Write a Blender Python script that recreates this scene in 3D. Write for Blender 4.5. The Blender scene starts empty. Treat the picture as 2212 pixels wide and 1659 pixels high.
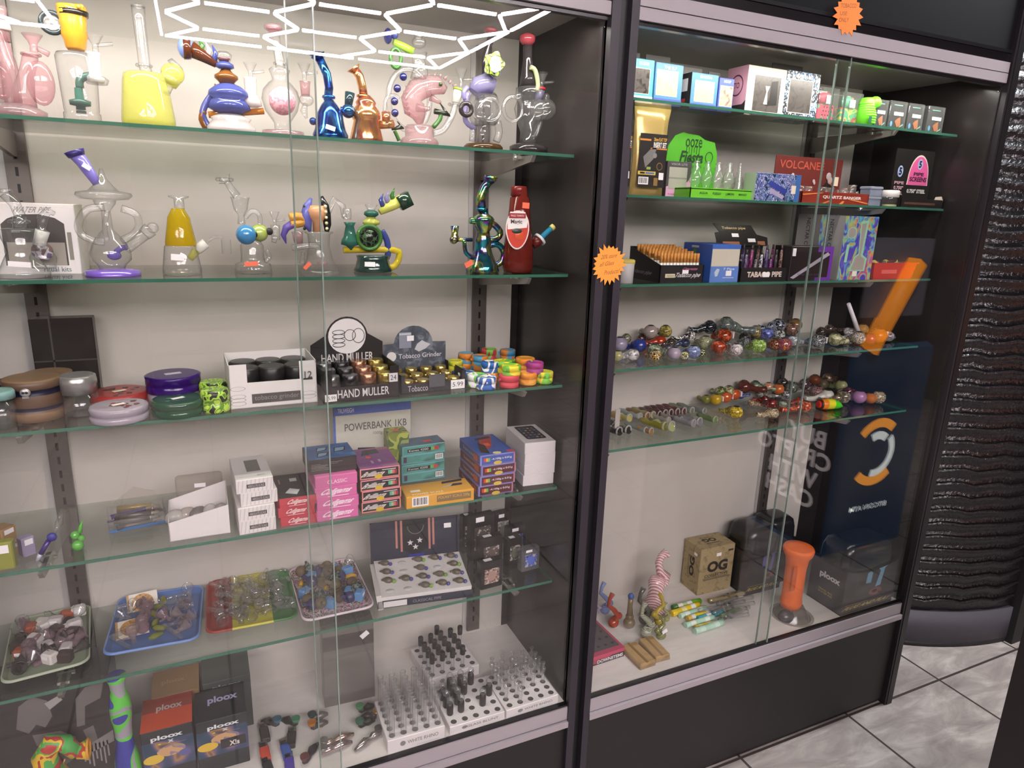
import bpy, bmesh, math, random
from mathutils import Vector, Matrix
from math import sin, cos, pi, radians as R_
D_ = bpy.data
COL = bpy.context.scene.collection
SC = bpy.context.scene
# ---------------------------------------------------------------- camera
FPX, CX, CY = 1460.99, 1106.0, 829.5
CAM = Vector((0.0201, -1.22, 1.5709))
def _rot(yaw, pit, rol):
    Rz = Matrix.Rotation(R_(yaw), 3, 'Z'); Rx = Matrix.Rotation(R_(pit), 3, 'X'); Ry = Matrix.Rotation(R_(rol), 3, 'Y')
    return Rz @ Rx @ Ry
RC = _rot(-25.0206, -14.5383, -1.8764)
cd = D_.cameras.new('camera'); co = D_.objects.new('camera', cd); COL.objects.link(co)
cd.sensor_width = 36.0; cd.lens = FPX / 2212 * 36.0; cd.clip_start = 0.02
r_, f_, u_ = RC.col[0], RC.col[1], RC.col[2]
M = Matrix.Identity(4)
for i in range(3):
    M[i][0] = r_[i]; M[i][1] = u_[i]; M[i][2] = -f_[i]; M[i][3] = CAM[i]
co.matrix_world = M
SC.camera = co
# ---------------------------------------------------------------- world, exposure, lights
w = D_.worlds.new('room_ambient'); SC.world = w; w.use_nodes = True
w.node_tree.nodes['Background'].inputs[0].default_value = (1.0, .93, .9, 1)
w.node_tree.nodes['Background'].inputs[1].default_value = 0.06
SC.view_settings.view_transform = 'Standard'; SC.view_settings.look = 'None'
SC.view_settings.gamma = 1.0; SC.view_settings.exposure = 0.42
SC.view_settings.use_curve_mapping = False
SC.cycles.max_bounces = 8; SC.cycles.transparent_max_bounces = 40
SC.cycles.diffuse_bounces = 3; SC.cycles.glossy_bounces = 4; SC.cycles.transmission_bounces = 4
SC.cycles.caustics_reflective = False; SC.cycles.caustics_refractive = False
SC.cycles.sample_clamp_indirect = 3.0
def area(name, loc, size, power, col, rot=(0, 0, 0), spread=180):
    l = D_.lights.new(name, 'AREA'); l.shape = 'RECTANGLE'; l.size, l.size_y = size; l.energy = power; l.color = col
    l.spread = R_(spread)
    o = D_.objects.new(name, l); COL.objects.link(o); o.location = loc; o.rotation_euler = rot
    return o
# LED strips tucked behind the silver head rails of the two showcases
area('showcase_led_light', (0.17, .05, 1.925), (1.14, .03), 6.0, (1, .94, .86), (R_(14), 0, 0))
area('showcase_led_light', (1.42, .05, 1.925), (1.10, .03), 3.0, (1, .94, .86), (R_(14), 0, 0))
# unseen fill light, added to brighten the end floor; the honeycomb tubes below light the aisle
area('floor_fill_light', (2.42, -.08, 2.7), (.22, .2), 42, (.93, .97, 1.0))

# ---------------------------------------------------------------- pixel rays to real points
def ray(px, py): return RC @ Vector(((px - CX) / FPX, 1, -(py - CY) / FPX))
def at(px, py, x=None, y=None, z=None):
    d = ray(px, py)
    t = (x - CAM[0]) / d[0] if x is not None else (y - CAM[1]) / d[1] if y is not None else (z - CAM[2]) / d[2]
    return CAM + d * t
def proj(p):
    v = RC.transposed() @ (Vector(p) - CAM); return CX + FPX * v[0] / v[1], CY - FPX * v[2] / v[1]
def dep(p): return (RC.transposed() @ (Vector(p) - CAM))[1]
def mpp(p): return dep(p) / FPX
def vz(x, y, py, z=1.2):
    for _ in range(6):
        px, _py = proj((x, y, z)); z += (_py - py) * mpp((x, y, z)) * 1.03
    return z

# ---------------------------------------------------------------- materials
def srgb(h):
    if isinstance(h, tuple): c = h
    else: c = tuple(int(h[i:i+2], 16) / 255 for i in (0, 2, 4))
    y = .3*c[0] + .59*c[1] + .11*c[2]; c = tuple(v + (y - v) * .10 for v in c)
    return tuple((v / 12.92 if v <= .04045 else ((v + .055) / 1.055) ** 2.4) for v in c) + (1,)
MATS = {}
def mat(h, rough=.5, metal=0, kind='p', spec=.5, emit=0, bump=0, coat=0):
    key = (h, rough, metal, kind, spec, emit, bump, coat)
    if key in MATS: return MATS[key]
    m = D_.materials.new('paint_' + str(h)); m.use_nodes = True; b = m.node_tree.nodes['Principled BSDF']
    b.inputs['Base Color'].default_value = srgb(h); b.inputs['Roughness'].default_value = rough; b.inputs['Metallic'].default_value = metal
    b.inputs['Specular IOR Level'].default_value = spec; b.inputs['Coat Weight'].default_value = coat
    if emit:
        b.inputs['Emission Color'].default_value = srgb(h); b.inputs['Emission Strength'].default_value = emit
    if bump:
        nt = m.node_tree; n = nt.nodes.new('ShaderNodeTexNoise'); n.inputs['Scale'].default_value = 260; bb = nt.nodes.new('ShaderNodeBump')
        bb.inputs['Strength'].default_value = bump; bb.inputs['Distance'].default_value = .001
        nt.links.new(n.outputs[0], bb.inputs['Height']); nt.links.new(bb.outputs[0], b.inputs['Normal'])
    MATS[key] = m; return m
def blend(cols, scale=20, rough=.4, mode='noise', metal=0, dist=0, coat=0, hard=True, coord='Object', detail=1.0, sc3=None):
    """hard-edged blotches / swirls of the listed colours"""
    key = ('b', tuple(cols), scale, rough, mode, metal, dist, coat, hard, coord, detail, sc3)
    if key in MATS: return MATS[key]
    m = D_.materials.new('pattern'); m.use_nodes = True; nt = m.node_tree; b = nt.nodes['Principled BSDF']
    b.inputs['Roughness'].default_value = rough; b.inputs['Metallic'].default_value = metal; b.inputs['Coat Weight'].default_value = coat
    tc = nt.nodes.new('ShaderNodeTexCoord'); mp = nt.nodes.new('ShaderNodeMapping')
    if sc3: mp.inputs['Scale'].default_value = sc3
    nt.links.new(tc.outputs[coord], mp.inputs[0])
    if mode == 'noise':
        t = nt.nodes.new('ShaderNodeTexNoise'); t.inputs['Scale'].default_value = scale; t.inputs['Detail'].default_value = detail; t.inputs['Distortion'].default_value = dist; out = t.outputs[0]
    elif mode == 'voronoi':
        t = nt.nodes.new('ShaderNodeTexVoronoi'); t.inputs['Scale'].default_value = scale; sp = nt.nodes.new('ShaderNodeSeparateColor'); nt.links.new(t.outputs['Color'], sp.inputs[0]); out = sp.outputs[0]
    elif mode == 'wave':
        t = nt.nodes.new('ShaderNodeTexWave'); t.inputs['Scale'].default_value = scale; t.inputs['Distortion'].default_value = dist; t.bands_direction = 'Z'; t.inputs['Detail'].default_value = detail; out = t.outputs['Fac']
    elif mode == 'wavex':
        t = nt.nodes.new('ShaderNodeTexWave'); t.inputs['Scale'].default_value = scale; t.inputs['Distortion'].default_value = dist; t.bands_direction = 'DIAGONAL'; out = t.outputs['Fac']
    elif mode == 'z':
        t = nt.nodes.new('ShaderNodeSeparateXYZ'); out = t.outputs['Z']
    elif mode == 'x':
        t = nt.nodes.new('ShaderNodeSeparateXYZ'); out = t.outputs['X']
    nt.links.new(mp.outputs[0], t.inputs[0])
    cr = nt.nodes.new('ShaderNodeValToRGB'); nt.links.new(out, cr.inputs[0])
    n = len(cols); cr.color_ramp.interpolation = 'CONSTANT' if hard else 'LINEAR'
    lo, hi = (.34, .66) if mode == 'noise' else (0, 1)
    els = cr.color_ramp.elements
    while len(els) < n: els.new(.5)
    for i, c in enumerate(cols):
        els[i].position = (lo + (hi - lo) * i / n) if (i and hard) else (0 if i == 0 else lo + (hi - lo) * i / max(1, n - 1)); els[i].color = srgb(c)
    nt.links.new(cr.outputs[0], b.inputs['Base Color'])
    MATS[key] = m; return m
def glass(h='FFFFFF', body=.0, edge=.55, rough=.03, spec=1.0, pat=None, tint=None):
    """blown glass wall: clear where it is seen face on, denser and more reflective towards its rim"""
    key = ('g', h, body, edge, rough, spec, pat)
    if key in MATS: return MATS[key]
    m = D_.materials.new('glass_' + h); m.use_nodes = True; nt = m.node_tree; nt.nodes.clear(); N = nt.nodes.new; L = nt.links.new
    out = N('ShaderNodeOutputMaterial'); c = srgb(h)
    lw = N('ShaderNodeLayerWeight'); lw.inputs[0].default_value = .5
    pw = N('ShaderNodeMath'); pw.operation = 'POWER'; pw.inputs[1].default_value = 2.6; L(lw.outputs['Facing'], pw.inputs[0])
    ed = N('ShaderNodeMath'); ed.operation = 'MULTIPLY'; ed.inputs[1].default_value = edge; L(pw.outputs[0], ed.inputs[0])
    mc = N('ShaderNodeMix'); mc.data_type = 'RGBA'; L(ed.outputs[0], mc.inputs[0])
    mc.inputs[6].default_value = c; mc.inputs[7].default_value = tuple((v ** 2.2) * .4 for v in c[:3]) + (1,)
    tr = N('ShaderNodeBsdfTransparent'); L(mc.outputs[2], tr.inputs[0])
    last = tr.outputs[0]
    if body:
        df = N('ShaderNodeBsdfDiffuse'); df.inputs[0].default_value = c
        if pat:
            tc = N('ShaderNodeTexCoord'); wv = N('ShaderNodeTexWave'); wv.inputs['Scale'].default_value = pat[1]; wv.inputs['Distortion'].default_value = pat[2]; wv.bands_direction = 'Z'
            L(tc.outputs['Object'], wv.inputs[0]); cr = N('ShaderNodeMix'); cr.data_type = 'RGBA'; L(wv.outputs['Fac'], cr.inputs[0]); cr.inputs[6].default_value = c; cr.inputs[7].default_value = srgb(pat[0]); L(cr.outputs[2], df.inputs[0])
        mx = N('ShaderNodeMixShader'); mx.inputs[0].default_value = body; L(last, mx.inputs[1]); L(df.outputs[0], mx.inputs[2]); last = mx.outputs[0]
    gl = N('ShaderNodeBsdfGlossy'); gl.inputs['Roughness'].default_value = rough
    p5 = N('ShaderNodeMath'); p5.operation = 'POWER'; p5.inputs[1].default_value = 5.0; L(lw.outputs['Facing'], p5.inputs[0])
    fm = N('ShaderNodeMath'); fm.operation = 'MULTIPLY_ADD'; fm.inputs[1].default_value = .9; fm.inputs[2].default_value = .045 * spec; fm.use_clamp = True; L(p5.outputs[0], fm.inputs[0])
    m2 = N('ShaderNodeMixShader'); L(fm.outputs[0], m2.inputs[0]); L(last, m2.inputs[1]); L(gl.outputs[0], m2.inputs[2])
    L(m2.outputs[0], out.inputs[0]); MATS[key] = m; return m
def laminate(h, h2, rough=.35):
    return blend((h, h2), 3, rough, 'noise', 0, .6, 0, False, 'Object', 5.0, (1, 1, 9))

# ---------------------------------------------------------------- mesh builder
ID4 = Matrix.Identity(4)
def TR(x=0, y=0, z=0, rz=0, rx=0, ry=0):
    return Matrix.Translation((x, y, z)) @ Matrix.Rotation(rz, 4, 'Z') @ Matrix.Rotation(ry, 4, 'Y') @ Matrix.Rotation(rx, 4, 'X')
_txt = {}
def text_mesh(s, bold):
    k = (s, bold)
    if k in _txt: return _txt[k]
    c = D_.curves.new('t', 'FONT'); c.body = s; c.size = 1; c.resolution_u = 3; c.offset = bold; c.align_x = 'LEFT'
    o = D_.objects.new('t', c); COL.objects.link(o)
    dg = bpy.context.evaluated_depsgraph_get(); me = D_.meshes.new_from_object(o.evaluated_get(dg))
    vs = [tuple(v.co) for v in me.vertices]; fs = [tuple(p.vertices) for p in me.polygons]
    D_.objects.remove(o); D_.curves.remove(c); D_.meshes.remove(me)
    xs = [v[0] for v in vs] or [0, 1]; ys = [v[1] for v in vs] or [0, 1]
    _txt[k] = (vs, fs, min(xs), max(xs), min(ys), max(ys)); return _txt[k]
class G:
    def __init__(s): s.v, s.f, s.fm, s.sm, s.mats = [], [], [], [], []
    def add(s, vs, fs, m, smooth=False, M=None):
        if m not in s.mats: s.mats.append(m)
        k = s.mats.index(m); n = len(s.v)
        s.v += [tuple(M @ Vector(v)) if M is not None else tuple(v) for v in vs]
        for f in fs: s.f.append(tuple(i + n for i in f)); s.fm.append(k); s.sm.append(smooth)
        return s
    def box(s, x0, y0, z0, x1, y1, z1, m, M=None):
        v = [(x, y, z) for z in (z0, z1) for y in (y0, y1) for x in (x0, x1)]
        return s.add(v, [(0, 2, 3, 1), (4, 5, 7, 6), (0, 1, 5, 4), (2, 6, 7, 3), (0, 4, 6, 2), (1, 3, 7, 5)], m, False, M)
    def rbox(s, x0, y0, z0, x1, y1, z1, m, b=.004, M=None):
        """box with chamfered vertical corners and top edge"""
        P = [(x0 + b, y0), (x1 - b, y0), (x1, y0 + b), (x1, y1 - b), (x1 - b, y1), (x0 + b, y1), (x0, y1 - b), (x0, y0 + b)]
        cx, cy = (x0 + x1) / 2, (y0 + y1) / 2; kx = 1 - 2 * b / (x1 - x0); ky = 1 - 2 * b / (y1 - y0)
        v = [(x, y, z0) for x, y in P] + [(x, y, z1 - b) for x, y in P] + [(cx + (x - cx) * kx, cy + (y - cy) * ky, z1) for x, y in P]
        f = [(i, (i + 1) % 8, (i + 1) % 8 + 8, i + 8) for i in range(8)] + [(i + 8, (i + 1) % 8 + 8, (i + 1) % 8 + 16, i + 16) for i in range(8)]
        f += [tuple(range(16, 24)), tuple(range(7, -1, -1))]
        return s.add(v, f, m, False, M)
    def sweep(s, pts, rad, m, n=12, cap=True, smooth=True, M=None, flat=1.0):
        pts = [Vector(p) for p in pts]
        if not hasattr(rad, '__len__'): rad = [rad] * len(pts)
        if not hasattr(m, '__len__'): m = [m] * (len(pts) - 1)
        vs = []; prev = None
        for i, p in enumerate(pts):
            t = (pts[min(i + 1, len(pts) - 1)] - pts[max(i - 1, 0)])
            t = t.normalized() if t.length > 1e-9 else Vector((0, 0, 1))
            if prev is None: a = t.orthogonal().normalized()
            else:
                a = prev - t * prev.dot(t); a = a.normalized() if a.length > 1e-6 else t.orthogonal().normalized()
            prev = a; b = t.cross(a)
            for k in range(n):
                th = 2 * pi * k / n; vs.append(p + (a * cos(th) + b * sin(th) * flat) * rad[i])
        for i in range(len(pts) - 1):
            s.add([], [], m[i])
        base = len(s.v); s.v += [tuple(M @ v) if M is not None else tuple(v) for v in vs]
        for i in range(len(pts) - 1):
            k_ = s.mats.index(m[i])
            for k in range(n):
                a0 = base + i * n + k; a1 = base + i * n + (k + 1) % n
                s.f.append((a0, a1, a1 + n, a0 + n)); s.fm.append(k_); s.sm.append(smooth)
        if cap:
            s.f.append(tuple(base + k for k in range(n - 1, -1, -1))); s.fm.append(s.mats.index(m[0])); s.sm.append(False)
            s.f.append(tuple(base + (len(pts) - 1) * n + k for k in range(n))); s.fm.append(s.mats.index(m[-1])); s.sm.append(False)
        return s
    def lathe(s, prof, m, c=(0, 0, 0), n=20, M=None, cap=True, smooth=True):
        pr = [(max(r, 1e-5), z) for r, z in prof]
        if not hasattr(m, '__len__'): m = [m] * (len(pr) - 1)
        for q in m: s.add([], [], q)
        base = len(s.v); T = (M or ID4) @ Matrix.Translation(c)
        for r, z in pr:
            for k in range(n): s.v.append(tuple(T @ Vector((r * cos(2 * pi * k / n), r * sin(2 * pi * k / n), z))))
        for i in range(len(pr) - 1):
            for k in range(n):
                a0 = base + i * n + k; a1 = base + i * n + (k + 1) % n
                s.f.append((a0, a1, a1 + n, a0 + n)); s.fm.append(s.mats.index(m[i])); s.sm.append(smooth)
        if cap:
            s.f.append(tuple(base + k for k in range(n - 1, -1, -1))); s.fm.append(s.mats.index(m[0])); s.sm.append(False)
            s.f.append(tuple(base + (len(pr) - 1) * n + k for k in range(n))); s.fm.append(s.mats.index(m[-1])); s.sm.append(False)
        return s
    def ball(s, c, r, m, n=14, sq=(1, 1, 1), M=None):
        k = max(6, n // 2 + 2); pr = [(r * sin(pi * i / k), -r * cos(pi * i / k)) for i in range(k + 1)]
        T = (M or ID4) @ Matrix.Translation(c) @ Matrix.Diagonal((sq[0], sq[1], sq[2], 1))
        return s.lathe(pr, m, (0, 0, 0), n, T, False)
    def ring(s, c, R, r, m, n=20, k=8, M=None, ax='z', a0=0, a1=2 * pi, sq=1.0):
        full = abs(a1 - a0 - 2 * pi) < 1e-6; pts = []
        for i in range(n + 1):
            a = a0 + (a1 - a0) * i / n
            q = (R * cos(a), R * sin(a) * sq, 0) if ax == 'z' else (R * cos(a), 0, R * sin(a) * sq) if ax == 'y' else (0, R * cos(a), R * sin(a) * sq)
            pts.append((c[0] + q[0], c[1] + q[1], c[2] + q[2]))
        return s.sweep(pts, r, m, k, not full, True, M)
    def poly(s, pts, t, m, M=None, edge=None):
        """outline in the local x,y plane, thickness t towards +z"""
        n = len(pts); v = [(x, y, 0) for x, y in pts] + [(x, y, t) for x, y in pts]
        s.add(v, [tuple(range(n, 2 * n))], m, False, M)
        s.add(v, [tuple(range(n - 1, -1, -1))] + [(i, (i + 1) % n, (i + 1) % n + n, i + n) for i in range(n)], edge or m, False, M)
        return s
    def build(s, name, parent=None, loc=None, rz=0, label=None, cat=None, group=None, kind=None, bevel=0, subd=0, vis=None):
        me = D_.meshes.new(name); me.from_pydata(s.v, [], s.f)
        for m in s.mats: me.materials.append(m)
        me.polygons.foreach_set('material_index', s.fm); me.polygons.foreach_set('use_smooth', s.sm)
        bm = bmesh.new(); bm.from_mesh(me); bmesh.ops.recalc_face_normals(bm, faces=bm.faces); bm.to_mesh(me); bm.free(); me.update()
        o = D_.objects.new(name, me); COL.objects.link(o)
        if parent is not None: o.parent = parent
        if loc is not None: o.location = loc
        o.rotation_euler = (0, 0, rz)
        tag(o, label, cat, group, kind)
        if bevel:
            b = o.modifiers.new('b', 'BEVEL'); b.width = bevel; b.segments = 2; b.limit_method = 'ANGLE'
        return o
def tag(o, label=None, cat=None, group=None, kind=None):
    if label: o['label'] = label
    if cat: o['category'] = cat
    if group: o['group'] = group
    if kind: o['kind'] = kind
    return o
def thing(name, loc, rz, label, cat, group=None):
    o = D_.objects.new(name, None); COL.objects.link(o); o.location = loc; o.rotation_euler = (0, 0, rz); o.empty_display_size = .02
    return tag(o, label, cat, group)
def copy_tree(o, loc, rz, label, group=None):
    c = o.copy(); COL.objects.link(c); c.location = loc; c.rotation_euler = (0, 0, rz); c['label'] = label
    if group: c['group'] = group
    for ch in list(o.children):
        k = ch.copy(); COL.objects.link(k); k.parent = c
        for g2 in list(ch.children):
            q = g2.copy(); COL.objects.link(q); q.parent = k
    return c
# ---- faces of a carton of size w,d,h (origin: middle of its base; front looks to local -y)
def face(w, d, h, side):
    O, U, V = {'front': ((-w/2, -d/2, 0), (1, 0, 0), (0, 0, 1)), 'left': ((-w/2, d/2, 0), (0, -1, 0), (0, 0, 1)),
               'right': ((w/2, -d/2, 0), (0, 1, 0), (0, 0, 1)), 'top': ((-w/2, -d/2, h), (1, 0, 0), (0, 1, 0)),
               'back': ((w/2, d/2, 0), (-1, 0, 0), (0, 0, 1))}[side]
    U, V = Vector(U), Vector(V); Nn = U.cross(V); m = Matrix.Identity(4)
    for i in range(3): m[i][0] = U[i]; m[i][1] = V[i]; m[i][2] = Nn[i]; m[i][3] = O[i]
    dims = {'front': (w, h), 'left': (d, h), 'right': (d, h), 'top': (w, d), 'back': (w, h)}[side]
    return m, dims[0], dims[1]
class Pr(G):
    """print on a carton: rectangles, polygons and lettering in fractions of a face"""
    def __init__(s, w, d, h): super().__init__(); s.s = (w, d, h)
    def rect(s, side, u0, v0, u1, v1, m, k=1):
        F, a, b = face(*s.s, side); e = .00025 * k
        return s.add([(u0*a, v0*b, e), (u1*a, v0*b, e), (u1*a, v1*b, e), (u0*a, v1*b, e)], [(0, 1, 2, 3)], m, False, F)
    def pol(s, side, pts, m, k=1):
        F, a, b = face(*s.s, side)
        return s.add([(u*a, v*b, .00025*k) for u, v in pts], [tuple(range(len(pts)))], m, False, F)
    def disc(s, side, u, v, ru, rv, m, k=1, n=20, a0=0, a1=2*pi):
        return s.pol(side, [(u + ru*cos(a0+(a1-a0)*i/n), v + rv*sin(a0+(a1-a0)*i/n)) for i in range(n)], m, k)
    def txt(s, side, st, u0, v0, u1, v1, m, k=2, bold=.0, slant=0, turn=0):
        """lettering stretched into the rectangle u0..u1, v0..v1"""
        F, a, b = face(*s.s, side); vs, fs, x0, x1, y0, y1 = text_mesh(st, bold); e = .00025 * k
        q = []
        for x, y, _ in vs:
            p, r = (x - x0) / (x1 - x0 + 1e-9), (y - y0) / (y1 - y0 + 1e-9); p += slant * (r - .5)
            if turn == 1: p, r = 1 - r, p
            elif turn == 2: p, r = 1 - p, 1 - r
            elif turn == 3: p, r = r, 1 - p
            q.append(((u0 + (u1 - u0) * p) * a, (v0 + (v1 - v0) * r) * b, e))
        return s.add(q, fs, m, False, F)
    def price(s, side, u, v, w=.16, h=.08, st='19.99', bg='F4F2F0', fg='403838'):
        s.rect(side, u, v, u+w, v+h, mat(bg), 4)
        return s.txt(side, st, u+w*.12, v+h*.25, u+w*.88, v+h*.75, mat(fg), 5)
    def barcode(s, side, u0, v0, u1, v1):
        s.rect(side, u0, v0, u1, v1, mat('F2F0EE'), 3); x = .08; i = 0
        while x < .92:
            wd = (.03, .05, .02, .06, .035)[i % 5]; s.rect(side, u0+(u1-u0)*x, v0+(v1-v0)*.15, u0+(u1-u0)*(x+wd), v0+(v1-v0)*.9, mat('1c1a1a'), 4); x += wd + (.03, .05, .04)[i % 3]; i += 1
        return s
# ================================================================ THE PLACE
ZL = [1.684, 1.436, 1.186, .936, .688]      # glass shelves, showcase beside the camera
ZR = [1.809, 1.609, 1.411, 1.211, 1.010]    # glass shelves, far showcase
ZD = .386; ZT = 1.932; DB = .366; YS = .084; TH = .006
XA, XB, XC, XE = -.44, .768, .830, 2.0
BLK = mat('231f20', .38); BLK2 = mat('151316', .3, 0, 'p', .5); SILV = mat('958e92', .45, .0); SILV2 = mat('8d868c', .3, .55)
# floor: grey veined tiles
def tile_floor():
    m = D_.materials.new('floor_tiles'); m.use_nodes = True; nt = m.node_tree; b = nt.nodes['Principled BSDF']; N = nt.nodes.new; L = nt.links.new
    tc = N('ShaderNodeTexCoord'); mp = N('ShaderNodeMapping'); L(tc.outputs['Object'], mp.inputs[0])
    mp.inputs['Location'].default_value = (-(1.844 % .457), -.003, 0)
    br = N('ShaderNodeTexBrick'); br.offset = 0; br.squash = 1; br.inputs['Scale'].default_value = 1; br.inputs['Mortar Size'].default_value = .0045
    br.inputs['Brick Width'].default_value = .457; br.inputs['Row Height'].default_value = .457; L(mp.outputs[0], br.inputs[0])
    n1 = N('ShaderNodeTexNoise'); n1.inputs['Scale'].default_value = 5; n1.inputs['Detail'].default_value = 8; n1.inputs['Distortion'].default_value = .8; n1.inputs['Roughness'].default_value = .62
    m2 = N('ShaderNodeMapping'); m2.inputs['Rotation'].default_value = (0, 0, .6); m2.inputs['Scale'].default_value = (1, 3, 1); L(tc.outputs['Object'], m2.inputs[0]); L(m2.outputs[0], n1.inputs[0])
    cr = N('ShaderNodeValToRGB'); L(n1.outputs[0], cr.inputs[0]); e = cr.color_ramp.elements
    e[0].position = .3; e[0].color = srgb('7f7672'); e[1].position = .72; e[1].color = srgb('bdb6af'); q = e.new(.5); q.color = srgb('9a918b')
    mx = N('ShaderNodeMix'); mx.data_type = 'RGBA'; L(br.outputs['Fac'], mx.inputs[0]); L(cr.outputs[0], mx.inputs[6]); mx.inputs[7].default_value = srgb('3a3330')
    L(mx.outputs[2], b.inputs['Base Color']); b.inputs['Roughness'].default_value = .45
    bp = N('ShaderNodeBump'); bp.inputs['Strength'].default_value = .25; bp.inputs['Distance'].default_value = .002; L(n1.outputs[0], bp.inputs['Height']); L(bp.outputs[0], b.inputs['Normal'])
    return m
G().box(-3, -5.4, -.04, 6, 3.2, 0, tile_floor()).build('floor', kind='structure')
G().box(-3, -5.4, 2.78, 6, 3.2, 2.82, mat('57524e', .8)).build('ceiling', kind='structure')
G().box(-3, -5.44, 0, 6, -5.4, 2.78, mat('5a4a44', .8)).build('wall_back', kind='structure')
G().box(-3.04, -5.4, 0, -3, 3.2, 2.78, mat('4a3f3c', .8)).build('wall_left', kind='structure')
G().box(6, -5.4, 0, 6.04, 3.2, 2.78, mat('2a2624', .8)).build('wall_right', kind='structure')
G().box(-3, 3.2, 0, 6, 3.24, 2.78, mat('241f1e', .8)).build('wall_front', kind='structure')

# ---- the two showcases: body, rails, doors, standards are parts of each
WALLP = blend(('b4ada4', 'c0bab2'), 6, .6, 'noise', 0, .5, 0, False, 'Object', 4.0)
DECK = blend(('cfc8c2', 'ddd7d2'), 14, .45, 'noise', 0, .4, 0, False, 'Object', 5.0, (1, 5, 1))
DARKP = laminate('1c1819', '252020', .30)
PANE = glass('FAFBFA', 0, .1, .0, 1.0)
SHELFG = glass('F6FAF7', 0, .2, .0, 1.1)
def edgeglass(h, k=.75):
    return glass(h, k, .3, .08, 1.0)
EDGE = edgeglass('3f7a63', .8); EDGEL = edgeglass('8fae9e', .6)
def showcase(x0, x1, white_end, name, label, split, ov, sgl):
    t = thing(name, ((x0 + x1) / 2, .18, 0), 0, label, 'showcase'); cx, cy = (x0 + x1) / 2, .18
    def P(g, n, lab=None): 
        g.v = [(v[0] - cx, v[1] - cy, v[2]) for v in g.v]; return g.build(n, t, label=lab)
    P(G().box(x0, DB, .30, white_end, DB + .012, 1.97, WALLP).box(white_end, DB - .001, .30, x1 + .012, DB + .012, 1.97, DARKP), 'back_panel')
    P(G().box(x0, .008, ZD - .02, x1, DB, ZD, DECK), 'display_deck')
    P(G().box(x0, .012, 1.955, x1, DB, 1.967, mat('9c9890', .5)), 'inner_ceiling')
    P(G().box(x1 - .0, .006, .02, x1 + .014, DB, 2.0, DARKP), 'side_panel')
    P(G().box(x0 - .014, .006, .02, x0, DB, 2.0, DARKP), 'side_panel')
    # head rail: two silver steps and a dark track
    P(G().box(x0, -.006, ZT, x1, .012, 1.955, SILV).box(x0, -.002, 1.955, x1, .010, 1.957, BLK2).box(x0, -.006, 1.957, x1, .012, 1.982, SILV)
      .box(x0, .002, ZT - .008, x1, .016, ZT, BLK2).box(x0, -.001, 1.982, x1, .012, 2.004, BLK2), 'head_rail', 'silver grooved head rail')
    P(G().box(x0, -.004, .348, x1, .010, ZD - .002, SILV).box(x0, -.003, .346, x1, .008, .348, BLK2).box(x0, -.012, .330, x1, .010, .346, SILV)
      .box(x0, -.001, ZD - .002, x1, .012, ZD + .003, BLK2), 'bottom_rail', 'silver grooved bottom rail')
    P(G().box(x0, .004, .02, x1, .014, .330, laminate('131011', '191516', .5)).box(x0, .014, 0, x1, .02, .02, BLK2), 'plinth', 'black plinth panel')
    P(G().box(x0, -.002, 2.004, x1, .010, 2.35, mat('08080b', .8, 0, 'p', .15)).box(x0, -.005, 2.004, x1, -.002, 2.012, BLK2), 'fascia', 'black fascia board')
    # sliding glass doors: overlap in the middle
    for a, b, y, e in ((x0 + .002, split + ov, 0.0, 1), (split, x1 - .004, .006, 0)):
        P(G().box(a, y, ZD, b, y + .004, ZT, PANE), 'sliding_door', 'clear sliding glass door')
        q = b if e else a
        P(G().box(q - .0012, y - .0003, ZD, q + .0012, y + .0043, ZT, glass('9fb3a8', .55, .3, .1)), 'door_edge')
    # slotted standards
    for sx in sgl:
        g = G().box(sx, DB - .012, .40, sx + .036, DB, 1.93, mat('6d6662', .35, .75)).box(sx - .012, DB - .003, .40, sx, DB, 1.93, mat('b9b6b4', .3, .3))
        z = .43
        while z < 1.92:
            g.box(sx + .015, DB - .0125, z, sx + .020, DB - .0115, z + .016, BLK2); z += .030
        P(g, 'slotted_standard', 'steel slotted upright')
    return t
showcase(XA, XB, .750, 'glass_showcase', 'lit glass showcase of water pipes with a white back beside the aisle', .176, .042, (-.288, .640))
showcase(XC, XE - .004, 1.912, 'glass_showcase', 'far glass showcase of boxed goods and small pipes, next to the ribbed black wall', 1.388, .036, (.872, 1.70))
# posts
g = G().box(.768, -.010, 0, .7875, .02, 2.35, mat('26222a', .45)).box(.7875, .006, 0, .812, .02, 2.35, mat('050507', .4)).box(.812, -.010, 0, .830, .02, 2.35, mat('26222a', .45))
tag(g.build('dark_post'), 'dark metal double post with a black slot between the two showcases', 'post')
g = G().box(XE, -.010, 0, XE + .008, .02, 2.35, mat('242025', .45)).box(XE + .008, -.012, 0, XE + .032, .02, 2.35, mat('131013', .4))
tag(g.build('dark_post'), 'slim black end post of the far showcase by the ribbed wall', 'post')
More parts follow.
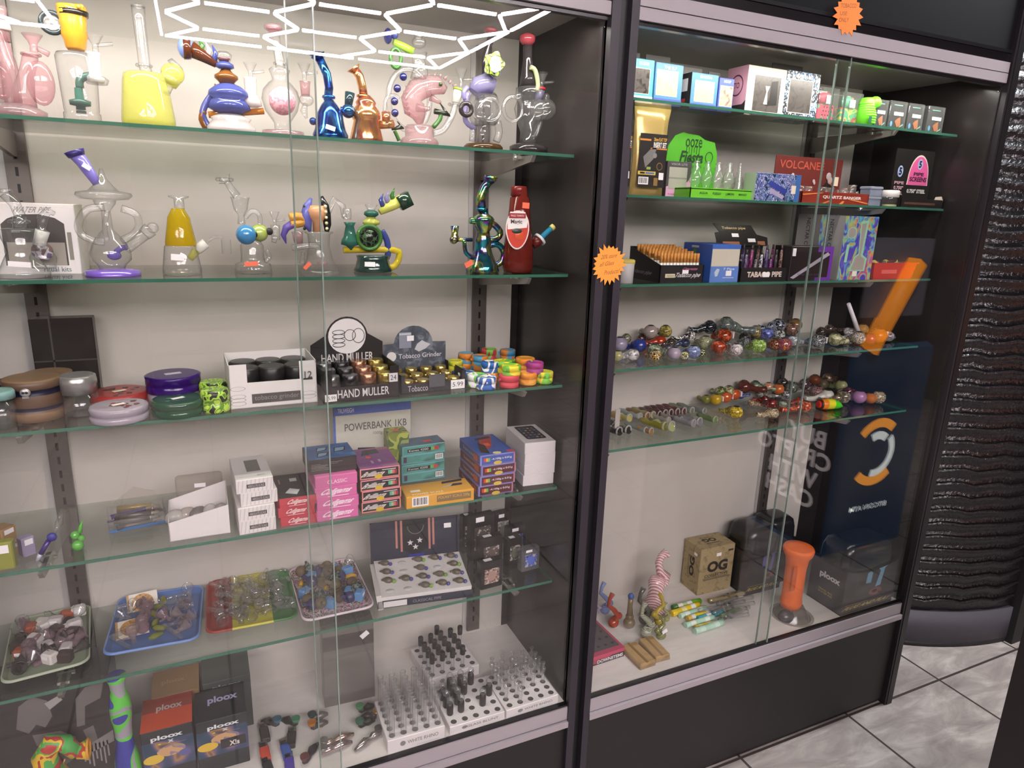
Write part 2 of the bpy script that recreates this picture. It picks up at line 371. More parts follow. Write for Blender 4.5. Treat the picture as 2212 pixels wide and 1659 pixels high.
# glass shelves
LWORD = ['topmost', 'second', 'third', 'fourth', 'lowest']
def shelf(x0, x1, z, label, bxs, y1=DB - .012):
    t = thing('glass_shelf', ((x0 + x1) / 2, .2, z), 0, label, 'shelf'); w = (x1 - x0) / 2; y0 = YS - .2; y1 -= .2
    G().box(-w, y0 + .001, -TH, w, y1, 0, SHELFG).build('pane', t)
    G().box(-w, y0 - .0005, -TH, w, y0 + .001, .0, EDGE).box(w, y0, -TH, w + .0012, y1, 0, EDGE).box(-w - .0012, y0, -TH, -w, y1, 0, EDGE).build('polished_edge', t, label='green glass edge')
    for bx in bxs:
        x = bx - (x0 + x1) / 2
        g = G().poly([(0, -.007), (.0, -.050), (.02, -.050), (.27, -.020), (.28, -.007)], .008, mat('2c2a2b', .3, .5) if x0 > .8 and bx < 1 else mat('9a938f', .3, .6), Matrix(((0, 0, 1, x - .004), (-1, 0, 0, y1 + .0), (0, 1, 0, 0), (0, 0, 0, 1))))
        g.sweep([(x - .014, y0 + .06, -.010), (x + .016, y0 + .06, -.010)], .0045, mat('e8e4e0', .15, .9), 8).box(x - .010, y0 + .03, -.013, x + .010, y0 + .075, -.007, mat('d8d4d0', .15, .9))
        g.build('bracket', t, label='chrome shelf bracket')
    return t
for i, z in enumerate(ZL):
    shelf(XA + .01, .754, z, LWORD[i] + ' glass shelf of the showcase of water pipes, green front edge', (-.27, .658))
for i, z in enumerate(ZR):
    shelf(XC + .012, 1.970, z, LWORD[i] + ' glass shelf of the far showcase, green front edge', (.886, 1.715 if i < 9 else 0))

# ---- ribbed black curved wall beyond the end post, on a grey kick strip
def ribbed():
    cxs, cys, Rr = 2.86, .98, .92
    def arc(r, z0, z1, m, n=40, a0=R_(150), a1=R_(275)):
        g = G(); vs = []
        for i in range(n + 1):
            a = a0 + (a1 - a0) * i / n
            vs += [(cxs + r*cos(a), cys + r*sin(a), z0), (cxs + r*cos(a), cys + r*sin(a), z1), (cxs + (r-.03)*cos(a), cys + (r-.03)*sin(a), z1), (cxs + (r-.03)*cos(a), cys + (r-.03)*sin(a), z0)]
        fs = []
        for i in range(n):
            b = i * 4
            for k in range(4): fs.append((b + k, b + (k+1) % 4, b + 4 + (k+1) % 4, b + 4 + k))
        return g.add(vs, fs, m, True)
    m = D_.materials.new('ribbed_black'); m.use_nodes = True; nt = m.node_tree; b = nt.nodes['Principled BSDF']; N = nt.nodes.new; L = nt.links.new
    b.inputs['Base Color'].default_value = srgb('151315'); b.inputs['Roughness'].default_value = .24
    tc = N('ShaderNodeTexCoord'); n1 = N('ShaderNodeTexNoise'); n1.inputs['Scale'].default_value = 90; n1.inputs['Detail'].default_value = 3
    L(tc.outputs['Object'], n1.inputs[0]); bp = N('ShaderNodeBump'); bp.inputs['Strength'].default_value = .7; bp.inputs['Distance'].default_value = .004
    L(n1.outputs[0], bp.inputs['Height']); L(bp.outputs[0], b.inputs['Normal'])
    t = thing('curved_counter', (cxs, cys, 0), 0, 'curved black wall of horizontal ribs standing past the far showcase', 'wall cladding')
    g = G(); pr = []; z = .15; n = 44
    while z < 2.6:
        for f, o in ((0, 0), (.62, .006), (.86, .011), (.95, .008), (1, 0)): pr.append((Rr + o, z + f * .052))
        z += .052
    vs = []; fs = []; a0, a1 = R_(150), R_(275)
    for (r, zz) in pr:
        for i in range(n + 1):
            a = a0 + (a1 - a0) * i / n; w = .004 * sin(a * 37 + zz * 3) + .003 * sin(a * 83 + zz * 9)
            vs.append((r * cos(a), r * sin(a), zz + w))
    for j in range(len(pr) - 1):
        for i in range(n): q = j * (n + 1) + i; fs.append((q, q + 1, q + n + 2, q + n + 1))
    g.add(vs, fs, m, True).build('ribbed_cladding', t)
    k = arc(Rr + .012, 0.02, .15, mat('403d45', .6)); k.v = [(v[0] - cxs, v[1] - cys, v[2]) for v in k.v]; k.build('kick_strip', t, label='grey kick strip')
    k = arc(Rr + .010, 0, .02, mat('1c191c', .6)); k.v = [(v[0] - cxs, v[1] - cys, v[2]) for v in k.v]; k.build('foot_strip', t)
ribbed()
# dark jamb past the ribbed wall, and the corner of a black stand close by on the aisle
tag(G().box(2.77, .03, 0, 3.4, .07, 2.4, mat('141113', .5)).build('door_jamb'), 'black jamb panel ending the ribbed wall at the picture edge', 'panel')
t = thing('floor_stand', (1.66, -.66, 0), 0, 'corner of a black floor stand with a tan toe board, close by on the aisle', 'stand')
G().box(-.135, -.11, .0, .2, .11, .95, mat('191415', .5)).build('body', t); G().box(-.10, .11, .30, .2, .114, .40, mat('6b5433', .6)).build('board', t, label='tan board')
# ---- orange starburst notes
def star(px, py, y, r, lines, col, label, n=20, rot=0):
    p = at(px, py, y=y); t = thing('starburst_note', p, 0, label, 'note'); rr = random.Random(n)
    pts = []
    for i in range(2 * n):
        a = pi * i / n + rot; q = r * ((1.0 + rr.uniform(-.10, .12)) if i % 2 else .80 + rr.uniform(-.03, .03)); pts.append((q * cos(a), q * sin(a)))
    Mx = Matrix(((1, 0, 0, 0), (0, 0, -1, 0), (0, 1, 0, 0), (0, 0, 0, 1)))
    G().poly(pts, .0006, mat(col, .7), Mx).build('card', t)
    g = G()
    for s_, u, v, h, wd, sl in lines:
        vs, fs, x0, x1, y0, y1 = text_mesh(s_, .0)
        g.add([((u + (x - x0) / (x1 - x0) * wd + sl * (yy - y0)) * r, -.0009, (v + (yy - y0) / (y1 - y0) * h + .12 * (x - x0) / (x1 - x0) * wd) * r) for x, yy, _ in vs], fs, mat('7a4a1e', .7))
    g.build('handwriting', t, label='brown handwriting'); return t
star(1316, 571, -.013, .040, (('20% store', -.55, .25, .22, .95, .1), ('all Glass', -.6, -.12, .22, .85, .1), ('Products!', -.3, -.55, .24, .9, .1)), 'f0902a', 'orange starburst note stuck on the dark post between the showcases', 22, .1)
star(1832, 32, -.007, .043, (('TOBACCO', -.62, .25, .2, 1.1, 0), ('USE', -.6, -.1, .18, .5, 0), ('ONLY', -.62, -.42, .2, .7, 0)), 'f07c24', 'orange starburst note on the black fascia above the far showcase', 17, .2)

# ---- honeycomb of LED tubes under the shop ceiling (behind the photographer; mirrored in the doors)
LEDM = mat('fff0f4', .5, 0, 'p', .5, 98.0)
def hexlight(x0, x1, y0, y1, hx, hy, cols, rows, label):
    t = thing('honeycomb_light', ((x0 + x1) / 2, (y0 + y1) / 2, 2.73), 0, label, 'ceiling light'); s = .42; cx, cy = (x0 + x1) / 2, (y0 + y1) / 2
    segs = set()
    def vtx(p): return (round(p[0], 3), round(p[1], 3))
    for c in range(-1, cols + 1):
        for r in range(-1, rows + 1):
            X = hx + c * 1.5 * s; Y = hy + r * s * 1.732 + (c % 2) * s * .866
            P = [(X + s * cos(R_(60 * k)), Y + s * sin(R_(60 * k))) for k in range(6)]
            for k in range(6):
                a, b = vtx(P[k]), vtx(P[(k + 1) % 6]); segs.add((min(a, b), max(a, b)))
    def inside(p): return x0 - .01 <= p[0] <= x1 + .01 and y0 - .01 <= p[1] <= y1 + .01
    out = []
    for a, b in segs:
        if inside(a) and inside(b): out.append((a, b))
        elif inside(a) or inside(b):
            if not inside(a): a, b = b, a
            f = 1.0
            for lim, i in ((x0, 0), (x1, 0), (y0, 1), (y1, 1)):
                if (a[i] - lim) * (b[i] - lim) < 0: f = min(f, (lim - a[i]) / (b[i] - a[i]))
            b = (a[0] + (b[0] - a[0]) * f, a[1] + (b[1] - a[1]) * f)
            if math.hypot(b[0] - a[0], b[1] - a[1]) > .05: out.append((a, b))
    n = max(1, round((x1 - x0) / .7))
    for k in range(n): out += [((x0 + (x1-x0)*k/n, y) , (x0 + (x1-x0)*(k+1)/n, y)) for y in (y0, y1)]
    n = max(1, round((y1 - y0) / .7))
    for k in range(n): out += [((x, y0 + (y1-y0)*k/n), (x, y0 + (y1-y0)*(k+1)/n)) for x in (x0, x1)]
    for a, b in out:
        d = Vector((b[0] - a[0], b[1] - a[1], 0)); L_ = d.length; d /= L_; q = .022
        ang = math.atan2(d.y, d.x); Mx = TR(a[0] - cx, a[1] - cy, 0, ang)
        G().box(q, -.008, -.008, L_ - q, .008, .008, LEDM, Mx).build('light_tube', t)
hexlight(-.09, 2.06, -4.86, -2.60, .37, -4.12, 4, 4, 'white honeycomb tube light on the ceiling, mirrored in the showcase doors')
hexlight(-2.4, -.76, -5.05, -2.9, -1.4, -4.3, 3, 3, 'smaller white honeycomb tube light further along the ceiling')
# ---- kiosk in the aisle (mirrored in the far doors)
def kiosk():
    x0, x1, y1, y0 = 2.62, 3.2, -.80, -1.45
    t = thing('crypto_kiosk', ((x0+x1)/2, (y0+y1)/2, 0), 0, 'navy cash kiosk with orange trim, seen mirrored in the far showcase doors', 'kiosk'); cx, cy = (x0+x1)/2, (y0+y1)/2
    w, d, h = x1-x0, y1-y0, 1.02
    G().rbox(-w/2, -d/2, 0, w/2, d/2, h, mat('2a527e', .5, 0, 'p', .5, .35), .02).build('body', t)  # faint glow put into the body colour so its mirror image shows
    p = Pr(w, d, h)   # 'back' looks to +y (the showcases), 'left' to -x
    p.rect('left', .0, .02, 1, .98, mat('1a1a26', .5), 1)
    for s_, u, v in (('BUY', .09, .51), ('CRYPTO', .02, .41), ('WITH', .11, .305), ('CASH', .12, .205)):
        p.txt('left', s_, u, v, min(.98, u + .12 * len(s_)), v + .086, mat('e8dcdc', .5, 0, 'p', .5, .9), 2, .03)
    p.build('side_print', t, label='white lettering BUY CRYPTO WITH CASH')
    g = G()
    def arc(cu, cv, r, w_, a0, a1, m):
        F, a, b = face(w, d, h, 'back'); n = 14; o = []; i_ = []
        for k in range(n + 1):
            q = a0 + (a1 - a0) * k / n; o.append(((cu + r * cos(q)), (cv + r * sin(q)), .002)); i_.append(((cu + (r - w_) * cos(q)), (cv + (r - w_) * sin(q)), .002))
        g.add(o + i_, [(k, k + 1, n + 2 + k, n + 1 + k) for k in range(n)], m, False, F)
    ow, ww = mat('ff9a2c', .5, 0, 'p', .5, 3.5), mat('f0f4f0', .5, 0, 'p', .5, 3.0); cu, cv = .30, .50
    arc(cu, cv, .17, .045, R_(40), R_(130), ow); arc(cu, cv, .17, .045, R_(225), R_(315), ow)
    arc(cu, cv, .105, .040, R_(60), R_(130), ww); arc(cu, cv, .125, .035, R_(140), R_(280), ww)
    g.build('ring_logo', t, label='orange and white ring logo')
    p = Pr(w, d, h); p.txt('back', 'BITCOIN ATM', .28, .20, .72, .225, ww, 8, .01); p.build('lettering', t)
    g = G().rbox(-w/2, -.16, h, w/2, d/2 - .03, 1.65, mat('15171d', .35), .03); g.build('screen_housing', t)
    G().box(-w/2 + .05, d/2 - .03, 1.15, w/2 - .12, d/2 - .022, 1.5, mat('8a8494', .4, 0, 'p', .5, .15)).build('screen', t)
    g = G().sweep([(-w/2 + .12, d/2 - .01, 1.0), (-w/2 + .33, d/2 + .0, 1.40)], .045, mat('ff8c14', .5, 0, 'p', .5, 3.0), 4); g.build('trim_strip', t, label='orange trim strip')
kiosk()
# dark merchandise racks across the aisle (mirrored faintly)
for i, x in enumerate((-1.6, .4, 2.3)):
    t = thing('merchandise_rack', (x, -4.9, 0), 0, ('dark merchandise rack across the aisle, %s' % ('nearest the corner', 'in the middle of the wall', 'nearest the kiosk')[i]), 'rack')
    G().box(-.8, -.2, 0, .8, -.18, 2.2, mat('2a2020')).box(-.8, -.2, 0, -.78, .2, 2.2, mat('1a1414')).box(.78, -.2, 0, .8, .2, 2.2, mat('1a1414')).build('frame', t)
    for k in range(5):
        s_ = G().box(-.78, -.18, .25 + .4*k, .78, .2, .27 + .4*k, mat('3a2c2a')).build('shelf', t)
# ================================================================ WATER PIPES on the two upper shelves
CLR = glass('FDFDFD', .03, .9, .03, 1.7); FROST = glass('F6F4F0', .45, .3, .3, .8); PINK = glass('efd2d6', .14, .6); PURG = glass('8a74d8', .45, .5)
YEL = glass('eeee8c', .25, .6); GOLD = glass('e2c41c', .35, .6); TEAL = glass('2f6a5c', .75, .4); BLU = glass('5262b8', .5, .45); AMB = glass('9a5c1c', .5, .5)
WHITEG = glass('e6dcdc', .5, .4, .1); GRNG = glass('4a8a3a', .6, .4); LIMEG = glass('a8d838', .6, .4); DKBLU = mat('1c2266', .12, 0, 'p', .8); SMOKE = glass('4c4648', .35, .5); DKG = mat('1f3a2a', .12, 0, 'p', .8)
LAV = glass('b9b2e0', .35, .6); TAG = mat('f4f0f2', .6); TAGO = mat('ff6a4a', .6)
class W:
    """a piece of glassware standing at depth y on the shelf of height z"""
    def __init__(s, name, px, py, y, z, label, cat='water pipe', group=None):
        s.y = y; s.z = z; s.x = at(px, py, y=y)[0]; s.t = thing(name, (s.x, y, z), 0, label, cat, group); s.m = mpp((s.x, y, z + .08)); s.g = G()
    def p(s, px, py, dy=0):
        q = at(px, py, y=s.y + dy); return Vector((q[0] - s.x, dy, q[2] - s.z))
    def V(s, px, prof, m, n=20, dy=0, cap=True, sq=None):
        """upright turned vessel: px at its axis (first height), heights as image rows (None = shelf)"""
        py0 = next(q[0] for q in prof if q[0] is not None); x = at(px, py0, y=s.y + dy)[0]
        pr = [(r * s.m, (0.0005 if py is None else vz(x, s.y + dy, py) - s.z)) for py, r in prof]
        s.g.lathe(pr, m, (x - s.x, dy, 0), n, None, cap); return s
    def T(s, pts, r, m, n=10, cap=True):
        P = [s.p(*q) for q in pts]; r = [v * s.m for v in r] if hasattr(r, '__len__') else r * s.m
        if len(P) > 2 and not hasattr(r, '__len__'): P = smooth(P)
        s.g.sweep(P, r, m, n, cap); return s
    def B(s, px, py, r, m, dy=0, sq=(1, 1, 1), n=16):
        s.g.ball(s.p(px, py, dy), r * s.m, m, n, sq); return s
    def R(s, px, py, R, r, m, ax='z', dy=0, sq=1, n=20):
        s.g.ring(s.p(px, py, dy), R * s.m, r * s.m, m, n, 8, None, ax, 0, 2*pi, sq); return s
    def Q(s, px, py, w_, h_, m, dy, rot=0):
        c = s.p(px, py, dy); q = TR(*c, 0, 0, rot); s.g.box(-w_/2*s.m, -.0004, -h_/2*s.m, w_/2*s.m, .0004, h_/2*s.m, m, q); return s
    def E(s, name, label=None, parent=None):
        o = s.g.build(name, parent or s.t, label=label); s.g = G(); return o
def smooth(P, k=3):
    out = []
    for i in range(len(P) - 1):
        a, b, c, d = P[max(i-1, 0)], P[i], P[i+1], P[min(i+2, len(P)-1)]
        for j in range(k):
            t = j / k; out.append(.5 * ((2*b) + (c - a)*t + (2*a - 5*b + 4*c - d)*t*t + (3*b - a - 3*c + d)*t**3))
    return out + [P[-1]]
def bowl(s, px, py, r, m=None, h=38, stub=True):
    """small funnel bowl with a side handle; py = rim row"""
    m = m or CLR
    s.V(px, [(py + h, r*.35), (py + h*.62, r*.32), (py + h*.4, r*.55), (py, r)], m, 14, 0, False)
    if stub: s.T([(px + 2, py + h*.62), (px + r*2.0, py + h*.55)], r*.22, m, 8)
    return s.E('bowl')
Z1, Z2 = ZL[0], ZL[1]
# 1 pink recycler at the frame edge
b = W('water_pipe', 45, 246, .17, Z1, 'pink glass recycler water pipe with big round side chambers')
b.V(40, [(None, 52), (240, 54), (232, 40), (225, 26)], PINK, 24); b.T([(-10, 60), (6, 110), (20, 150), (26, 200), (30, 226)], 17, PINK, 14); b.E('body')
b.B(88, 180, 30, PINK, 0, (.9, .5, 1.55)).B(2, 175, 24, PINK, .01, (.9, .6, 1.6)).E('chamber')
b.T([(54, 232), (50, 200), (58, 160), (66, 120)], [24, 22, 15, 15], PINK, 14).R(67, 118, 17, 3, PINK).E('joint')
b.V(74, [(112, 8), (100, 7), (92, 9), (74, 20)], PINK, 16, 0, False).T([(80, 104), (106, 118)], [5, 6], PINK, 8).E('bowl', 'pink funnel bowl')
b.V(8, [(90, 14), (50, 12), (25, 13), (14, 15)], PINK, 14).V(8, [(66, 14.5), (52, 13.5)], FROST, 14).E('mouthpiece', 'pink mouthpiece with a pale band')
# 2 clear can rig, amber top (plain stand-in for its figure)
b = W('water_pipe', 178, 252, .17, Z1, 'clear glass can water pipe with a dark green perc and a chunky orange-yellow glass top')
b.V(178, [(None, 36), (246, 36), (243, 33), (240, 34), (125, 39), (117, 36), (112, 16)], CLR, 24).E('body')
b.V(176, [(245, 10), (230, 9), (228, 20), (218, 21), (214, 9), (190, 8)], TEAL, 16).T([(173, 190), (172, 175), (182, 166), (194, 164)], 8, TEAL, 10).E('perc', 'dark green percolator')
b.V(165, [(110, 15), (104, 19), (86, 22), (78, 25), (60, 24), (50, 26), (44, 25), (30, 28), (14, 28), (12, 20)], mat('d98f1c', .22, 0, 'p', .7, 0, 0, .5), 18)
for k in range(7): b.B(137 + k*6.5, 13 + abs(k - 3)*.5, 5, mat('d98f1c', .22, 0, 'p', .7, 0, 0, .5), -.018 if k % 2 else -.01)
b.E('mouthpiece', 'orange-yellow glass mouthpiece'); b.V(158, [(35, 28.4), (24, 29.2)], mat('221c14', .2), 18).E('band', 'black band')
b.R(112, 49, 20, 5, glass('2c3c40', .8, .4), 'y').B(112, 49, 17, CLR, 0, (1, .25, 1)).E('handle', 'dark ring handle')
b.V(208, [(178, 16), (168, 18), (160, 12), (148, 12), (118, 13), (114, 14)], FROST, 14).V(210, [(182, 20), (172, 24), (164, 14)], CLR, 16).E('joint', 'frosted joint')
bowl(b, 207, 74, 18, CLR, 38)
# 3 yellow bottle
b = W('water_pipe', 322, 272, .17, Z1, 'lemon-yellow glass bottle water pipe with a tall clear neck')
b.V(322, [(None, 52), (262, 53), (250, 52), (175, 44), (162, 41), (158, 34), (155, 13)], YEL, 28).E('body', 'yellow glass bottle body')
b.T([(316, 156), (312, 140), (300, 40), (298, 14)], [12, 11.5, 12, 13.5], CLR, 16).R(311, 142, 14, 3, CLR).R(298, 14, 12, 2, CLR).E('neck', 'clear ribbed neck')
b.T([(352, 200), (362, 182)], [14, 13], FROST, 14).T([(362, 182), (370, 166)], [18, 22], YEL, 16).E('joint', 'frosted joint')
b.B(373, 160, 24, YEL, 0, (1, .9, .95)).T([(376, 145), (383, 138)], [17, 15], CLR, 14).E('bowl', 'round yellow bowl')
# 4 swirled blue and amber recycler
b = W('water_pipe', 500, 275, .17, Z1, 'blue, amber and white swirled glass recycler with a horned blue-lipped mouthpiece')
b.V(500, [(None, 50), (276, 50), (262, 38), (256, 42), (248, 26)], WHITEG, 24).E('foot', 'white glass foot')
b.V(497, [(248, 22), (236, 44), (222, 40), (215, 33), (208, 42), (198, 40), (186, 26), (180, 12)], BLU, 24).E('body', 'blue stacked chamber')
b.V(490, [(184, 12), (176, 18), (170, 24), (164, 24), (158, 15), (150, 9)], AMB, 20).V(486, [(150, 11), (146, 19), (139, 18), (134, 10)], BLU, 20).E('neck', 'amber and blue ringed neck')
b.V(484, [(136, 9), (130, 14), (118, 17), (112, 10)], CLR, 16).V(484, [(133, 9), (126, 13)], mat('5a1830', .2), 12).E('cap', 'clear marble cap')
b.T([(468, 140), (440, 122), (412, 106)], [7, 12, 17], glass('5c2c14', .8, .5), 14).E('mouthpiece', 'brown bent mouthpiece')
b.B(402, 104, 22, mat('6f86d4', .15, 0, 'p', .8), 0, (.75, .9, 1)).T([(412, 106), (396, 104)], [20, 22], glass('5c2c14', .8, .5), 14).E('lip', 'blue lip')
for q, c in ((432, GRNG), (447, WHITEG), (461, BLU)): b.T([(q, 114 + (q-432)*.7), (q + 5, 98 + (q-432)*.6), (q - 3, 84 + (q-432)*.45)], [7, 5, 1], c, 8)
b.E('horns', 'green, white and blue horns')
b.T([(450, 248), (570, 240)], 7, glass('c87818', .6, .5), 10).E('cross_tube', 'amber cross tube')
b.T([(462, 186), (478, 196), (492, 230), (496, 246)], 6, AMB, 10).T([(462, 200), (444, 225), (438, 250), (452, 276)], 7, BLU, 10).T([(440, 240), (436, 258), (446, 278)], 7, AMB, 10).T([(462, 205), (464, 240), (468, 262)], 4, PINK, 8).T([(490, 235), (494, 274)], 7, LAV, 8).E('side_tubes')
b.V(544, [(232, 12), (228, 22), (218, 20), (210, 16), (204, 12), (172, 13), (168, 14)], WHITEG, 16).E('joint', 'white glass joint'); bowl(b, 542, 136, 14, CLR, 34)
# 5 clear ball rig with pink honeycomb ball
b = W('water_pipe', 612, 284, .18, Z1, 'clear round water pipe with a pink honeycomb ball inside and pink lip and foot')
b.V(612, [(None, 44), (284, 44), (281, 20)], PINK, 26).E('foot', 'pink glass foot')
b.V(610, [(282, 16), (268, 16), (258, 22), (240, 34), (216, 40), (196, 36), (180, 24), (174, 16), (166, 17), (152, 22), (146, 16)], CLR, 26, 0, False).E('body')
b.B(610, 218, 28, blend(('f08ca2', 'f8b8c4'), 260, .3, 'voronoi'), 0, (1, 1, 1.05), 20).E('honeycomb_ball', 'pink honeycomb ball')
b.T([(606, 148), (604, 130), (598, 100), (592, 76)], [10, 10, 9, 12], CLR, 14).R(605, 138, 12, 2.5, CLR).E('neck'); b.R(590, 60, 13, 6, PINK, 'z', 0).T([(592, 74), (590, 56)], [9, 17], PINK, 16).E('mouthpiece', 'pink flared lip')
b.B(662, 216, 14, CLR, 0, (1.1, 1, .9)).V(660, [(208, 9), (180, 11), (176, 12)], PINK, 12).T([(660, 224), (656, 240), (662, 256)], [5, 8, 3], CLR, 10).E('joint', 'pale pink joint'); bowl(b, 658, 137, 14, CLR, 36)
# 6 metallic blue, 7 copper
MBLU = blend(('081440', '103a9a', '2f86d8', '0a1c60'), 26, .12, 'noise', .9, 1.0, 0, False); MCOP = blend(('c06a1c', 'f0a860', 'd8705c', 'e8b04c'), 24, .14, 'noise', .85, .8, 0, False)
b = W('water_pipe', 712, 290, .17, Z1, 'shiny metallic blue glass water pipe with a bent neck')
b.V(714, [(None, 37), (292, 38), (280, 33), (246, 27), (228, 18), (216, 9)], MBLU, 24).E('body', 'metallic blue body')
b.T([(708, 218), (711, 190), (706, 160), (690, 126)], [9, 9, 9, 9], MBLU, 14).R(710, 210, 11, 3.5, MBLU).E('neck'); b.T([(691, 128), (686, 118)], [10, 16], MBLU, 16).R(686, 118, 13, 4, MBLU).E('mouthpiece')
b.B(752, 240, 15, MBLU).T([(752, 230), (756, 200)], [8, 11], glass('16343c', .9, .4), 12).T([(735, 236), (752, 240)], 6, MBLU, 8).E('joint'); b.B(676, 262, 8, MBLU).E('knob')
b.Q(714, 276, 20, 9, TAG, -.045, .25).E('price_sticker', 'white price sticker')
b = W('water_pipe', 790, 296, .18, Z1, 'shiny copper-orange glass water pipe with a bent neck')
b.V(792, [(None, 36), (300, 36), (262, 27), (258, 30), (248, 31), (238, 28), (228, 20), (222, 22), (214, 17), (206, 9)], MCOP, 26).E('body', 'copper-orange body')
b.T([(786, 208), (782, 185), (777, 165), (768, 152)], [9, 9, 9, 9], MCOP, 14).R(784, 208, 11, 3, MCOP).E('neck'); b.T([(768, 154), (763, 146)], [9, 16], MCOP, 16).E('mouthpiece')
b.T([(818, 270), (850, 268)], 9, MCOP, 10).V(834, [(266, 9), (242, 10)], MCOP, 12).E('joint')
# 8 pink lizard in a clear ring
b = W('water_pipe', 902, 300, .19, Z1, 'clear ring water pipe with a pink spiky glass lizard and blue beads')
b.V(906, [(None, 42), (306, 42), (300, 38), (297, 31), (276, 31), (271, 27)], PINK, 26).E('foot', 'pink glass foot')
b.R(884, 216, 46, 6, CLR, 'y', .01, 1.35).E('ring')
L_ = [(908, 268), (905, 250), (895, 235), (888, 215), (900, 195), (925, 185), (944, 184), (962, 196)]
b.T(L_, [7, 16, 24, 22, 24, 22, 20, 9], PINK, 16).T([(930, 210), (944, 218), (952, 222)], [8, 5, 4], PINK, 8).T([(900, 232), (918, 236), (928, 234)], [9, 6, 4], PINK, 8).E('lizard', 'pink glass lizard')
for k in range(15):
    a = k / 14; i = min(int(a * 6), 5); f = a * 6 - i; X = L_[i+1][0]*(1-f) + L_[min(i+2, 7)][0]*f; Y = L_[i+1][1]*(1-f) + L_[min(i+2, 7)][1]*f
    ang = 2.9 - 2.4 * a; b.T([(X + 20*cos(ang), Y - 20*sin(ang)), (X + 31*cos(ang), Y - 31*sin(ang))], [4.5, .4], PINK, 6)
b.E('spines', 'row of pink spines'); b.B(952, 182, 4.5, mat('2c4a1c', .1), -.022).E('eye', 'dark green eye')
b.T([(906, 172), (908, 150), (904, 128), (905, 112)], [20, 16, 13, 18], CLR, 14).B(905, 92, 15, CLR, 0, (1, 1, .8)).B(904, 80, 9, CLR).E('neck')
b.T([(892, 112), (870, 100), (850, 90)], [9, 8, 6], LIMEG, 10).R(855, 126, 11, 4, GRNG, 'y', 0, 1.7).B(838, 78, 14, DKBLU, 0, (.6, 1, 1.1)).B(852, 76, 8, BLU).E('mouthpiece', 'blue and green mouthpiece')
for i, (u, v) in enumerate(((871, 166), (858, 191), (852, 219), (853, 244))): b.B(u, v, 8, DKBLU, -.01)
b.E('beads', 'dark blue glass beads')
b.T([(936, 275), (950, 258), (952, 246)], 5, GRNG, 8).T([(862, 304), (856, 290), (852, 282)], 4, GRNG, 8).E('stalks', 'green glass stalks'); b.T([(938, 240), (966, 246), (950, 222)], [6, 10, 1], mat('142014', .1), 6).T([(846, 280), (868, 274), (858, 262)], [2, 7, 1], mat('142014', .1), 6).E('claws', 'black glass claws')
b.T([(936, 288), (958, 280), (976, 250), (984, 225)], 7, CLR, 10).R(982, 226, 12, 3, CLR).T([(984, 222), (990, 196)], [9, 11], FROST, 12).T([(831, 240), (835, 212), (852, 206), (862, 214)], 4, CLR, 8).E('side_arm'); b.T([(990, 196), (991, 192)], 12, LIMEG, 12).E('joint_band', 'green joint band'); bowl(b, 996, 148, 13, CLR, 40)
# 9 violet and clear with window discs
b = W('water_pipe', 1045, 304, .18, Z1, 'clear and violet double-chamber water pipe with a grey and lime flower shaped top')
b.V(1044, [(None, 42), (318, 43), (312, 38), (309, 18)], glass('7c5a34', .25, .6), 26).E('foot'); b.V(1044, [(310, 14), (262, 13), (262, 12)], CLR, 16).T([(1072, 306), (1078, 285), (1074, 262)], 8, CLR, 10).T([(1020, 305), (1022, 275)], 7, CLR, 10).E('stems')
b.T([(1024, 236), (1066, 236)], 34, CLR, 22).T([(1040, 236, -.004), (1058, 240, -.034)], [26, 24], CLR, 22).E('body'); b.R(1060, 236, 22, 4, CLR, 'y', -.034).R(1007, 236, 12, 5, SMOKE, 'y', -.02).E('window_ring')
b.T([(1024, 200), (1034, 186), (1048, 180), (1064, 188)], [14, 20, 22, 18], LAV, 14).T([(1010, 200), (1006, 230), (1006, 262), (1026, 278)], 6, LAV, 8).T([(1006, 215), (1002, 200), (1010, 188)], 6, LAV, 8).E('violet_chamber', 'violet chamber')
b.T([(1050, 168), (1048, 130), (1056, 96), (1062, 80)], [9, 8, 7, 9], SMOKE, 12).B(1060, 66, 14, glass('8a2c34', .8, .4), 0, (1, 1, .5)).E('neck', 'smoky neck with a red lip')
g_ = b; FL = [(1068 + (20 + 3*cos(5*a)) * cos(a), 138 + (26 + 3*cos(5*a)) * sin(a)) for a in [2*pi*k/30 for k in range(30)]]
c0 = b.p(1068, 138, -.03); b.g.poly([((b.p(u, v, -.03) - c0).x, -(b.p(u, v, -.03) - c0).z) for u, v in FL], .006, blend(('b8f030', '3c4a30', 'b8f030', 'c8c4c0'), 60, .2), Matrix(((1, 0, 0, c0.x), (0, 0, 1, c0.y), (0, -1, 0, c0.z), (0, 0, 0, 1)))); b.E('flower_top', 'lime and grey flower shaped glass')
b.B(1070, 138, 13, mat('b9b4b4', .2), -.035, (1, .3, 1.2)).T([(1060, 150, -.038), (1070, 156, -.038), (1082, 148, -.038)], 2.2, mat('d8d4d4', .2), 6).E('flower_centre', 'grey flower centre')
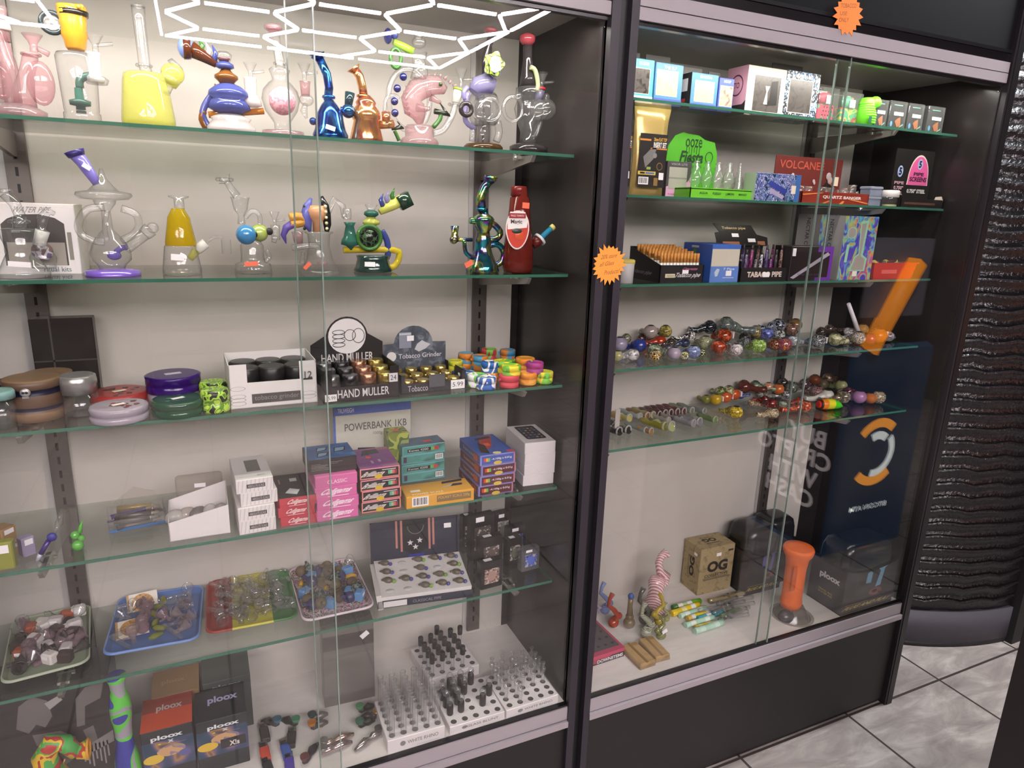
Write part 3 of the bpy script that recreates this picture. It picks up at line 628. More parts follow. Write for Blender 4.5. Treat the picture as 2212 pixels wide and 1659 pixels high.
# 10 clear, dark neck, red lip
b = W('water_pipe', 1142, 312, .17, Z1, 'clear multi-bubble water pipe with smoky neck and red lip, beside the dark wall')
b.V(1142, [(None, 42), (318, 42), (314, 36), (308, 16)], SMOKE, 24).E('foot'); b.V(1140, [(312, 18), (285, 17), (262, 26), (236, 32), (216, 26), (206, 30), (192, 30), (186, 14)], CLR, 24).E('body')
b.T([(1142, 190), (1142, 168), (1140, 130), (1140, 98)], [20, 17, 10, 10], SMOKE, 16).E('neck', 'smoky neck'); b.V(1139, [(98, 10), (90, 16), (80, 17), (74, 12)], glass('a03a44', .85, .3), 18).E('mouthpiece', 'red lip')
b.R(1108, 235, 22, 4, CLR, 'y', -.02, 1.1).B(1180, 236, 22, CLR, -.01).B(1165, 238, 22, CLR, -.03).T([(1168, 262), (1160, 285), (1150, 300)], 6, CLR, 8).B(1120, 208, 9, CLR).B(1180, 210, 8, CLR).E('bubbles'); b.T([(1146, 145, -.02), (1156, 152, -.02), (1162, 180, -.02), (1160, 196, -.02)], 5, glass('d8e0b0', .4, .5), 8).T([(1164, 218), (1166, 196)], [8, 11], LAV, 12).E('side_arm'); b.R(1166, 192, 10, 3, mat('c8202c', .3)).E('joint_band', 'red joint band'); bowl(b, 1170, 157, 13, CLR, 36)
# ---------------- second shelf
b = W('water_pipe', 48, 592, .14, Z2, 'small clear hourglass water pipe with a price tag, in front of the white window box')
b.V(52, [(None, 50), (588, 50), (572, 40), (545, 27), (525, 30), (500, 38), (495, 36), (492, 15)], CLR, 24).E('body'); b.R(42, 479, 17, 4, CLR).T([(44, 494), (42, 468)], [14, 12], CLR, 14).T([(44, 468), (32, 440), (10, 418)], [11, 11, 12], CLR, 14).E('neck'); b.R(10, 412, 12, 4, CLR).E('mouthpiece')
b.Q(42, 571, 40, 11, TAG, -.05, .08).E('price_sticker', 'white price tag'); b.T([(84, 530), (92, 498)], [12, 14], FROST, 14).B(88, 530, 14, CLR).E('joint'); b.T([(90, 498), (92, 470), (104, 455), (118, 462)], [9, 11, 9, 5], CLR, 12).E('bowl')
# clear rig with purple base
b = W('water_pipe', 245, 598, .15, Z2, 'large clear recycler with a purple foot and a purple bent mouthpiece')
b.V(245, [(None, 54), (592, 54), (584, 53), (580, 30)], mat('7a58c8', .2, 0, 'p', .8, 0, 0, .4), 26).E('foot', 'purple glass foot')
b.V(243, [(582, 24), (572, 28), (560, 40), (545, 40), (528, 34), (515, 26), (495, 10), (455, 9), (440, 20), (432, 22), (430, 46), (422, 54), (416, 52), (412, 30), (402, 20), (385, 8), (364, 3)], CLR, 28).E('body')
b.T([(225, 448), (190, 452), (170, 480), (176, 506), (205, 520), (225, 522)], 8, CLR, 12).T([(262, 450), (292, 462), (300, 485), (290, 505), (262, 520)], 8, CLR, 12).T([(232, 455), (226, 490), (232, 520)], 5, CLR, 8).E('side_tubes')
b.B(247, 552, 14, PURG, 0, (1, 1, .7)).T([(250, 545), (262, 536), (276, 534)], 6, PURG, 8).E('perc', 'purple percolator')
b.T([(210, 398), (195, 375), (178, 350), (162, 332)], [8, 11, 13, 14], mat('8a7ce0', .2, 0, 'p', .8, 0, 0, .4), 14).E('neck', 'lilac bent neck'); b.T([(166, 338), (160, 326)], [16, 20], glass('3a3080', .8, .5), 16).E('mouthpiece', 'dark purple lip')
b.T([(272, 540), (296, 520), (312, 506)], [10, 11, 13], CLR, 12).T([(312, 506), (325, 495)], [14, 16], CLR, 12).B(330, 492, 12, CLR).E('joint')
b.Q(187, 360, 16, 9, TAG, -.02, .6).E('price_sticker')
# yellow cone bottle
b = W('water_pipe', 394, 588, .15, Z2, 'clear and golden-yellow cone shaped rig with a thin flared lip')
b.V(394, [(None, 39), (582, 39), (574, 38), (532, 32), (530, 31)], CLR, 24, 0, True).E('base', 'clear lower cone'); b.V(391, [(530, 31), (524, 31), (470, 22), (456, 15), (450, 12)], GOLD, 24, 0, False).E('body', 'golden-yellow upper cone')
b.V(388, [(452, 10), (430, 10), (426, 20), (423, 20)], CLR, 18, 0, False).E('neck')
b.T([(410, 560), (425, 540)], [7, 9], YEL, 10).T([(425, 540), (445, 525)], [11, 11], FROST, 12).T([(445, 525), (462, 513), (482, 513)], 3, CLR, 8).V(490, [(548, 10), (543, 10), (518, 10)], CLR, 14, 0, False).E('banger', 'quartz bucket on an arm')
b.Q(384, 556, 26, 13, TAG, -.038, .08).E('price_sticker', 'white price tag')
# clear rig, blue and green marbles
b = W('water_pipe', 548, 590, .18, Z2, 'clear water pipe with one blue and one lime marble ball on its waist')
b.V(548, [(None, 38), (590, 39), (580, 38), (570, 37), (566, 26), (556, 24), (530, 24), (520, 18), (512, 8)], CLR, 24).E('body'); b.B(532, 507, 21, mat('3a86c0', .15, 0, 'p', .8, 0, 0, .5), -.01).E('marble_ball', 'blue marble ball'); b.B(560, 503, 19, mat('a8b858', .15, 0, 'p', .8, 0, 0, .5), .006).B(548, 507, 8, SMOKE, -.012).B(582, 500, 8, SMOKE).E('marble_ball', 'lime marble ball')
b.V(522, [(484, 8), (465, 6), (452, 14), (440, 16), (430, 18), (426, 20)], CLR, 18).T([(512, 424), (498, 405), (490, 392)], [9, 7, 7], CLR, 12).E('neck'); b.R(485, 388, 14, 4, CLR, 'z').T([(490, 392), (484, 386)], [8, 16], CLR, 14).E('mouthpiece')
b.T([(530, 470), (545, 455), (560, 465), (562, 485)], 5, CLR, 8).T([(575, 540), (582, 555), (572, 565)], 5, CLR, 8).T([(588, 515), (598, 518)], 8, CLR, 10).V(596, [(518, 9), (486, 10)], CLR, 12).E('joint'); bowl(b, 594, 457, 11, CLR, 32); b.Q(543, 570, 27, 9, TAGO, -.039, -.05).E('price_sticker', 'orange price sticker')
# shell rig
b = W('water_pipe', 692, 590, .18, Z2, 'clear flask water pipe topped by a violet shell, black spotted shell and peach ball')
b.V(692, [(None, 42), (592, 43), (582, 38), (560, 28), (530, 22), (506, 24), (503, 30), (500, 30)], CLR, 26).E('body'); b.V(686, [(500, 10), (480, 10), (470, 18), (455, 22), (444, 16)], mat('e0a070', .3, 0, 'p', .6), 18).E('ball', 'peach ball')
b.T([(672, 428), (664, 445), (661, 465), (664, 485), (670, 500)], [3, 9, 12, 10, 3], mat('6a6cc8', .2, 0, 'p', .7), 10).E('shell', 'violet shell'); b.T([(694, 424), (702, 445), (706, 465), (707, 485), (706, 500)], [4, 9, 9, 9, 5], mat('1c1a1c', .2, 0, 'p', .7), 10).E('shell', 'black spotted shell')
for k in range(5): b.B(703 + k*.8, 446 + k*12, 3.4, mat('d8d0a0', .3), -.014)
b.E('spots', 'cream spots')
for k in range(5): b.B(654 - abs(k-2)*-2, 446 + k*12, 3.4, mat('1f2a28', .3), -.004)
b.E('studs', 'dark studs'); b.T([(625, 470), (650, 468), (655, 480), (628, 484)], 9, mat('d89838', .3), 10).T([(632, 484), (618, 492), (612, 508), (618, 526)], [9, 8, 6, 1], PURG, 10).E('bowl', 'orange spotted bowl with a purple tail')
b.T([(642, 500), (645, 525)], [12, 9], PINK, 12).T([(630, 535), (680, 530), (690, 545)], 7, CLR, 10).T([(655, 545), (652, 570)], [4, 6], CLR, 8).E('joint'); b.T([(708, 460), (722, 430), (740, 445), (744, 470)], [7, 7, 7, 6], CLR, 10).V(750, [(474, 9), (462, 10), (450, 9)], CLR, 12).E('side_arm')
b.B(697, 568, 12, PINK, 0, (1, 1, .6)).E('perc', 'pink percolator'); b.Q(664, 574, 18, 8, TAGO, -.03, -.8).E('price_sticker')
# green and yellow rig
b = W('water_pipe', 800, 582, .18, Z2, 'dark green and yellow glass rig with a face-less bowler top and coloured horns'.replace('face-less bowler top', 'dark green domed cap'))
b.V(806, [(None, 40), (584, 42), (575, 38), (560, 34), (552, 36), (550, 30)], mat('1f3834', .12, 0, 'p', .8, 0, 0, .5), 26).E('foot', 'dark green foot'); b.Q(799, 571, 22, 10, TAG, -.043, .03).E('price_sticker', 'white price tag')
b.B(798, 513, 27, CLR, 0, (1, .7, 1)).R(798, 513, 25, 4, GRNG, 'y', -.014).B(798, 513, 21, blend(('0c120e', '3c5a3c', '10160f'), 90, .2), -.006, (1, .7, 1)).E('window', 'round dark green window')
b.T([(742, 540), (850, 540), (862, 555), (852, 575), (838, 578)], 7, glass('d8c020', .75, .4), 10).E('cross_tube', 'yellow cross tube'); b.T([(824, 498), (836, 520), (838, 550), (828, 566)], 7, BLU, 8).E('side_tube', 'blue side tube')
b.V(802, [(488, 8), (484, 18), (478, 19), (472, 10), (468, 9)], glass('c8cc58', .7, .4), 18).V(802, [(470, 8), (464, 16), (458, 15), (454, 8)], TEAL, 18).E('neck'); b.V(802, [(454, 8), (450, 10), (442, 14)], CLR, 14).E('cap', 'clear cap')
b.T([(820, 458), (846, 444), (868, 432)], [7, 11, 13], glass('d8d860', .8, .3), 14).E('mouthpiece', 'pale yellow mouthpiece')
b.B(874, 432, 12, DKG, 0, (1, 1, 1)).T([(866, 420), (880, 448)], [20, 19], DKG, 4).E('domed_cap', 'dark green domed cap')
for q, c in ((824, BLU), (836, LAV), (848, GRNG)): b.T([(q + 4, 446 - (q-824)*.4), (q - 2, 432 - (q-824)*.4), (q + 4, 418 - (q-824)*.5)], [6, 5, .8], c, 8)
b.E('horns'); b.V(757, [(540, 7), (532, 8), (528, 20), (518, 18), (512, 14), (488, 9), (480, 13)], TEAL, 16).E('joint', 'teal joint')
# rainbow
RBW = blend(('1c2a88', '2fa0b0', '5a2c98', 'c8cc50', '30b080', '8a3cb0', '2468c8'), 19, .12, 'noise', .9, 1.4, 0, False, 'Object', 2)
b = W('water_pipe', 1042, 584, .15, Z2, 'rainbow metallic glass water pipe with looping side tubes and a bent neck')
b.V(1042, [(None, 36), (583, 37), (570, 32), (550, 22), (532, 17), (520, 18), (512, 16), (500, 14), (490, 20), (480, 21), (474, 24), (468, 20), (462, 11), (455, 10)], RBW, 26).E('body')
b.T([(1041, 456), (1038, 430), (1046, 405), (1056, 392)], [10, 10, 9, 9], RBW, 14).R(1041, 452, 11, 3, RBW).E('neck'); b.T([(1056, 393), (1060, 384)], [10, 14], RBW, 16).R(1060, 384, 12, 3, RBW, 'z').E('mouthpiece')
b.T([(1015, 476), (1040, 480), (1062, 482), (1080, 500), (1074, 515), (1054, 518)], 7, RBW, 10).T([(1056, 530), (1075, 528), (1088, 545), (1080, 568), (1062, 572)], 7, RBW, 10).T([(1020, 556), (1006, 545), (1003, 518)], 5, RBW, 8).T([(984, 518), (1020, 518)], 4, RBW, 8).E('side_tubes')
b.V(982, [(522, 9), (512, 9), (506, 7), (488, 9)], RBW, 14).B(980, 518, 9, RBW).E('joint'); b.Q(1013, 570, 18, 11, TAGO, -.037, -.5).E('price_sticker', 'orange price sticker')
# ketchup-shaped bottle
b = W('water_pipe', 1122, 580, .14, Z2, 'red sauce bottle shaped water pipe with oval tomato label and blue side stem')
RED = glass('6e2018', .85, .5, .12)
b.V(1118, [(None, 30), (578, 33), (545, 33), (510, 29), (470, 24), (428, 21), (424, 17), (405, 15), (402, 13)], RED, 26).E('body', 'dark red bottle')
y0 = b.p(1118, 425, 0); b.V(1119, [(424, 16), (404, 15.5), (402, 14)], mat('7a1c1c', .25), 22).E('cap', 'dark red cap')
def lab(px, py, rw, rh, m, dy, sup=1.0, n=26): 
    c = b.p(px, py, dy); b.g.poly([(rw*b.m*cos(a)*(1 - .12*sin(a)*-1), rh*b.m*sin(a)) for a in [2*pi*k/n for k in range(n)]], .0008, m, Matrix(((1, 0, 0, c.x), (0, 0, 1, c.y), (0, 1, 0, c.z), (0, 0, 0, 1))))
lab(1118, 497, 27, 40, mat('f0e8e4', .4), -.0345); lab(1118, 497, 24.5, 37, mat('d8402c', .4), -.0350); b.E('oval_label', 'white-edged oval label')
c = b.p(1118, 480, -.0358); b.g.poly([(-22*b.m, -15*b.m), (22*b.m, -11*b.m), (24*b.m, 6*b.m), (17*b.m, 21*b.m), (-17*b.m, 21*b.m), (-23*b.m, 4*b.m)], .0004, mat('f4eeea', .4), Matrix(((1, 0, 0, c.x), (0, 0, 1, c.y), (0, 1, 0, c.z), (0, 0, 0, 1))))
def wtxt(st, px, py, w_, h_, m, dy, bold=0):
    vs, fs, x0, x1, y0, y1 = text_mesh(st, bold); c = b.p(px, py, dy)
    b.g.add([(c.x + ((x-x0)/(x1-x0) - .5)*w_*b.m, c.y, c.z + ((y-y0)/(y1-y0) - .5)*h_*b.m) for x, y, _ in vs], fs, m)
b.Q(1118, 466, 38, 10, mat('a82424', .4), -.0366); wtxt('MAGIC TOMATO', 1118, 466, 30, 4, mat('f8e8e4'), -.0374); wtxt('Magic', 1116, 480, 26, 11, mat('5a4a48'), -.0370, .02); b.E('label_print', 'label lettering Magic')
b.B(1117, 508, 19, mat('e85a30', .3), -.024, (1, .7, .9)).B(1117, 499, 9, mat('3c4a44', .3), -.036, (1.3, .4, .6)).E('tomato_picture', 'tomato picture')
b.Q(1136, 444, 16, 12, TAGO, -.026, .05).E('price_sticker', 'orange price sticker'); b.T([(1150, 530), (1166, 516)], [9, 13], RED, 14).T([(1164, 519), (1168, 515)], [15, 15], mat('d8d4d8', .3), 14).E('joint'); b.T([(1166, 516), (1190, 494)], 6, glass('2898c0', .85, .3), 10).T([(1190, 494), (1196, 489)], 7, mat('d8d070', .4), 10).E('bowl', 'blue stem with a yellow end')
# pieces for white window box etc. come with the cartons
# ================================================================ BOXED AND SMALL GOODS
def fit(z, A, B_, T, d, y=None, rz=None):
    """front bottom corners A,B and the top of the first corner T give place, turn, width and height"""
    if y is None: a, b = at(*A, z=z), at(*B_, z=z)
    else:
        a = at(*A, y=y); b = at(*B_, y=y)
        if rz:
            for _ in range(8):
                yb = y + (b[0] - a[0]) * math.tan(rz); b = at(*B_, y=yb)
    a = Vector((a[0], a[1], z)); b = Vector((b[0], b[1], z)); w = (b - a).length; r = math.atan2(b.y - a.y, b.x - a.x)
    h = vz(a.x, a.y, T, z) - z
    n = Vector((-sin(r), cos(r), 0)); c = (a + b) / 2 + n * d / 2
    return c, r, w, max(h, .004)
def CT(name, label, cat, z, A, B_, T, d, m, y=None, rz=None, group=None, bev=.0012, part='box_body'):
    c, r, w, h = fit(z, A, B_, T, d, y, rz)
    t = thing(name, c, r, label, cat, group); G().rbox(-w/2, -d/2, 0, w/2, d/2, h, m, bev).build(part, t)
    return t, Pr(w, d, h), w, h
def yof(px, py, z, lo=.10, hi=.34):
    return min(hi, max(lo, at(px, py, z=z)[1]))
ORDN = ['first', 'second', 'third', 'fourth', 'fifth', 'sixth', 'seventh', 'eighth', 'ninth', 'tenth', 'eleventh', 'twelfth']
K_ = mat('1f1b1c', .45); WH = mat('e6e0de', .5); GY = mat('8a8482', .5)
Z3, Z4, Z5 = ZL[2], ZL[3], ZL[4]
# ---- white window box behind the hourglass pipe
t, p, w, h = CT('window_box', 'white window box holding a small clear rig, second shelf, behind the hourglass pipe', 'box', Z2, (-12, 580), (176, 578), 436, .10, WH, .19)
p.pol('front', [(.14, .12), (.14, .70), (.22, .78), (.36, .84), (.58, .85), (.76, .80), (.86, .72), (.86, .12)], mat('4a4542', .4), 1)
p.rect('front', .18, .12, .84, .45, mat('a49a90', .4), 2).txt('front', 'WATER PIPE', .30, .87, .72, .95, GY, 2, 0, .1).txt('front', 'ritual kits', .56, .03, .88, .10, mat('3a6a74'), 2).rect('front', .88, .2, .93, .6, mat('8a8478'), 2)
p.build('print', t, label='window and lettering'); W_ = G().lathe([(.018, .012), (.02, .03), (.012, .045), (.008, .06), (.008, .075)], CLR, (.012, -.052 - .02, 0), 14).ball((.012, -.072, .04), .016, blend(('7a5a58', 'c8c0c8', '6a5a88'), 60, .2), 12, (1, .3, 1)).build('boxed_pipe', t, label='small clear pipe')
# ---- third shelf: grinders
def turned(name, label, cat, px, py, z, prof, ms, group=None, n=26, part='body', y=None):
    """prof in image pixels above the base; (px,py) = middle of the base on the shelf"""
    y = yof(px, py, z) if y is None else y; x = at(px, py, y=y)[0]; q = mpp((x, y, z + .02)); t = thing(name, (x, y, z), 0, label, cat, group)
    G().lathe([(r*q, hh*q + (.0004 if i == 0 else 0)) for i, (r, hh) in enumerate(prof)], ms, (0, 0, 0), n).build(part, t); t['q'] = q; return t, q
WOOD = blend(('5a4436', '6e5442'), 30, .4, 'noise', 0, .4, 0, False, 'Object', 4, (1, 1, 6)); WOODL = mat('8a6a4c', .5); NAVY = mat('1c1a38', .4)
def wood(px, py, label, skull, rr=52, s=1.0, y=None):
    t, q = turned('grinder', label, 'grinder', px, py, Z3, [(rr, 0), (rr+1, 20*s), (rr-1, 24*s), (rr-1, 32*s), (rr+1, 33*s), (rr, 44*s), (rr+1, 58*s), (rr-1, 62*s), (rr-1, 70*s), (rr+3, 72*s), (rr+3, 88*s), (rr-4, 90*s)], [WOODL, WOOD, NAVY, WOOD, WOOD, WOOD, NAVY, NAVY, WOOD, WOOD, WOODL], y=y)
    if skull:
        g = G().ball((-.004, -rr*q - .002, 68*q), 9*q, mat('b4b0b4', .3, .5), 12, (1.1, .4, 1)).ball((-.004 - 3*q, -rr*q - .006, 69*q), 2.6*q, K_, 8).ball((-.004 + 3*q, -rr*q - .006, 69*q), 2.6*q, K_, 8).box(-.004 - 6*q, -rr*q - .004, 56*q, -.004 + 6*q, -rr*q, 60*q, mat('b4b0b4', .3, .5)); g.build('skull_badge', t, label='grey skull badge')
wood(82, 900, 'wooden grinder with navy bands and a grey skull badge', True)
wood(112, 868, 'wooden grinder with pale copper bands, behind the skull grinder', False, 42, .85, .24)
t, q = turned('grinder', 'large black metal grinder behind the wooden grinders', 'grinder', 32, 868, Z3, [(42, 0), (42, 30), (40, 32), (42, 34), (42, 52), (38, 56)], mat('23201e', .25, .4), y=.26)
t, q = turned('jar', 'jar with a teal lid cut by the picture edge', 'jar', 8, 925, Z3, [(26, 0), (26, 66)], CLR, y=.12); G().lathe([(30*q, 66*q), (30*q, 80*q), (27*q, 84*q)], mat('7fa8a4', .4)).build('lid', t, label='teal lid')
t, q = turned('jar', 'clear storage jar with a silver screw lid beside the wooden grinders', 'jar', 176, 884, Z3, [(33, 0), (34, 4), (34, 50)], CLR, y=.17); G().lathe([(35*q, 48*q), (35*q, 66*q), (36*q, 68*q), (36*q, 76*q), (35*q, 78*q), (35*q, 84*q), (31*q, 87*q)], mat('b0acaa', .25, .6)).build('lid', t, label='silver lid')
# tall black box with a clear wrap
t, p, w, h = CT('storage_box', 'tall black box in clear wrap against the back panel, behind the wooden grinders', 'box', Z3, (76, 800), (213, 800), 690, .035, mat('2b2624', .25), .31); p.rect('front', .30, 0, .33, 1, mat('4a4642', .3)).rect('front', 0, .45, 1, .47, mat('3c3633')); p.build('wrap_seams', t)
def puck(px, py, r, hh, col, label, deco=None, z=Z3, y=None, metal=0, y2=None):
    m = glass(col, .55, .5, .15) if metal == 0 else mat(col, .3, .6)
    t, q = turned('grinder', label, 'grinder', px, py, z, [(r-1, 0), (r, 3), (r, hh*.42), (r-2, hh*.45), (r-2, hh*.5), (r, hh*.54), (r, hh*.9), (r-3, hh), (r-8, hh)], m, y=y)
    c = glass(col, .7, .5, .15)
    if deco:
        g = G(); rr = random.Random(px)
        for cc in deco[:-1]:
            for _ in range(6): a = rr.uniform(0, 6.28); d = rr.uniform(.1, .7)*r*q; g.poly([(d*cos(a) + 6*q*cos(b)*rr.uniform(.5, 1.3), d*sin(a) + 6*q*sin(b)) for b in (0, 1.2, 2.5, 3.8, 5)], .0003, mat(cc, .4), TR(0, 0, hh*q + .0001 + .0001*_))
        g.build('lid_print', t, label='printed lid'); G().box(-13*q, -6*q, 0, 13*q, 6*q, .0004, mat(deco[-1]), TR(0, -4*q, hh*q + .001, .5)).build('price_sticker', t)
    return t, q
puck(259, 848, 57, 34, 'd8302c', 'flat red plastic grinder with a printed lid, behind the clear glitter one', ('3a4458', '5a2428', 'efe6c8'), y=.2)
puck(258, 888, 57, 32, 'c8bccc', 'flat clear glittery grinder with a dark red printed lid', ('7a2024', '6a1c20', 'f0e8dc'), y=.115)
t, q = puck(377, 848, 52, 60, 'd8ccd8', 'flat clear grinder with a purple lid half, behind the dark green one', None, y=.19)
G().lathe([(53*q, 30*q), (54*q, 32*q), (54*q, 44*q), (52*q, 46*q), (54*q, 48*q), (54*q, 60*q), (55*q, 64*q), (50*q, 66*q)], glass('3c1478', .85, .3, .15), (0, 0, 0), 26).box(-16*q, -7*q, 66*q, 16*q, 5*q, 67*q, mat('cfc8d0'), TR(0, 0, 0, .3)).build('lid', t, label='purple lid')
puck(386, 878, 53, 33, '145c38', 'flat dark green glittery grinder with a diamond price sticker', ('2f6a50', 'dcdcdc'), y=.12)
LIMEP = blend(('141812', 'a8d838', '5c8c20', 'b8e040'), 70, .3)
for i, (dx, y) in enumerate(((-3, .17), (0, .115))):
    t, q = turned('grinder', ('lime and black painted round grinder behind its twin', 'lime and black painted round grinder beside the white display box')[i], 'grinder', 467 + dx, 884 - 18*(1-i), Z3, [(28, 0), (29, 3), (29, 20), (27, 22), (29, 24), (29, 42), (26, 48)], LIMEP, y=y)
# ---- white display box of black grinders
def grinder_small(loc, q, r, h, m, label, group, ms=None):
    t = thing('grinder', loc, 0, label, 'grinder', group)
    G().lathe([(r, .0004), (r, h*.45), (r*.95, h*.48), (r*.95, h*.52), (r, h*.55), (r, h*.95), (r*.9, h)], m, (0, 0, 0), 18).build('body', t)
    if ms: G().lathe([(r*1.02, h*.6), (r*1.02, h*.95), (r*.92, h*1.01)], ms, (0, 0, 0), 18).build('lid', t)
    return t
def openbox(name, label, z, A, B_, T, d, m, wall_h, notch, y=None, rz=None, mi=None, back_h=None, cat='display box'):
    """open display carton: low notched front, side walls, optional tall back card"""
    c, r, w, h = fit(z, A, B_, T, d, y, rz); t = thing(name, c, r, label, cat); th = .0016; mi = mi or m
    G().box(-w/2, -d/2, 0, w/2, d/2, th, mi).build('floor_panel', t)
    pts = [(-w/2, 0), (w/2, 0), (w/2, h), (w/2 - notch[0]*w, h), (w/2 - notch[0]*w, h*notch[1]), (-w/2 + notch[0]*w, h*notch[1]), (-w/2 + notch[0]*w, h), (-w/2, h)] if notch[1] < 1 else [(-w/2, 0), (w/2, 0), (w/2, h), (-w/2, h)]
    G().poly(pts, th, m, Matrix(((1, 0, 0, 0), (0, 0, 1, -d/2), (0, 1, 0, 0), (0, 0, 0, 1)))).build('front_panel', t)
    for sx in (-1, 1):
        G().poly([(-d/2, 0), (d/2, 0), (d/2, wall_h*h), (-d/2, h)], th, m, Matrix(((0, 0, 1, sx*w/2 - (th if sx > 0 else 0)), (1, 0, 0, 0), (0, 1, 0, 0), (0, 0, 0, 1)))).build('side_panel', t)
    G().box(-w/2, d/2 - th, 0, w/2, d/2, wall_h*h, m).build('back_panel', t)
    return t, Pr(w, d, h), w, h
t, p, w, h = openbox('display_box', 'white open display box of black grinders, lettered tobacco grinder', Z3, (499, 885), (686, 868), 790, .12, WH, 1.0, (.2, .58))
p.rect('front', .24, .10, .80, .32, mat('4c4846'), 9).txt('front', 'tobacco grinder', .27, .14, .78, .28, mat('8c8886'), 10).txt('front', '12', .855, .60, .945, .76, mat('6a6664'), 10, .02).rect('front', .84, .56, .95, .60, mat('3a3634'), 9)
for u, v in ((.09, .46), (.09, .28), (.09, .20), (.09, .12), (.90, .24), (.90, .16)):
    for k in range(12):
        a0, a1 = 2*pi*k/12, 2*pi*(k+1)/12; p.pol('front', [(u + .085*cos(a0), v + .05*sin(a0)), (u + .085*cos(a1), v + .05*sin(a1)), (u + .08*cos(a1), v + .046*sin(a1)), (u + .08*cos(a0), v + .046*sin(a0))], mat('4a4644'), 9)
p.build('print', t, label='black outline drawings and lettering')
Mb = Matrix.Translation(t.location) @ Matrix.Rotation(t.rotation_euler.z, 4, 'Z')
for i in range(3):
    for j in range(2):
        q = Mb @ Vector((-w*.30 + i*w*.30, -.03 + j*.058, .0022)); grinder_small(q, 1, .026, h*.84, mat('1e1c1d', .35), 'black grinder, %s row, %s in the white display box' % (('front', 'back')[j], ('nearest the lime grinders', 'in the middle', 'nearest the black display')[i]), 'black grinders in the white display box')
# ---- HAND MULLER display
t, p, w, h = openbox('display_box', 'black display of metallic grinders, lettered HAND MULLER, round-topped card', Z3, (699, 872), (862, 856), 802, .115, K_, 1.0, (.12, .45))
p.txt('front', 'HAND MULLER', .18, .12, .86, .38, mat('d8d4d2'), 10, .01).rect('front', .86, .5, .98, .78, mat('d8d6d8'), 9).txt('front', '24', .88, .56, .96, .72, K_, 10).price('front', .02, .04, .15, .22, '15.99'); p.build('print', t, label='white lettering HAND MULLER')
hb = vz(*((Matrix.Translation(t.location) @ Matrix.Rotation(t.rotation_euler.z, 4, 'Z')) @ Vector((0, .055, 0))).xy, 742, 1.25) - Z3
hc = hb + .012; pts = [(-w/2, 0), (w/2, 0), (w/2, hb)] + [(.045*cos(a), hc + .046*sin(a)) for a in [R_(10 + 16*k) for k in range(11)]] + [(-w/2, hb)]
CARD = Matrix(((1, 0, 0, 0), (0, 0, -1, .0565), (0, 1, 0, 0), (0, 0, 0, 1))); g = G().poly(pts, .0012, K_, CARD); g.build('back_card', t, label='round-topped black card')
g = G().poly([(.040*cos(a), hc + .004 + .038*sin(a)) for a in [2*pi*k/26 for k in range(26)]], .0005, mat('e8e4e2'), Matrix.Translation((0, -.0014, 0)) @ CARD)
for k in range(4): g.ring((-.018, .0545, hc - .014 + .009*k), .013, .0008, K_, 16, 4, None, 'y', 0, 2*pi, .35)
g.ring((.006, .0545, hc + .006), .012, .0008, K_, 16, 4, None, 'y').ring((.024, .0545, hc + .004), .013, .0008, K_, 16, 4, None, 'y', 0, 2*pi, 1.2).build('drawing', t, label='line drawing of grinders in an oval')
vs, fs, x0, x1, y0, y1 = text_mesh('HAND MULLER', .012); G().add([(-w*.36 + (x-x0)/(x1-x0)*w*.72, .0548, hb*.60 + (y-y0)/(y1-y0)*.017) for x, y, _ in vs], fs, mat('d8d4d2')).build('lettering', t, label='white lettering HAND MULLER')
Mb = Matrix.Translation(t.location) @ Matrix.Rotation(t.rotation_euler.z, 4, 'Z'); CLS = (('8c8a8c', 'silver'), ('4a484c', 'gunmetal'), ('c08468', 'copper'), ('c8ae5c', 'brass'))
for i in range(4):
    for j in range(3):
        q = Mb @ Vector((-w*.36 + i*w*.24, -.036 + j*.036, .0022)); grinder_small(q, 1, .0168, h*.72 + .006*j, mat(CLS[i][0], .22, .85), '%s grinder in the black display, %s row' % (CLS[i][1], ('front', 'middle', 'back')[j]), 'metallic grinders in the black display')
# ---- Tobacco Grinder display, gold grinders
t, p, w, h = openbox('display_box', 'grey display of small gold grinders, lettered Tobacco Grinder', Z3, (866, 852), (1006, 838), 812, .12, mat('2e2c30', .5), 1.0, (.06, .5))
p.txt('front', 'Tobacco', .10, .1, .40, .42, mat('c8c4cc'), 10).rect('front', .42, .25, .66, .95, mat('55555c'), 9).price('front', .76, .02, .22, .5, '5.99'); p.build('print', t)
hb = .083; pts = [(-w/2, 0), (w/2, 0), (w/2, hb)] + [(-.004 + .046*cos(a), hb - .002 + .042*sin(a)) for a in [R_(5 + 17*k) for k in range(11)]] + [(-w/2, hb)]; SLATE = blend(('2c3038', '4a505c', '7a808c'), 40, .5, 'noise', 0, 1, 0, False, 'Object', 6)
CARD = Matrix(((1, 0, 0, 0), (0, 0, -1, .059), (0, 1, 0, 0), (0, 0, 0, 1))); G().poly(pts, .0012, SLATE, CARD).build('back_card', t, label='round-topped slate grey card')
g = G().box(-.038, .0565, hb - .01, -.010, .0572, hb + .026, mat('8c90a0', .4)).box(-.038, .0562, hb + .020, -.010, .0566, hb + .024, mat('c4c8d4', .4)).poly([(.012, 0), (.028, .006), (.04, .016), (.03, .02), (.02, .026), (.008, .018), (.002, .006)], .0006, mat('c4c4c8'), Matrix(((1, 0, 0, -.004), (0, 0, -1, .057), (0, 1, 0, hb - .02), (0, 0, 0, 1))))
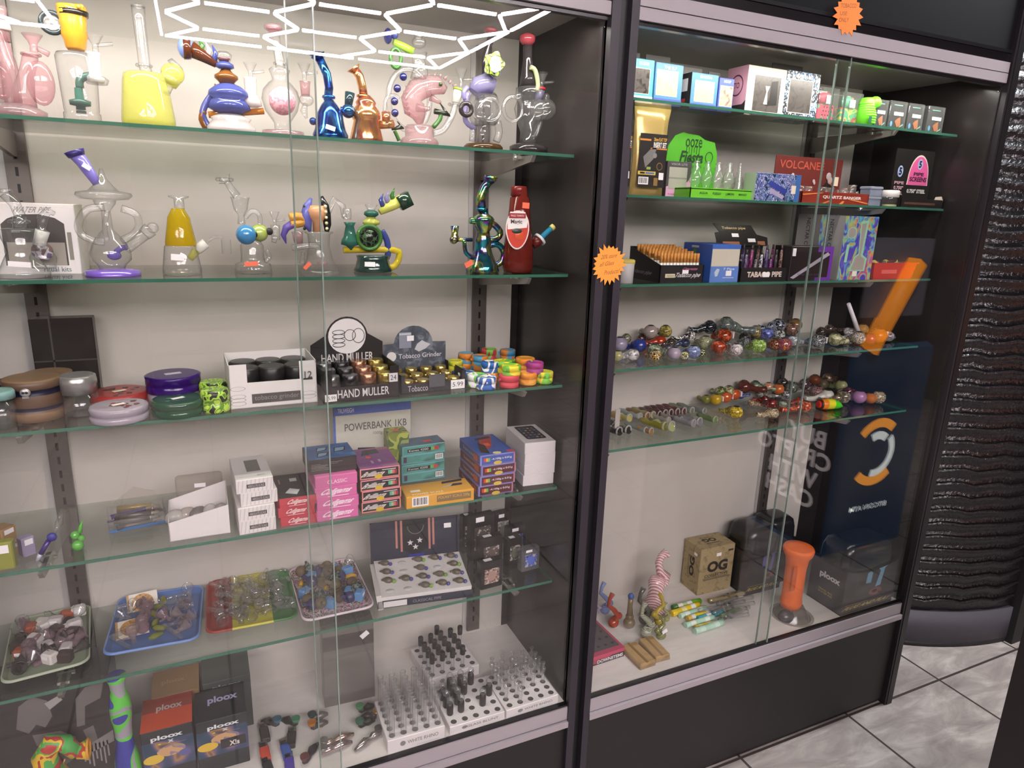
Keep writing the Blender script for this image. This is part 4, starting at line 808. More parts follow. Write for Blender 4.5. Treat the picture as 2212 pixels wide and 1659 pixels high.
g.poly([(.011*cos(2*pi*k/20), .011*sin(2*pi*k/20)) for k in range(20)], .0006, mat('e0dcd8'), Matrix(((1, 0, 0, -w*.38), (0, 0, -1, .057), (0, 1, 0, .055), (0, 0, 0, 1)))).box(-.02, .0556, hb + .006, -.004, .0560, hb + .018, TAG)
vs, fs, x0, x1, y0, y1 = text_mesh('Tobacco Grinder', .01); g.add([(-w*.27 + (x-x0)/(x1-x0)*w*.7, .0568, .049 + (y-y0)/(y1-y0)*.011) for x, y, _ in vs], fs, mat('d8d4dc')).build('card_print', t, label='printed jar, crumbs and lettering Tobacco Grinder')
Mb = Matrix.Translation(t.location) @ Matrix.Rotation(t.rotation_euler.z, 4, 'Z'); GOLDM = mat('d8b860', .2, .85)
for i in range(4):
    for j in range(3):
        q = Mb @ Vector((-w*.36 + i*w*.24, -.040 + j*.038, .0022)); grinder_small(q, 1, .0135, .022 + .004*j, GOLDM, 'small gold grinder in the grey display, %s row, %s from the black display' % (('front', 'middle', 'back')[j], ORDN[i]), 'gold grinders in the grey display')
# ---- silicone jars
SILC = {'bluewhite': ('2c64b8', 'f0f0f0', '2c64b8', 'f0f0f0'), 'greenwhite': ('7cc83c', 'f0f0ec', '7cc83c'), 'redlime': ('d83c4c', 'd83c4c', 'a8d838'), 'limeyellow': ('78c83c', 'f0e028', '78c83c'), 'orange': ('f08c1c', 'f8a838', 'f08c1c'), 'magenta': ('b83c8c', 'a03888', '88c858'), 'bluebrown': ('3c84b0', 'c87830', '3c84b0'), 'orangeblue': ('e08428', '4a98c0', 'e08428'), 'redgreen': ('c03a3c', '68b040', 'c03a3c'), 'yellow': ('d8d018', 'c8c030', '78b040')}
SNM = {'bluewhite': 'blue and white', 'greenwhite': 'green and white', 'redlime': 'red and lime', 'limeyellow': 'lime and yellow', 'orange': 'orange', 'magenta': 'magenta and green', 'bluebrown': 'blue and brown', 'orangeblue': 'orange and blue', 'redgreen': 'red and green', 'yellow': 'yellow and green'}
def sjar(px, pyb, r, h, c, y, lv, where):
    z = Z3 + .0005 + lv * .0225; x = at(px, pyb, y=y)[0]; q = mpp((x, y, z)); m = blend(SILC[c], 24, .6, 'noise', 0, .5)
    t = thing('silicone_jar', (x, y, z), px * .1, SNM[c] + ' marbled silicone jar' + where, 'jar', 'marbled silicone jars')
    G().lathe([(r*q*.94, 0), (r*q, .002), (r*q, h*q*.52)], m, (0, 0, 0), 20).build('body', t); G().lathe([(r*q*1.05, h*q*.52), (r*q*1.05, h*q*.93), (r*q*.98, h*q), (r*q*.7, h*q), (r*q*.66, h*q*.95)], m, (0, 0, 0), 20).box(r*q, -.003, h*q*.6, r*q*1.25, .003, h*q*.75, m).build('lid', t)
for a in ((1050, 826, 21, 27, 'bluewhite', .105, 0, ', nearest the gold grinders at the shelf edge'), (1030, 812, 20, 27, 'greenwhite', .13, 0, ' behind the front blue and white one'), (1100, 820, 21, 27, 'redlime', .105, 0, ' at the bottom under the lime lid stack'), (1140, 815, 19, 26, 'orange', .115, 0, ' below the magenta one, front row'), (1176, 812, 18, 25, 'limeyellow', .115, 0, ', closest to the dark side wall'),
          (1104, 812, 20, 25, 'limeyellow', .11, 1, ' stacked on the red and lime one'), (1155, 803, 18, 25, 'magenta', .12, 1, ' stacked on the orange one'), (1008, 800, 18, 26, 'bluewhite', .16, 0, ', second row'), (988, 806, 17, 26, 'bluewhite', .20, 0, ' leaning against the grey display'), (984, 800, 15, 22, 'yellow', .20, 1, ' on top beside the grey display'),
          (1058, 800, 18, 25, 'orange', .15, 0, ' under the tall blue and white one'), (1058, 790, 18, 26, 'bluewhite', .15, 1, ', stacked tallest in the middle'), (1084, 802, 20, 25, 'greenwhite', .17, 0, ' hidden in the middle'), (1086, 792, 20, 26, 'limeyellow', .15, 1, ' stacked in the middle'), (1138, 800, 20, 25, 'yellow', .17, 0, ' under the open-lipped orange one'), (1134, 790, 20, 26, 'orange', .16, 1, ', open-lipped, stacked by the dark side wall'),
          (1005, 792, 16, 24, 'orange', .25, 0, ' in the back row'), (1006, 778, 16, 25, 'orangeblue', .25, 1, ' stacked at the back by the standard'), (1036, 785, 17, 24, 'orangeblue', .22, 1, ' stacked in the second row'), (1036, 790, 17, 24, 'bluebrown', .22, 0, ' below another in the second row'), (1056, 780, 16, 24, 'redgreen', .28, 1, ' stacked at the very back'), (1056, 780, 16, 24, 'redlime', .28, 0, ' at the very back'), (1096, 782, 16, 24, 'bluebrown', .26, 1, ' stacked at the back, edge on the dark wall'), (1096, 790, 16, 24, 'greenwhite', .26, 0, ' at the back under the brown one')): sjar(*a)
# ---------------- fourth shelf of the near showcase: scales in cartons
def fit2(z, A, B_, T, Bk, y=None, rz=None):
    """as fit, the depth read from the back top corner above A's side"""
    c, r, w, h = fit(z, A, B_, T, .01, y, rz); n = Vector((-sin(r), cos(r), 0)); a = c - n * .005 - Vector((cos(r), sin(r), 0)) * w / 2
    if isinstance(Bk, tuple): b = at(*Bk, z=z + h); d = max(.02, (b - a).dot(n))
    else: d = Bk
    return a + Vector((cos(r), sin(r), 0)) * w / 2 + n * d / 2, r, w, d, h
def stack(name, cat, z, n, A, B_, T, Bk, m, prn, labs, group, jit=.0015, y=None, seed=1, dmax=.2):
    c, r, w, d, H = fit2(z, A, B_, T, Bk, y); d = min(d, dmax); h = H / n; rr = random.Random(seed); first = None; out = []
    for k in range(n):
        loc = c + Vector((rr.uniform(-jit, jit), rr.uniform(-jit, jit), k * h + .0004)); rz = r + rr.uniform(-.02, .02)
        t = thing(name, loc, rz, labs[k] if k < len(labs) else labs[-1], cat, group); G().rbox(-w/2, -d/2, 0, w/2, d/2, h - .0006, m, .001).build('box_body', t)
        p = Pr(w, d, h - .0006); prn(p, k, n); p.build('print', t); out.append(t)
    return out, w, d, h, c, r
ORD = ['at the bottom of its pile', 'second from the bottom of its pile', 'third from the bottom of its pile', 'on top of its pile']
def pr_white(p, k, n):
    p.rect('front', .28, .32, .78, .62, mat('4a4644'), 2).txt('front', 'ABSOLUTE SCALE', .31, .38, .75, .56, mat('c8c4c0'), 3)
    for i in range(9): p.pol('front', [(.02 + i*.11, .05), (.05 + i*.11, .05), (.10 + i*.11, .95), (.07 + i*.11, .95)], mat('cfcac6'), 1)
    if k == n - 1: p.rect('top', .36, .30, .74, .80, mat('76726f'), 2).rect('top', .1, .1, .9, .11, mat('cfcac6')).txt('top', 'ABSOLUTE', .6, .1, .8, .15, GY, 2)
stack('scale_box', 'box', Z4, 4, (521, 1156), (600, 1142), 1040, (494, 990), WH, pr_white, ['white patterned scale box with a black name bar ' + s for s in ORD], 'white scale boxes', .004, seed=4, dmax=.13)
def pr_red(p, k, n):
    p.txt('front', 'Culigams', .22, .2, .75, .8, mat('f4d8d8'), 2, .03, .3).rect('front', .25, .12, .7, .17, mat('f4d8d8'), 2)
    if k == n - 1: p.rect('top', 0, 0, 1, 1, mat('2c2a2d')).pol('top', [(.2, .2), (.5, .1), (.62, .28), (.36, .38)], mat('cdd2d2'), 2).rect('top', .42, .66, .62, .8, mat('c8ccc8'), 2).rect('top', .1, .6, .14, .8, mat('a87a70'), 2)
stack('scale_box', 'box', Z4, 3, (605, 1141), (684, 1129), 1078, (592, 1028), mat('c83a48', .45), pr_red, ['red scale box with white script ' + s for s in (ORD[0], 'in the middle of its pile', 'on top of its pile, black lid with stickers')], 'red scale boxes', .003, seed=2, dmax=.14)
def pr_pink(p, k, n):
    if k == n - 1: p.txt('front', 'CLASSIC', .28, .25, .75, .6, mat('f8c8e0'), 2, .02)
    else: p.txt('front', 'Culigams', .15, .2, .85, .85, mat('fbe4f0'), 2, .035, .3).rect('front', .3, .1, .8, .16, mat('fbe4f0'), 2)
o, w, d, h, c, r = stack('scale_box', 'box', Z4, 4, (688, 1131), (778, 1116), 1035, (655, 985), mat('e068a8', .45), pr_pink, ['pink scale box with white lettering ' + s for s in ORD], 'pink scale boxes', .003, seed=3, dmax=.13)
# blue scale box on the pink pile
t = thing('scale_box', c + Vector((-.004, -.004, 4*h + .0004)), r, 'blue-topped black scale box lying on the pink pile', 'box'); w2, d2, h2 = w*1.12, .085, .031
G().rbox(-w2/2, -d2/2, 0, w2/2, d2/2, h2, mat('2b2625', .4), .001).build('box_body', t); p = Pr(w2, d2, h2); p.rect('top', 0, 0, 1, 1, blend(('1c3c70', '2f6ab0', '58a0dc'), 16, .4, 'noise', 0, .6, 0, False))
for q in ((.18, .12, .42, .44), (.22, .5, .46, .82), (.58, .36, .84, .72)): p.pol('top', [(q[0], q[1]), (q[2], q[1] + .08), (q[2] + .06, q[3]), (q[0] + .06, q[3])], mat('1c2434'), 2).pol('top', [(q[0] + .03, q[1] + .05), (q[2] - .03, q[1] + .11), (q[2] + .02, q[3] - .05), (q[0] + .08, q[3] - .05)], mat('8cc0e0'), 3)
for k in range(5): p.rect('front', .04, .25 + .1*k, .04 + (.38, .36, .30, .34, .2)[k], .28 + .1*k, GY, 2)
p.rect('front', .42, .72, .7, .75, GY, 2).rect('front', .42, .62, .6, .64, GY, 2).build('print', t, label='blue picture of pocket scales')
def pr_blk(p, k, n):
    p.rect('front', .0, .0, 1, .1, mat('e88a78'), 2).rect('front', 0, .9, 1, 1, mat('e88a9c'), 2).rect('front', 0, 0, .03, 1, mat('e88a78'), 2).rect('front', .97, 0, 1, 1, mat('e88a78'), 2)
    p.txt('front', 'Brillianza', .08, .25, .62, .7, mat('d8cfc8'), 3, .03, .3).rect('front', .55, .72, .9, .78, mat('e0dcdc'), 3)
    for i, cc in enumerate(('58b090', '8cc890', 'd8685c', 'a82a40')): p.rect('front', .70 + i*.055, .3, .755 + i*.055, .66, mat(cc), 3)
    p.disc('front', .46, .18, .10, .22, mat('d8b41c'), 4, 12)
    if k == n - 1: p.rect('top', 0, 0, 1, 1, blend(('c8489c', '8a4a94', 'b07080'), 14, .4, 'noise', 0, .4, 0, False)).pol('top', [(.2, .62), (.7, .7), (.68, .92), (.3, .9)], mat('4a4654'), 2).disc('top', .36, .52, .07, .06, TAGO, 3).rect('top', .36, .2, .42, .34, mat('c8a8d0'), 3).rect('top', .55, .25, .62, .38, mat('c8a8d0'), 3)
stack('scale_box', 'box', Z4, 4, (783, 1115), (868, 1102), 1019, (769, 968), mat('231f22', .4), pr_blk, ['black scale box edged in orange and pink ' + s for s in ORD], 'black and orange scale boxes', .0015, seed=5, dmax=.12)
def pr_teal(p, k, n):
    p.rect('front', 0, 0, 1, .1, mat('5aa0a8'), 2).rect('front', 0, .9, 1, 1, mat('6ab0b8'), 2).rect('front', 0, 0, .03, 1, mat('5aa0a8'), 2)
    if k % 2: p.rect('front', .12, .3, .75, .66, K_, 3).txt('front', 'Kenex 4200', .15, .38, .6, .6, mat('d8dcd8'), 4).rect('front', .66, .3, .74, .66, mat('68b04c'), 4).rect('front', .74, .3, .84, .66, mat('c83a3a'), 4)
    else: p.rect('front', .05, .2, .12, .8, mat('4a2c50'), 3).rect('front', .14, .25, .45, .75, mat('4a9088'), 3).barcode('front', .78, .2, .96, .8)
    if k == n - 1: p.rect('top', 0, 0, 1, 1, blend(('4c3a60', '5c8098', '7a4a78'), 18, .4, 'noise', 0, .5, 0, False)).rect('top', .55, .3, .75, .5, TAGO, 3)
stack('scale_box', 'box', Z4, 4, (868, 1045), (960, 1031), 966, (857, 950), blend(('3c8078', '4c9c90', '3a6a5c'), 22, .4, 'noise', 0, .5, 0, False), pr_teal, ['teal scale box behind the yellow box, ' + s for s in ORD], 'teal scale boxes', .0015, seed=6, dmax=.06)
def pr_grn(p, k, n):
    if k == n - 1: p.rect('top', .3, .3, .6, .6, TAGO, 3)
stack('scale_box', 'box', Z4, 3, (842, 1030), (885, 1023), 938, .05, blend(('7a8a34', 'a8b448', '4c6a3a', '8a9a50'), 30, .4), pr_grn, ['olive and yellow scale box squeezed behind the teal pile, ' + s for s in (ORD[0], 'in its middle', 'on top, orange sticker')], 'olive scale boxes', .001, seed=7, y=.25)
t, p, w, h = CT('scale_box', 'yellow-orange flat scale box with a barcode, lying at the shelf edge', 'box', Z4, (878, 1100), (1024, 1080), 1075, .068, mat('e0a02c', .45)); p.barcode('front', .08, .12, .32, .92).rect('front', .44, .25, .95, .85, mat('8a6a3c'), 2).txt('front', 'POCKET SCALE 200g', .46, .45, .93, .75, mat('d8b060'), 3)
p.pol('top', [(.60, .70), (.92, .78), (.94, .95), (.62, .88)], K_, 2).pol('top', [(.54, .40), (.86, .50), (.88, .66), (.76, .64)], mat('b8b4ac'), 2).pol('top', [(.70, .44), (.88, .46), (.90, .60), (.76, .62)], K_, 3).rect('top', .1, .3, .24, .46, mat('f0e4d0'), 3).txt('top', 'POWER SCALE', .1, .06, .55, .18, mat('f8e8b8'), 3, .02).build('print', t, label='printed scale picture and barcode')
def pr_br(p, k, n):
    p.rect('front', 0, 0, .04, 1, mat('8a8ad8'), 2).rect('front', .96, 0, 1, 1, mat('c0788c'), 2).rect('front', 0, .9, 1, 1, mat('8a8ad8'), 2).rect('front', .04, .08, .96, .9, mat('5a1c24') if k < n-1 else mat('3a58b0'), 2)
    for i, cc in enumerate(('d83a2c', 'e8a82c', '68b84c')): p.rect('front', .10 + i*.06, .35, .16 + i*.06, .7, mat(cc), 3)
    p.txt('front', '-4.100g x 0.01g', .32, .4, .9, .65, mat('d8d0d0'), 3, .03); p.disc('front', .5, .14, .12, .2, mat('d8b83c'), 4, 12)
    p.rect('left', .04, .1, .96, .9, mat('7a3a34') if k < n-1 else mat('4a5a98'), 2).txt('left', 'Superscale', .2, .3, .7, .7, mat('c8bcc0'), 3).rect('left', .7, .2, .9, .8, mat('c85a34'), 3)
    if k == n - 1: p.rect('top', 0, 0, 1, 1, mat('2f58b0')).pol('top', [(.1, .1), (.5, .9), (.9, .95), (.55, .35)], mat('c03a30'), 2).pol('top', [(.1, .15), (.3, .05), (.42, .45), (.3, .62)], mat('2a1c1c'), 3).pol('top', [(.32, .74), (.82, .80), (.8, .9), (.36, .86)], K_, 3).rect('top', .42, .42, .58, .56, TAGO, 4).rect('top', .8, .0, 1, .12, mat('c84a5c'), 3).disc('top', .5, .04, .12, .06, mat('e8d88c'), 4, 12)
stack('scale_box', 'box', Z4, 4, (1036, 1074), (1110, 1062), 985, (990, 946), mat('7a78b8', .45), pr_br, ['blue and red scale box ' + s for s in ORD], 'blue and red scale boxes', .002, seed=8, dmax=.13)
def pr_ph(p, k, n):
    if k == n - 1:
        p.pol('top', [(.2, .22), (.24, .18), (.8, .18), (.84, .22), (.84, .88), (.8, .92), (.24, .92), (.2, .88)], mat('22252e', .2), 2)
        for i in range(4):
            for j in range(5): p.rect('top', .27 + i*.14, .25 + j*.125, .34 + i*.14, .31 + j*.125, mat(('5a6a98', '8a5a44', '9a9a9c', '3a4a70')[(i*3 + j) % 4]), 3)
stack('scale_box', 'box', Z4, 4, (1135, 1056), (1201, 1048), 962, (1079, 918), mat('dcd6d6', .45), pr_ph, ['plain white phone-style scale box ' + s for s in (ORD[0], ORD[1], ORD[2], 'on top of its pile, black screen picture')], 'white phone-style scale boxes', .0012, seed=9, dmax=.13)
t, p, w, h = CT('scale_box', 'tall white and blue scale box standing against the back panel, lettered POWERBANK', 'box', Z4, (722, 985), (888, 968), 880, .03, mat('c4c2b4', .45), .30); p.rect('front', 0, .88, 1, 1, mat('2c58b8'), 2).rect('front', 0, 0, .03, 1, mat('4a6ab8'), 2).txt('front', 'TRUWEIGH', .06, .91, .26, .97, mat('e8e8ee'), 3).txt('front', 'POWERBANK 1KB', .14, .66, .94, .76, mat('5a5a5c'), 3, .01).txt('front', '1000g x 0.1g', .50, .57, .76, .62, mat('6a6a6a'), 3)
p.pol('front', [(.22, .06), (.3, .42), (.52, .40), (.46, .0), (.2, .0)], mat('1e2028'), 3).pol('front', [(.52, .14), (.7, .40), (.9, .26), (.72, .0)], mat('2c5c98'), 3).pol('front', [(.56, .14), (.7, .34), (.84, .24), (.72, .04)], mat('b4bcc0'), 4).build('print', t, label='blue band, lettering and scale pictures')
# pens tray, sloped white bin, tools at the far end
t, p, w, h = openbox('pen_tray', 'clear tray with a blue rim full of vape pens in bags', Z4, (236, 1152), (362, 1128), 1128, .075, CLR, 1.0, (.0, 1.0)); p.rect('front', 0, 0, 1, .22, mat('3c70b0'), 3); p.build('rim', t, label='blue rim')
Mb = Matrix.Translation(t.location) @ Matrix.Rotation(t.rotation_euler.z, 4, 'Z'); rr = random.Random(5)
for k in range(13):
    cc, nm = (('6a6460', 'grey'), ('2c2826', 'black'), ('d8d4cc', 'white'), ('5a4a9c', 'violet'), ('8a6c58', 'bronze'), ('b89a3c', 'gold-ended'))[k % 6]; q = Mb @ Vector((rr.uniform(-.012, .012), -.03 + .011*(k % 6), .006 + .0095*(k // 6) + .003*(k % 2))); a = rr.uniform(-.25, .25)
    o = thing('vape_pen', q, t.rotation_euler.z + a, '%s vape pen in the blue-rimmed tray, %s layer' % (nm, ('bottom', 'middle', 'top')[k // 6]), 'vape pen', 'vape pens in the blue-rimmed tray')
    G().sweep([(-w*.40, 0, 0), (w*.22, 0, 0)], .0052, mat(cc, .3, .3), 10).build('barrel', o); G().sweep([(w*.22, 0, 0), (w*.24, 0, 0), (w*.36, 0, 0)], [.0052, .003, .0026], mat('b8b0a4', .3, .5), 8).build('tip', o)
G().add([(-w*.4, -.03, .028), (w*.1, -.034, .034), (w*.42, -.02, .03), (w*.36, .03, .045), (0, .034, .06), (-w*.38, .03, .034)], [(0, 1, 4, 5), (1, 2, 3, 4)], glass('f4f0ea', .12, .3, .1), True).build('plastic_bag', t, label='crumpled clear plastic wrap')
c, r, w, h = fit(Z4, (367, 1171), (496, 1151), 1131, .085); t = thing('open_bin', c, r, 'white slope-fronted card bin holding bagged parts', 'bin'); d = .085; TW = Matrix(((1, 0, 0, 0), (0, 0, 1, -d/2), (0, 1, 0, 0), (0, 0, 0, 1)))
G().poly([(-w/2, 0), (w/2, 0), (w/2, h*1.55), (-w/2, h)], .0015, WH, TW).build('front_panel', t); G().poly([(-w/2, 0), (w/2, 0), (w/2, h*2.0), (-w/2, h*1.3)], .0015, WH, Matrix.Translation((0, d, 0)) @ TW).build('back_panel', t)
for sx, ha, hb in ((-1, h, h*1.3), (1, h*1.55, h*2.0)): G().poly([(-d/2, 0), (d/2, 0), (d/2, hb), (-d/2, ha)], .0015, WH, Matrix(((0, 0, 1, sx*w/2), (1, 0, 0, 0), (0, 1, 0, 0), (0, 0, 0, 1)))).build('side_panel', t)
G().box(-w/2, -d/2, 0, w/2, d/2, .0015, WH).build('floor_panel', t)
Mb = Matrix.Translation(c) @ Matrix.Rotation(r, 4, 'Z')
for k in range(5):
    o = thing('parts_bag', Mb @ Vector((-.04 + .02*k, .004*(k % 2) - .01, .006 + h*.35)), r + .3*k, '%s crumpled bag of small parts in the white bin' % ('clear', 'clear', 'grey', 'white', 'clear')[k], 'bag', 'bags in the white bin')
    G().ball((0, 0, .014), .017, glass(('f2eee8', 'e8e0d8', 'b0a8a4', 'f8f4f0', 'ece6e0')[k], .4, .4, .1), 9, (1.2, .8, 1)).build('wrap', o); G().box(-.008, -.004, .004, .008, .004, .016, mat(('3a3634', '8a7a3c', '2a2626', '6a6664', '4a4644')[k])).build('contents', o)
b = W('plastic_case', 432, 1060, .25, Z4, 'empty clear plastic case standing behind the white bin', 'case'); b.g.rbox(-.045, -.012, 0, .045, .012, .075, glass('f0ece8', .1, .6), .004); b.Q(432, 1048, 22, 9, TAG, -.013, .05).E('case_body')
b = W('dab_tool', 82, 1212, .13, Z4, 'purple glass dab tool leaning at the end of the shelf', 'dab tool'); b.T([(80, 1212), (88, 1196)], [4, 5], mat('c8c8d8', .2), 8).T([(88, 1196), (105, 1168)], 5.5, mat('3a2080', .2, 0, 'p', .8), 10).B(112, 1160, 10, mat('2c2a98', .2), 0, (1, .6, 1)).T([(118, 1152), (128, 1130), (134, 1100)], [3, 8, 3], CLR, 8).E('handle')
b = W('glass_figurine', 165, 1192, .15, Z4, 'small bright green glass plant figurine beside the purple dab tool', 'figurine'); GG = mat('58b83c', .2, 0, 'p', .7); b.B(168, 1178, 12, GG, 0, (1, .8, 1)).B(162, 1156, 9, GG).B(176, 1162, 7, GG).T([(172, 1150), (174, 1138), (178, 1124)], [5, 4, 1], GG, 8).E('body')
for i, (px, py, cc, nm, s_) in enumerate(((12, 1208, '8a8c2c', 'olive green', (.030, .02, .05)), (30, 1176, 'b8946a', 'tan wooden', (.034, .02, .02)), (58, 1180, '9a8cae', 'lilac grey', (.022, .02, .035)), (8, 1160, 'a07a4c', 'brown', (.03, .03, .03)))):
    y = (.11, .17, .15, .22)[i]; x = at(px, py, y=y)[0]; t = thing('small_packet', (x, y, Z4), .3*i, nm + ' small packet at the end of the scales shelf', 'packet'); a, b_, cc2 = s_; G().rbox(-a/2, -b_/2, 0, a/2, b_/2, cc2, mat(cc), .002).build('wrapper', t); G().box(-a*.3, -b_/2 - .0005, cc2*.6, a*.3, -b_/2, cc2*.9, TAG).build('sticker', t)
# ---------------- lowest shelf: trays of glass parts
def rrect(w, d, r, n=5):
    P = []
    for cx, cy, a0 in ((w/2 - r, d/2 - r, 0), (-w/2 + r, d/2 - r, 90), (-w/2 + r, -d/2 + r, 180), (w/2 - r, -d/2 + r, 270)):
        for k in range(n + 1): a = R_(a0 + 90*k/n); P.append((cx + r*cos(a), cy + r*sin(a)))
    return P
def tray(name, label, A, B_, Bk, m, mrim=None, z=Z5, lip=.012, rad=.022):
    a, b = at(*A, z=z), at(*B_, z=z); bk = at(*Bk, z=z); a = Vector(a); b = Vector(b); w = (b - a).length; r = math.atan2(b.y - a.y, b.x - a.x); n = Vector((-sin(r), cos(r), 0)); d = min((Vector(bk) - a).dot(n), .36 - max(a.y, b.y))
    c = (a + b)/2 + n*d/2; t = thing(name, c, r, label, 'tray'); P = rrect(w, d, rad); N = len(P); s1 = .90; mrim = mrim or m; f = lambda s, h: [(x*s + (0), y*(s - (1-s)*.2), h) for x, y in P]
    vs = f(s1 - .02, .0012) + f(s1, .003) + f(.965, lip) + f(.985, lip + .0018) + f(1.0, lip) + f(1.0, lip - .003)
    g = G(); g.add(vs, [tuple(range(N))] + [(k*N + i, k*N + (i+1) % N, (k+1)*N + (i+1) % N, (k+1)*N + i) for k in range(2) for i in range(N)], m, False)
    g2 = G(); g2.add(vs, [(k*N + i, k*N + (i+1) % N, (k+1)*N + (i+1) % N, (k+1)*N + i) for k in (2, 3, 4) for i in range(N)], mrim, True)
    g.build('tray_bed', t); g2.build('rim', t); return t, w, d, Matrix.Translation(c) @ Matrix.Rotation(r, 4, 'Z')
def bits(M_, w, d, nx, ny, kinds, nm, group, seed, lift=.004):
    """loose small glass parts lying in a tray: bowls, stems, balls and buckets, roughly in rows"""
    rr = random.Random(seed); protos = {}; k = -1
    for iy in range(ny):
      for ix in range(nx):
        k += 1; kd, mt, cn = kinds[(k * 5 + iy * 3 + rr.randint(0, 1)) % len(kinds)]; q = M_ @ Vector(((ix + .5 + rr.uniform(-.3, .3))*w*.80/nx - w*.40, (iy + .5 + rr.uniform(-.3, .3))*d*.76/ny - d*.38, lift + .005*(k % 2))); key = (kd, cn); rz = rr.uniform(0, 6.28)
        lb = '%s %s in the %s, %s row, %s along' % (cn, {'bowl': 'funnel bowl', 'stem': 'downstem', 'ball': 'round cap', 'banger': 'quartz bucket', 'box': 'packet', 'tip': 'tip'}[kd], nm, ORDN[iy], ORDN[ix])
        if key not in protos:
            t = thing('glass_bowl' if kd != 'banger' else 'quartz_banger', q, rz, lb, 'glass part', group); g = G()
            if kd == 'bowl': g.sweep([(-.014, 0, .007), (0, 0, .007), (.006, 0, .009), (.018, 0, .016)], [.005, .0045, .007, .0135], mt, 12, False).ring((.018, 0, .016), .0125, .0010, mt, 14, 5, None, 'x'); g.build('bowl', t); G().sweep([(0, 0, .008), (0, .018, .010)], .002, mt, 6).build('handle', t)
            elif kd == 'stem': g.sweep([(-.03, 0, .006), (.03, 0, .006)], .0052, mt, 10, False).ring((.03, 0, .006), .006, .0014, mt, 12, 6, None, 'x'); g.build('tube', t)
            elif kd == 'ball': g.ball((0, 0, .0135), .0135, mt, 14); g.build('ball', t); G().sweep([(0, 0, .012), (.012, .004, .02), (.022, .006, .026)], [.005, .005, .003], mt, 8).build('stem', t)
            elif kd == 'banger': g.sweep([(0, 0, .012), (.020, 0, .012)], .0105, mt, 14, False).ring((.020, 0, .012), .0105, .0016, mt, 16, 5, None, 'x'); g.build('bucket', t); G().sweep([(0, 0, .012), (-.016, 0, .018), (-.026, 0, .010)], [.004, .004, .006], mt, 8).build('arm', t)
            elif kd == 'box': g.rbox(-.013, -.010, 0, .013, .010, .020, mt, .003); g.build('wrap', t); G().box(-.008, -.0105, .009, .005, -.010, .016, TAG).build('label', t)
            elif kd == 'tip': g.sweep([(-.014, 0, .006), (.004, 0, .006), (.014, 0, .006)], [.004, .007, .002], mt, 8); g.build('tip', t)
            protos[key] = t
        else: copy_tree(protos[key], q, rz, lb)
CL = glass('fbfbfb', .05, .98, .03, 2.4); LIL = glass('c8a8b4', .25, .7); SMK = glass('5a5450', .4, .5); CARD_ = mat('d8d2cc', .6)
t, w, d, Mx = tray('rolling_tray', 'pale sage green tray of bagged glass bowls, nearest the picture edge', (0, 1492), (196, 1440), (48, 1322), mat('8e9a80', .4), mat('a9b39a', .4))
bits(Mx, w, d, 6, 7, (('box', CARD_, 'white wrapped'), ('bowl', SMK, 'smoky'), ('box', mat('a34a2c', .5), 'orange-brown wrapped'), ('bowl', LIL, 'lilac'), ('box', mat('3a2c2a', .4), 'dark brown wrapped'), ('box', mat('c4bcbc', .5), 'grey wrapped'), ('bowl', CL, 'clear'), ('ball', LIL, 'lilac')), 'sage green tray', 'glass parts in the sage tray', 11, .004)
t, w, d, Mx = tray('rolling_tray', 'sky blue tray with clear parts and two printed round-seal packets', (220, 1429), (432, 1390), (262, 1290), mat('4a6cab', .35), mat('6a90d4', .3))
bits(Mx, w, d, 5, 6, (('bowl', CL, 'clear'), ('stem', CL, 'clear'), ('bowl', LIL, 'lilac pink'), ('banger', CL, 'clear'), ('tip', glass('a8b048', .4, .5), 'yellow green'), ('ball', LIL, 'lilac'), ('bowl', glass('d8c8cc', .2, .7), 'pinkish clear')), 'sky blue tray', 'glass parts in the sky blue tray', 12)
for i, (u, v, rx, lb) in enumerate(((-.22, .30, 1.0, 'white packet with an orange-brown round print propped at the back of the blue tray'), (-.28, -.12, .25, 'white packet with an orange-brown round print lying in the blue tray'))):
    q = Mx @ Vector((u*w*.9, v*d, .012)); o = thing('seal_packet', q, 0, lb, 'packet'); m_ = TR(0, 0, 0, .1, rx); a = .030
    G().box(-a, -a*.8, 0, a, a*.8, .0012, mat('dcd4c4', .5), m_).build('sleeve', o); g = G(); g.poly([(.022*cos(2*pi*k/24), .022*sin(2*pi*k/24)) for k in range(24)], .0004, blend(('b07830', 'c8964c', 'a06c2c'), 120, .5), m_ @ Matrix.Translation((0, 0, .0014))); g.box(-a, -a*.8, 0, -a*.85, a*.8, .0004, mat('b88a48'), m_ @ Matrix.Translation((0, 0, .0014))); g.build('round_print', o, label='orange-brown round print')
# three-colour tray
def tri(cols, xs, h=.5):
    m = D_.materials.new('three_bands'); m.use_nodes = True; nt = m.node_tree; b = nt.nodes['Principled BSDF']; b.inputs['Roughness'].default_value = .35
    tc = nt.nodes.new('ShaderNodeTexCoord'); sp = nt.nodes.new('ShaderNodeSeparateXYZ'); nt.links.new(tc.outputs['Object'], sp.inputs[0]); mr = nt.nodes.new('ShaderNodeMapRange'); mr.inputs[1].default_value = -.1; mr.inputs[2].default_value = .1
    nt.links.new(sp.outputs[0], mr.inputs[0]); cr = nt.nodes.new('ShaderNodeValToRGB'); cr.color_ramp.interpolation = 'CONSTANT'; nt.links.new(mr.outputs[0], cr.inputs[0]); cr.color_ramp.elements.new(.5)
    for e, p_, c_ in zip(cr.color_ramp.elements, (0, (xs[0] + .1)/.2, (xs[1] + .1)/.2), cols): e.position = p_; e.color = srgb(c_)
    nt.links.new(cr.outputs[0], b.inputs['Base Color']); return m
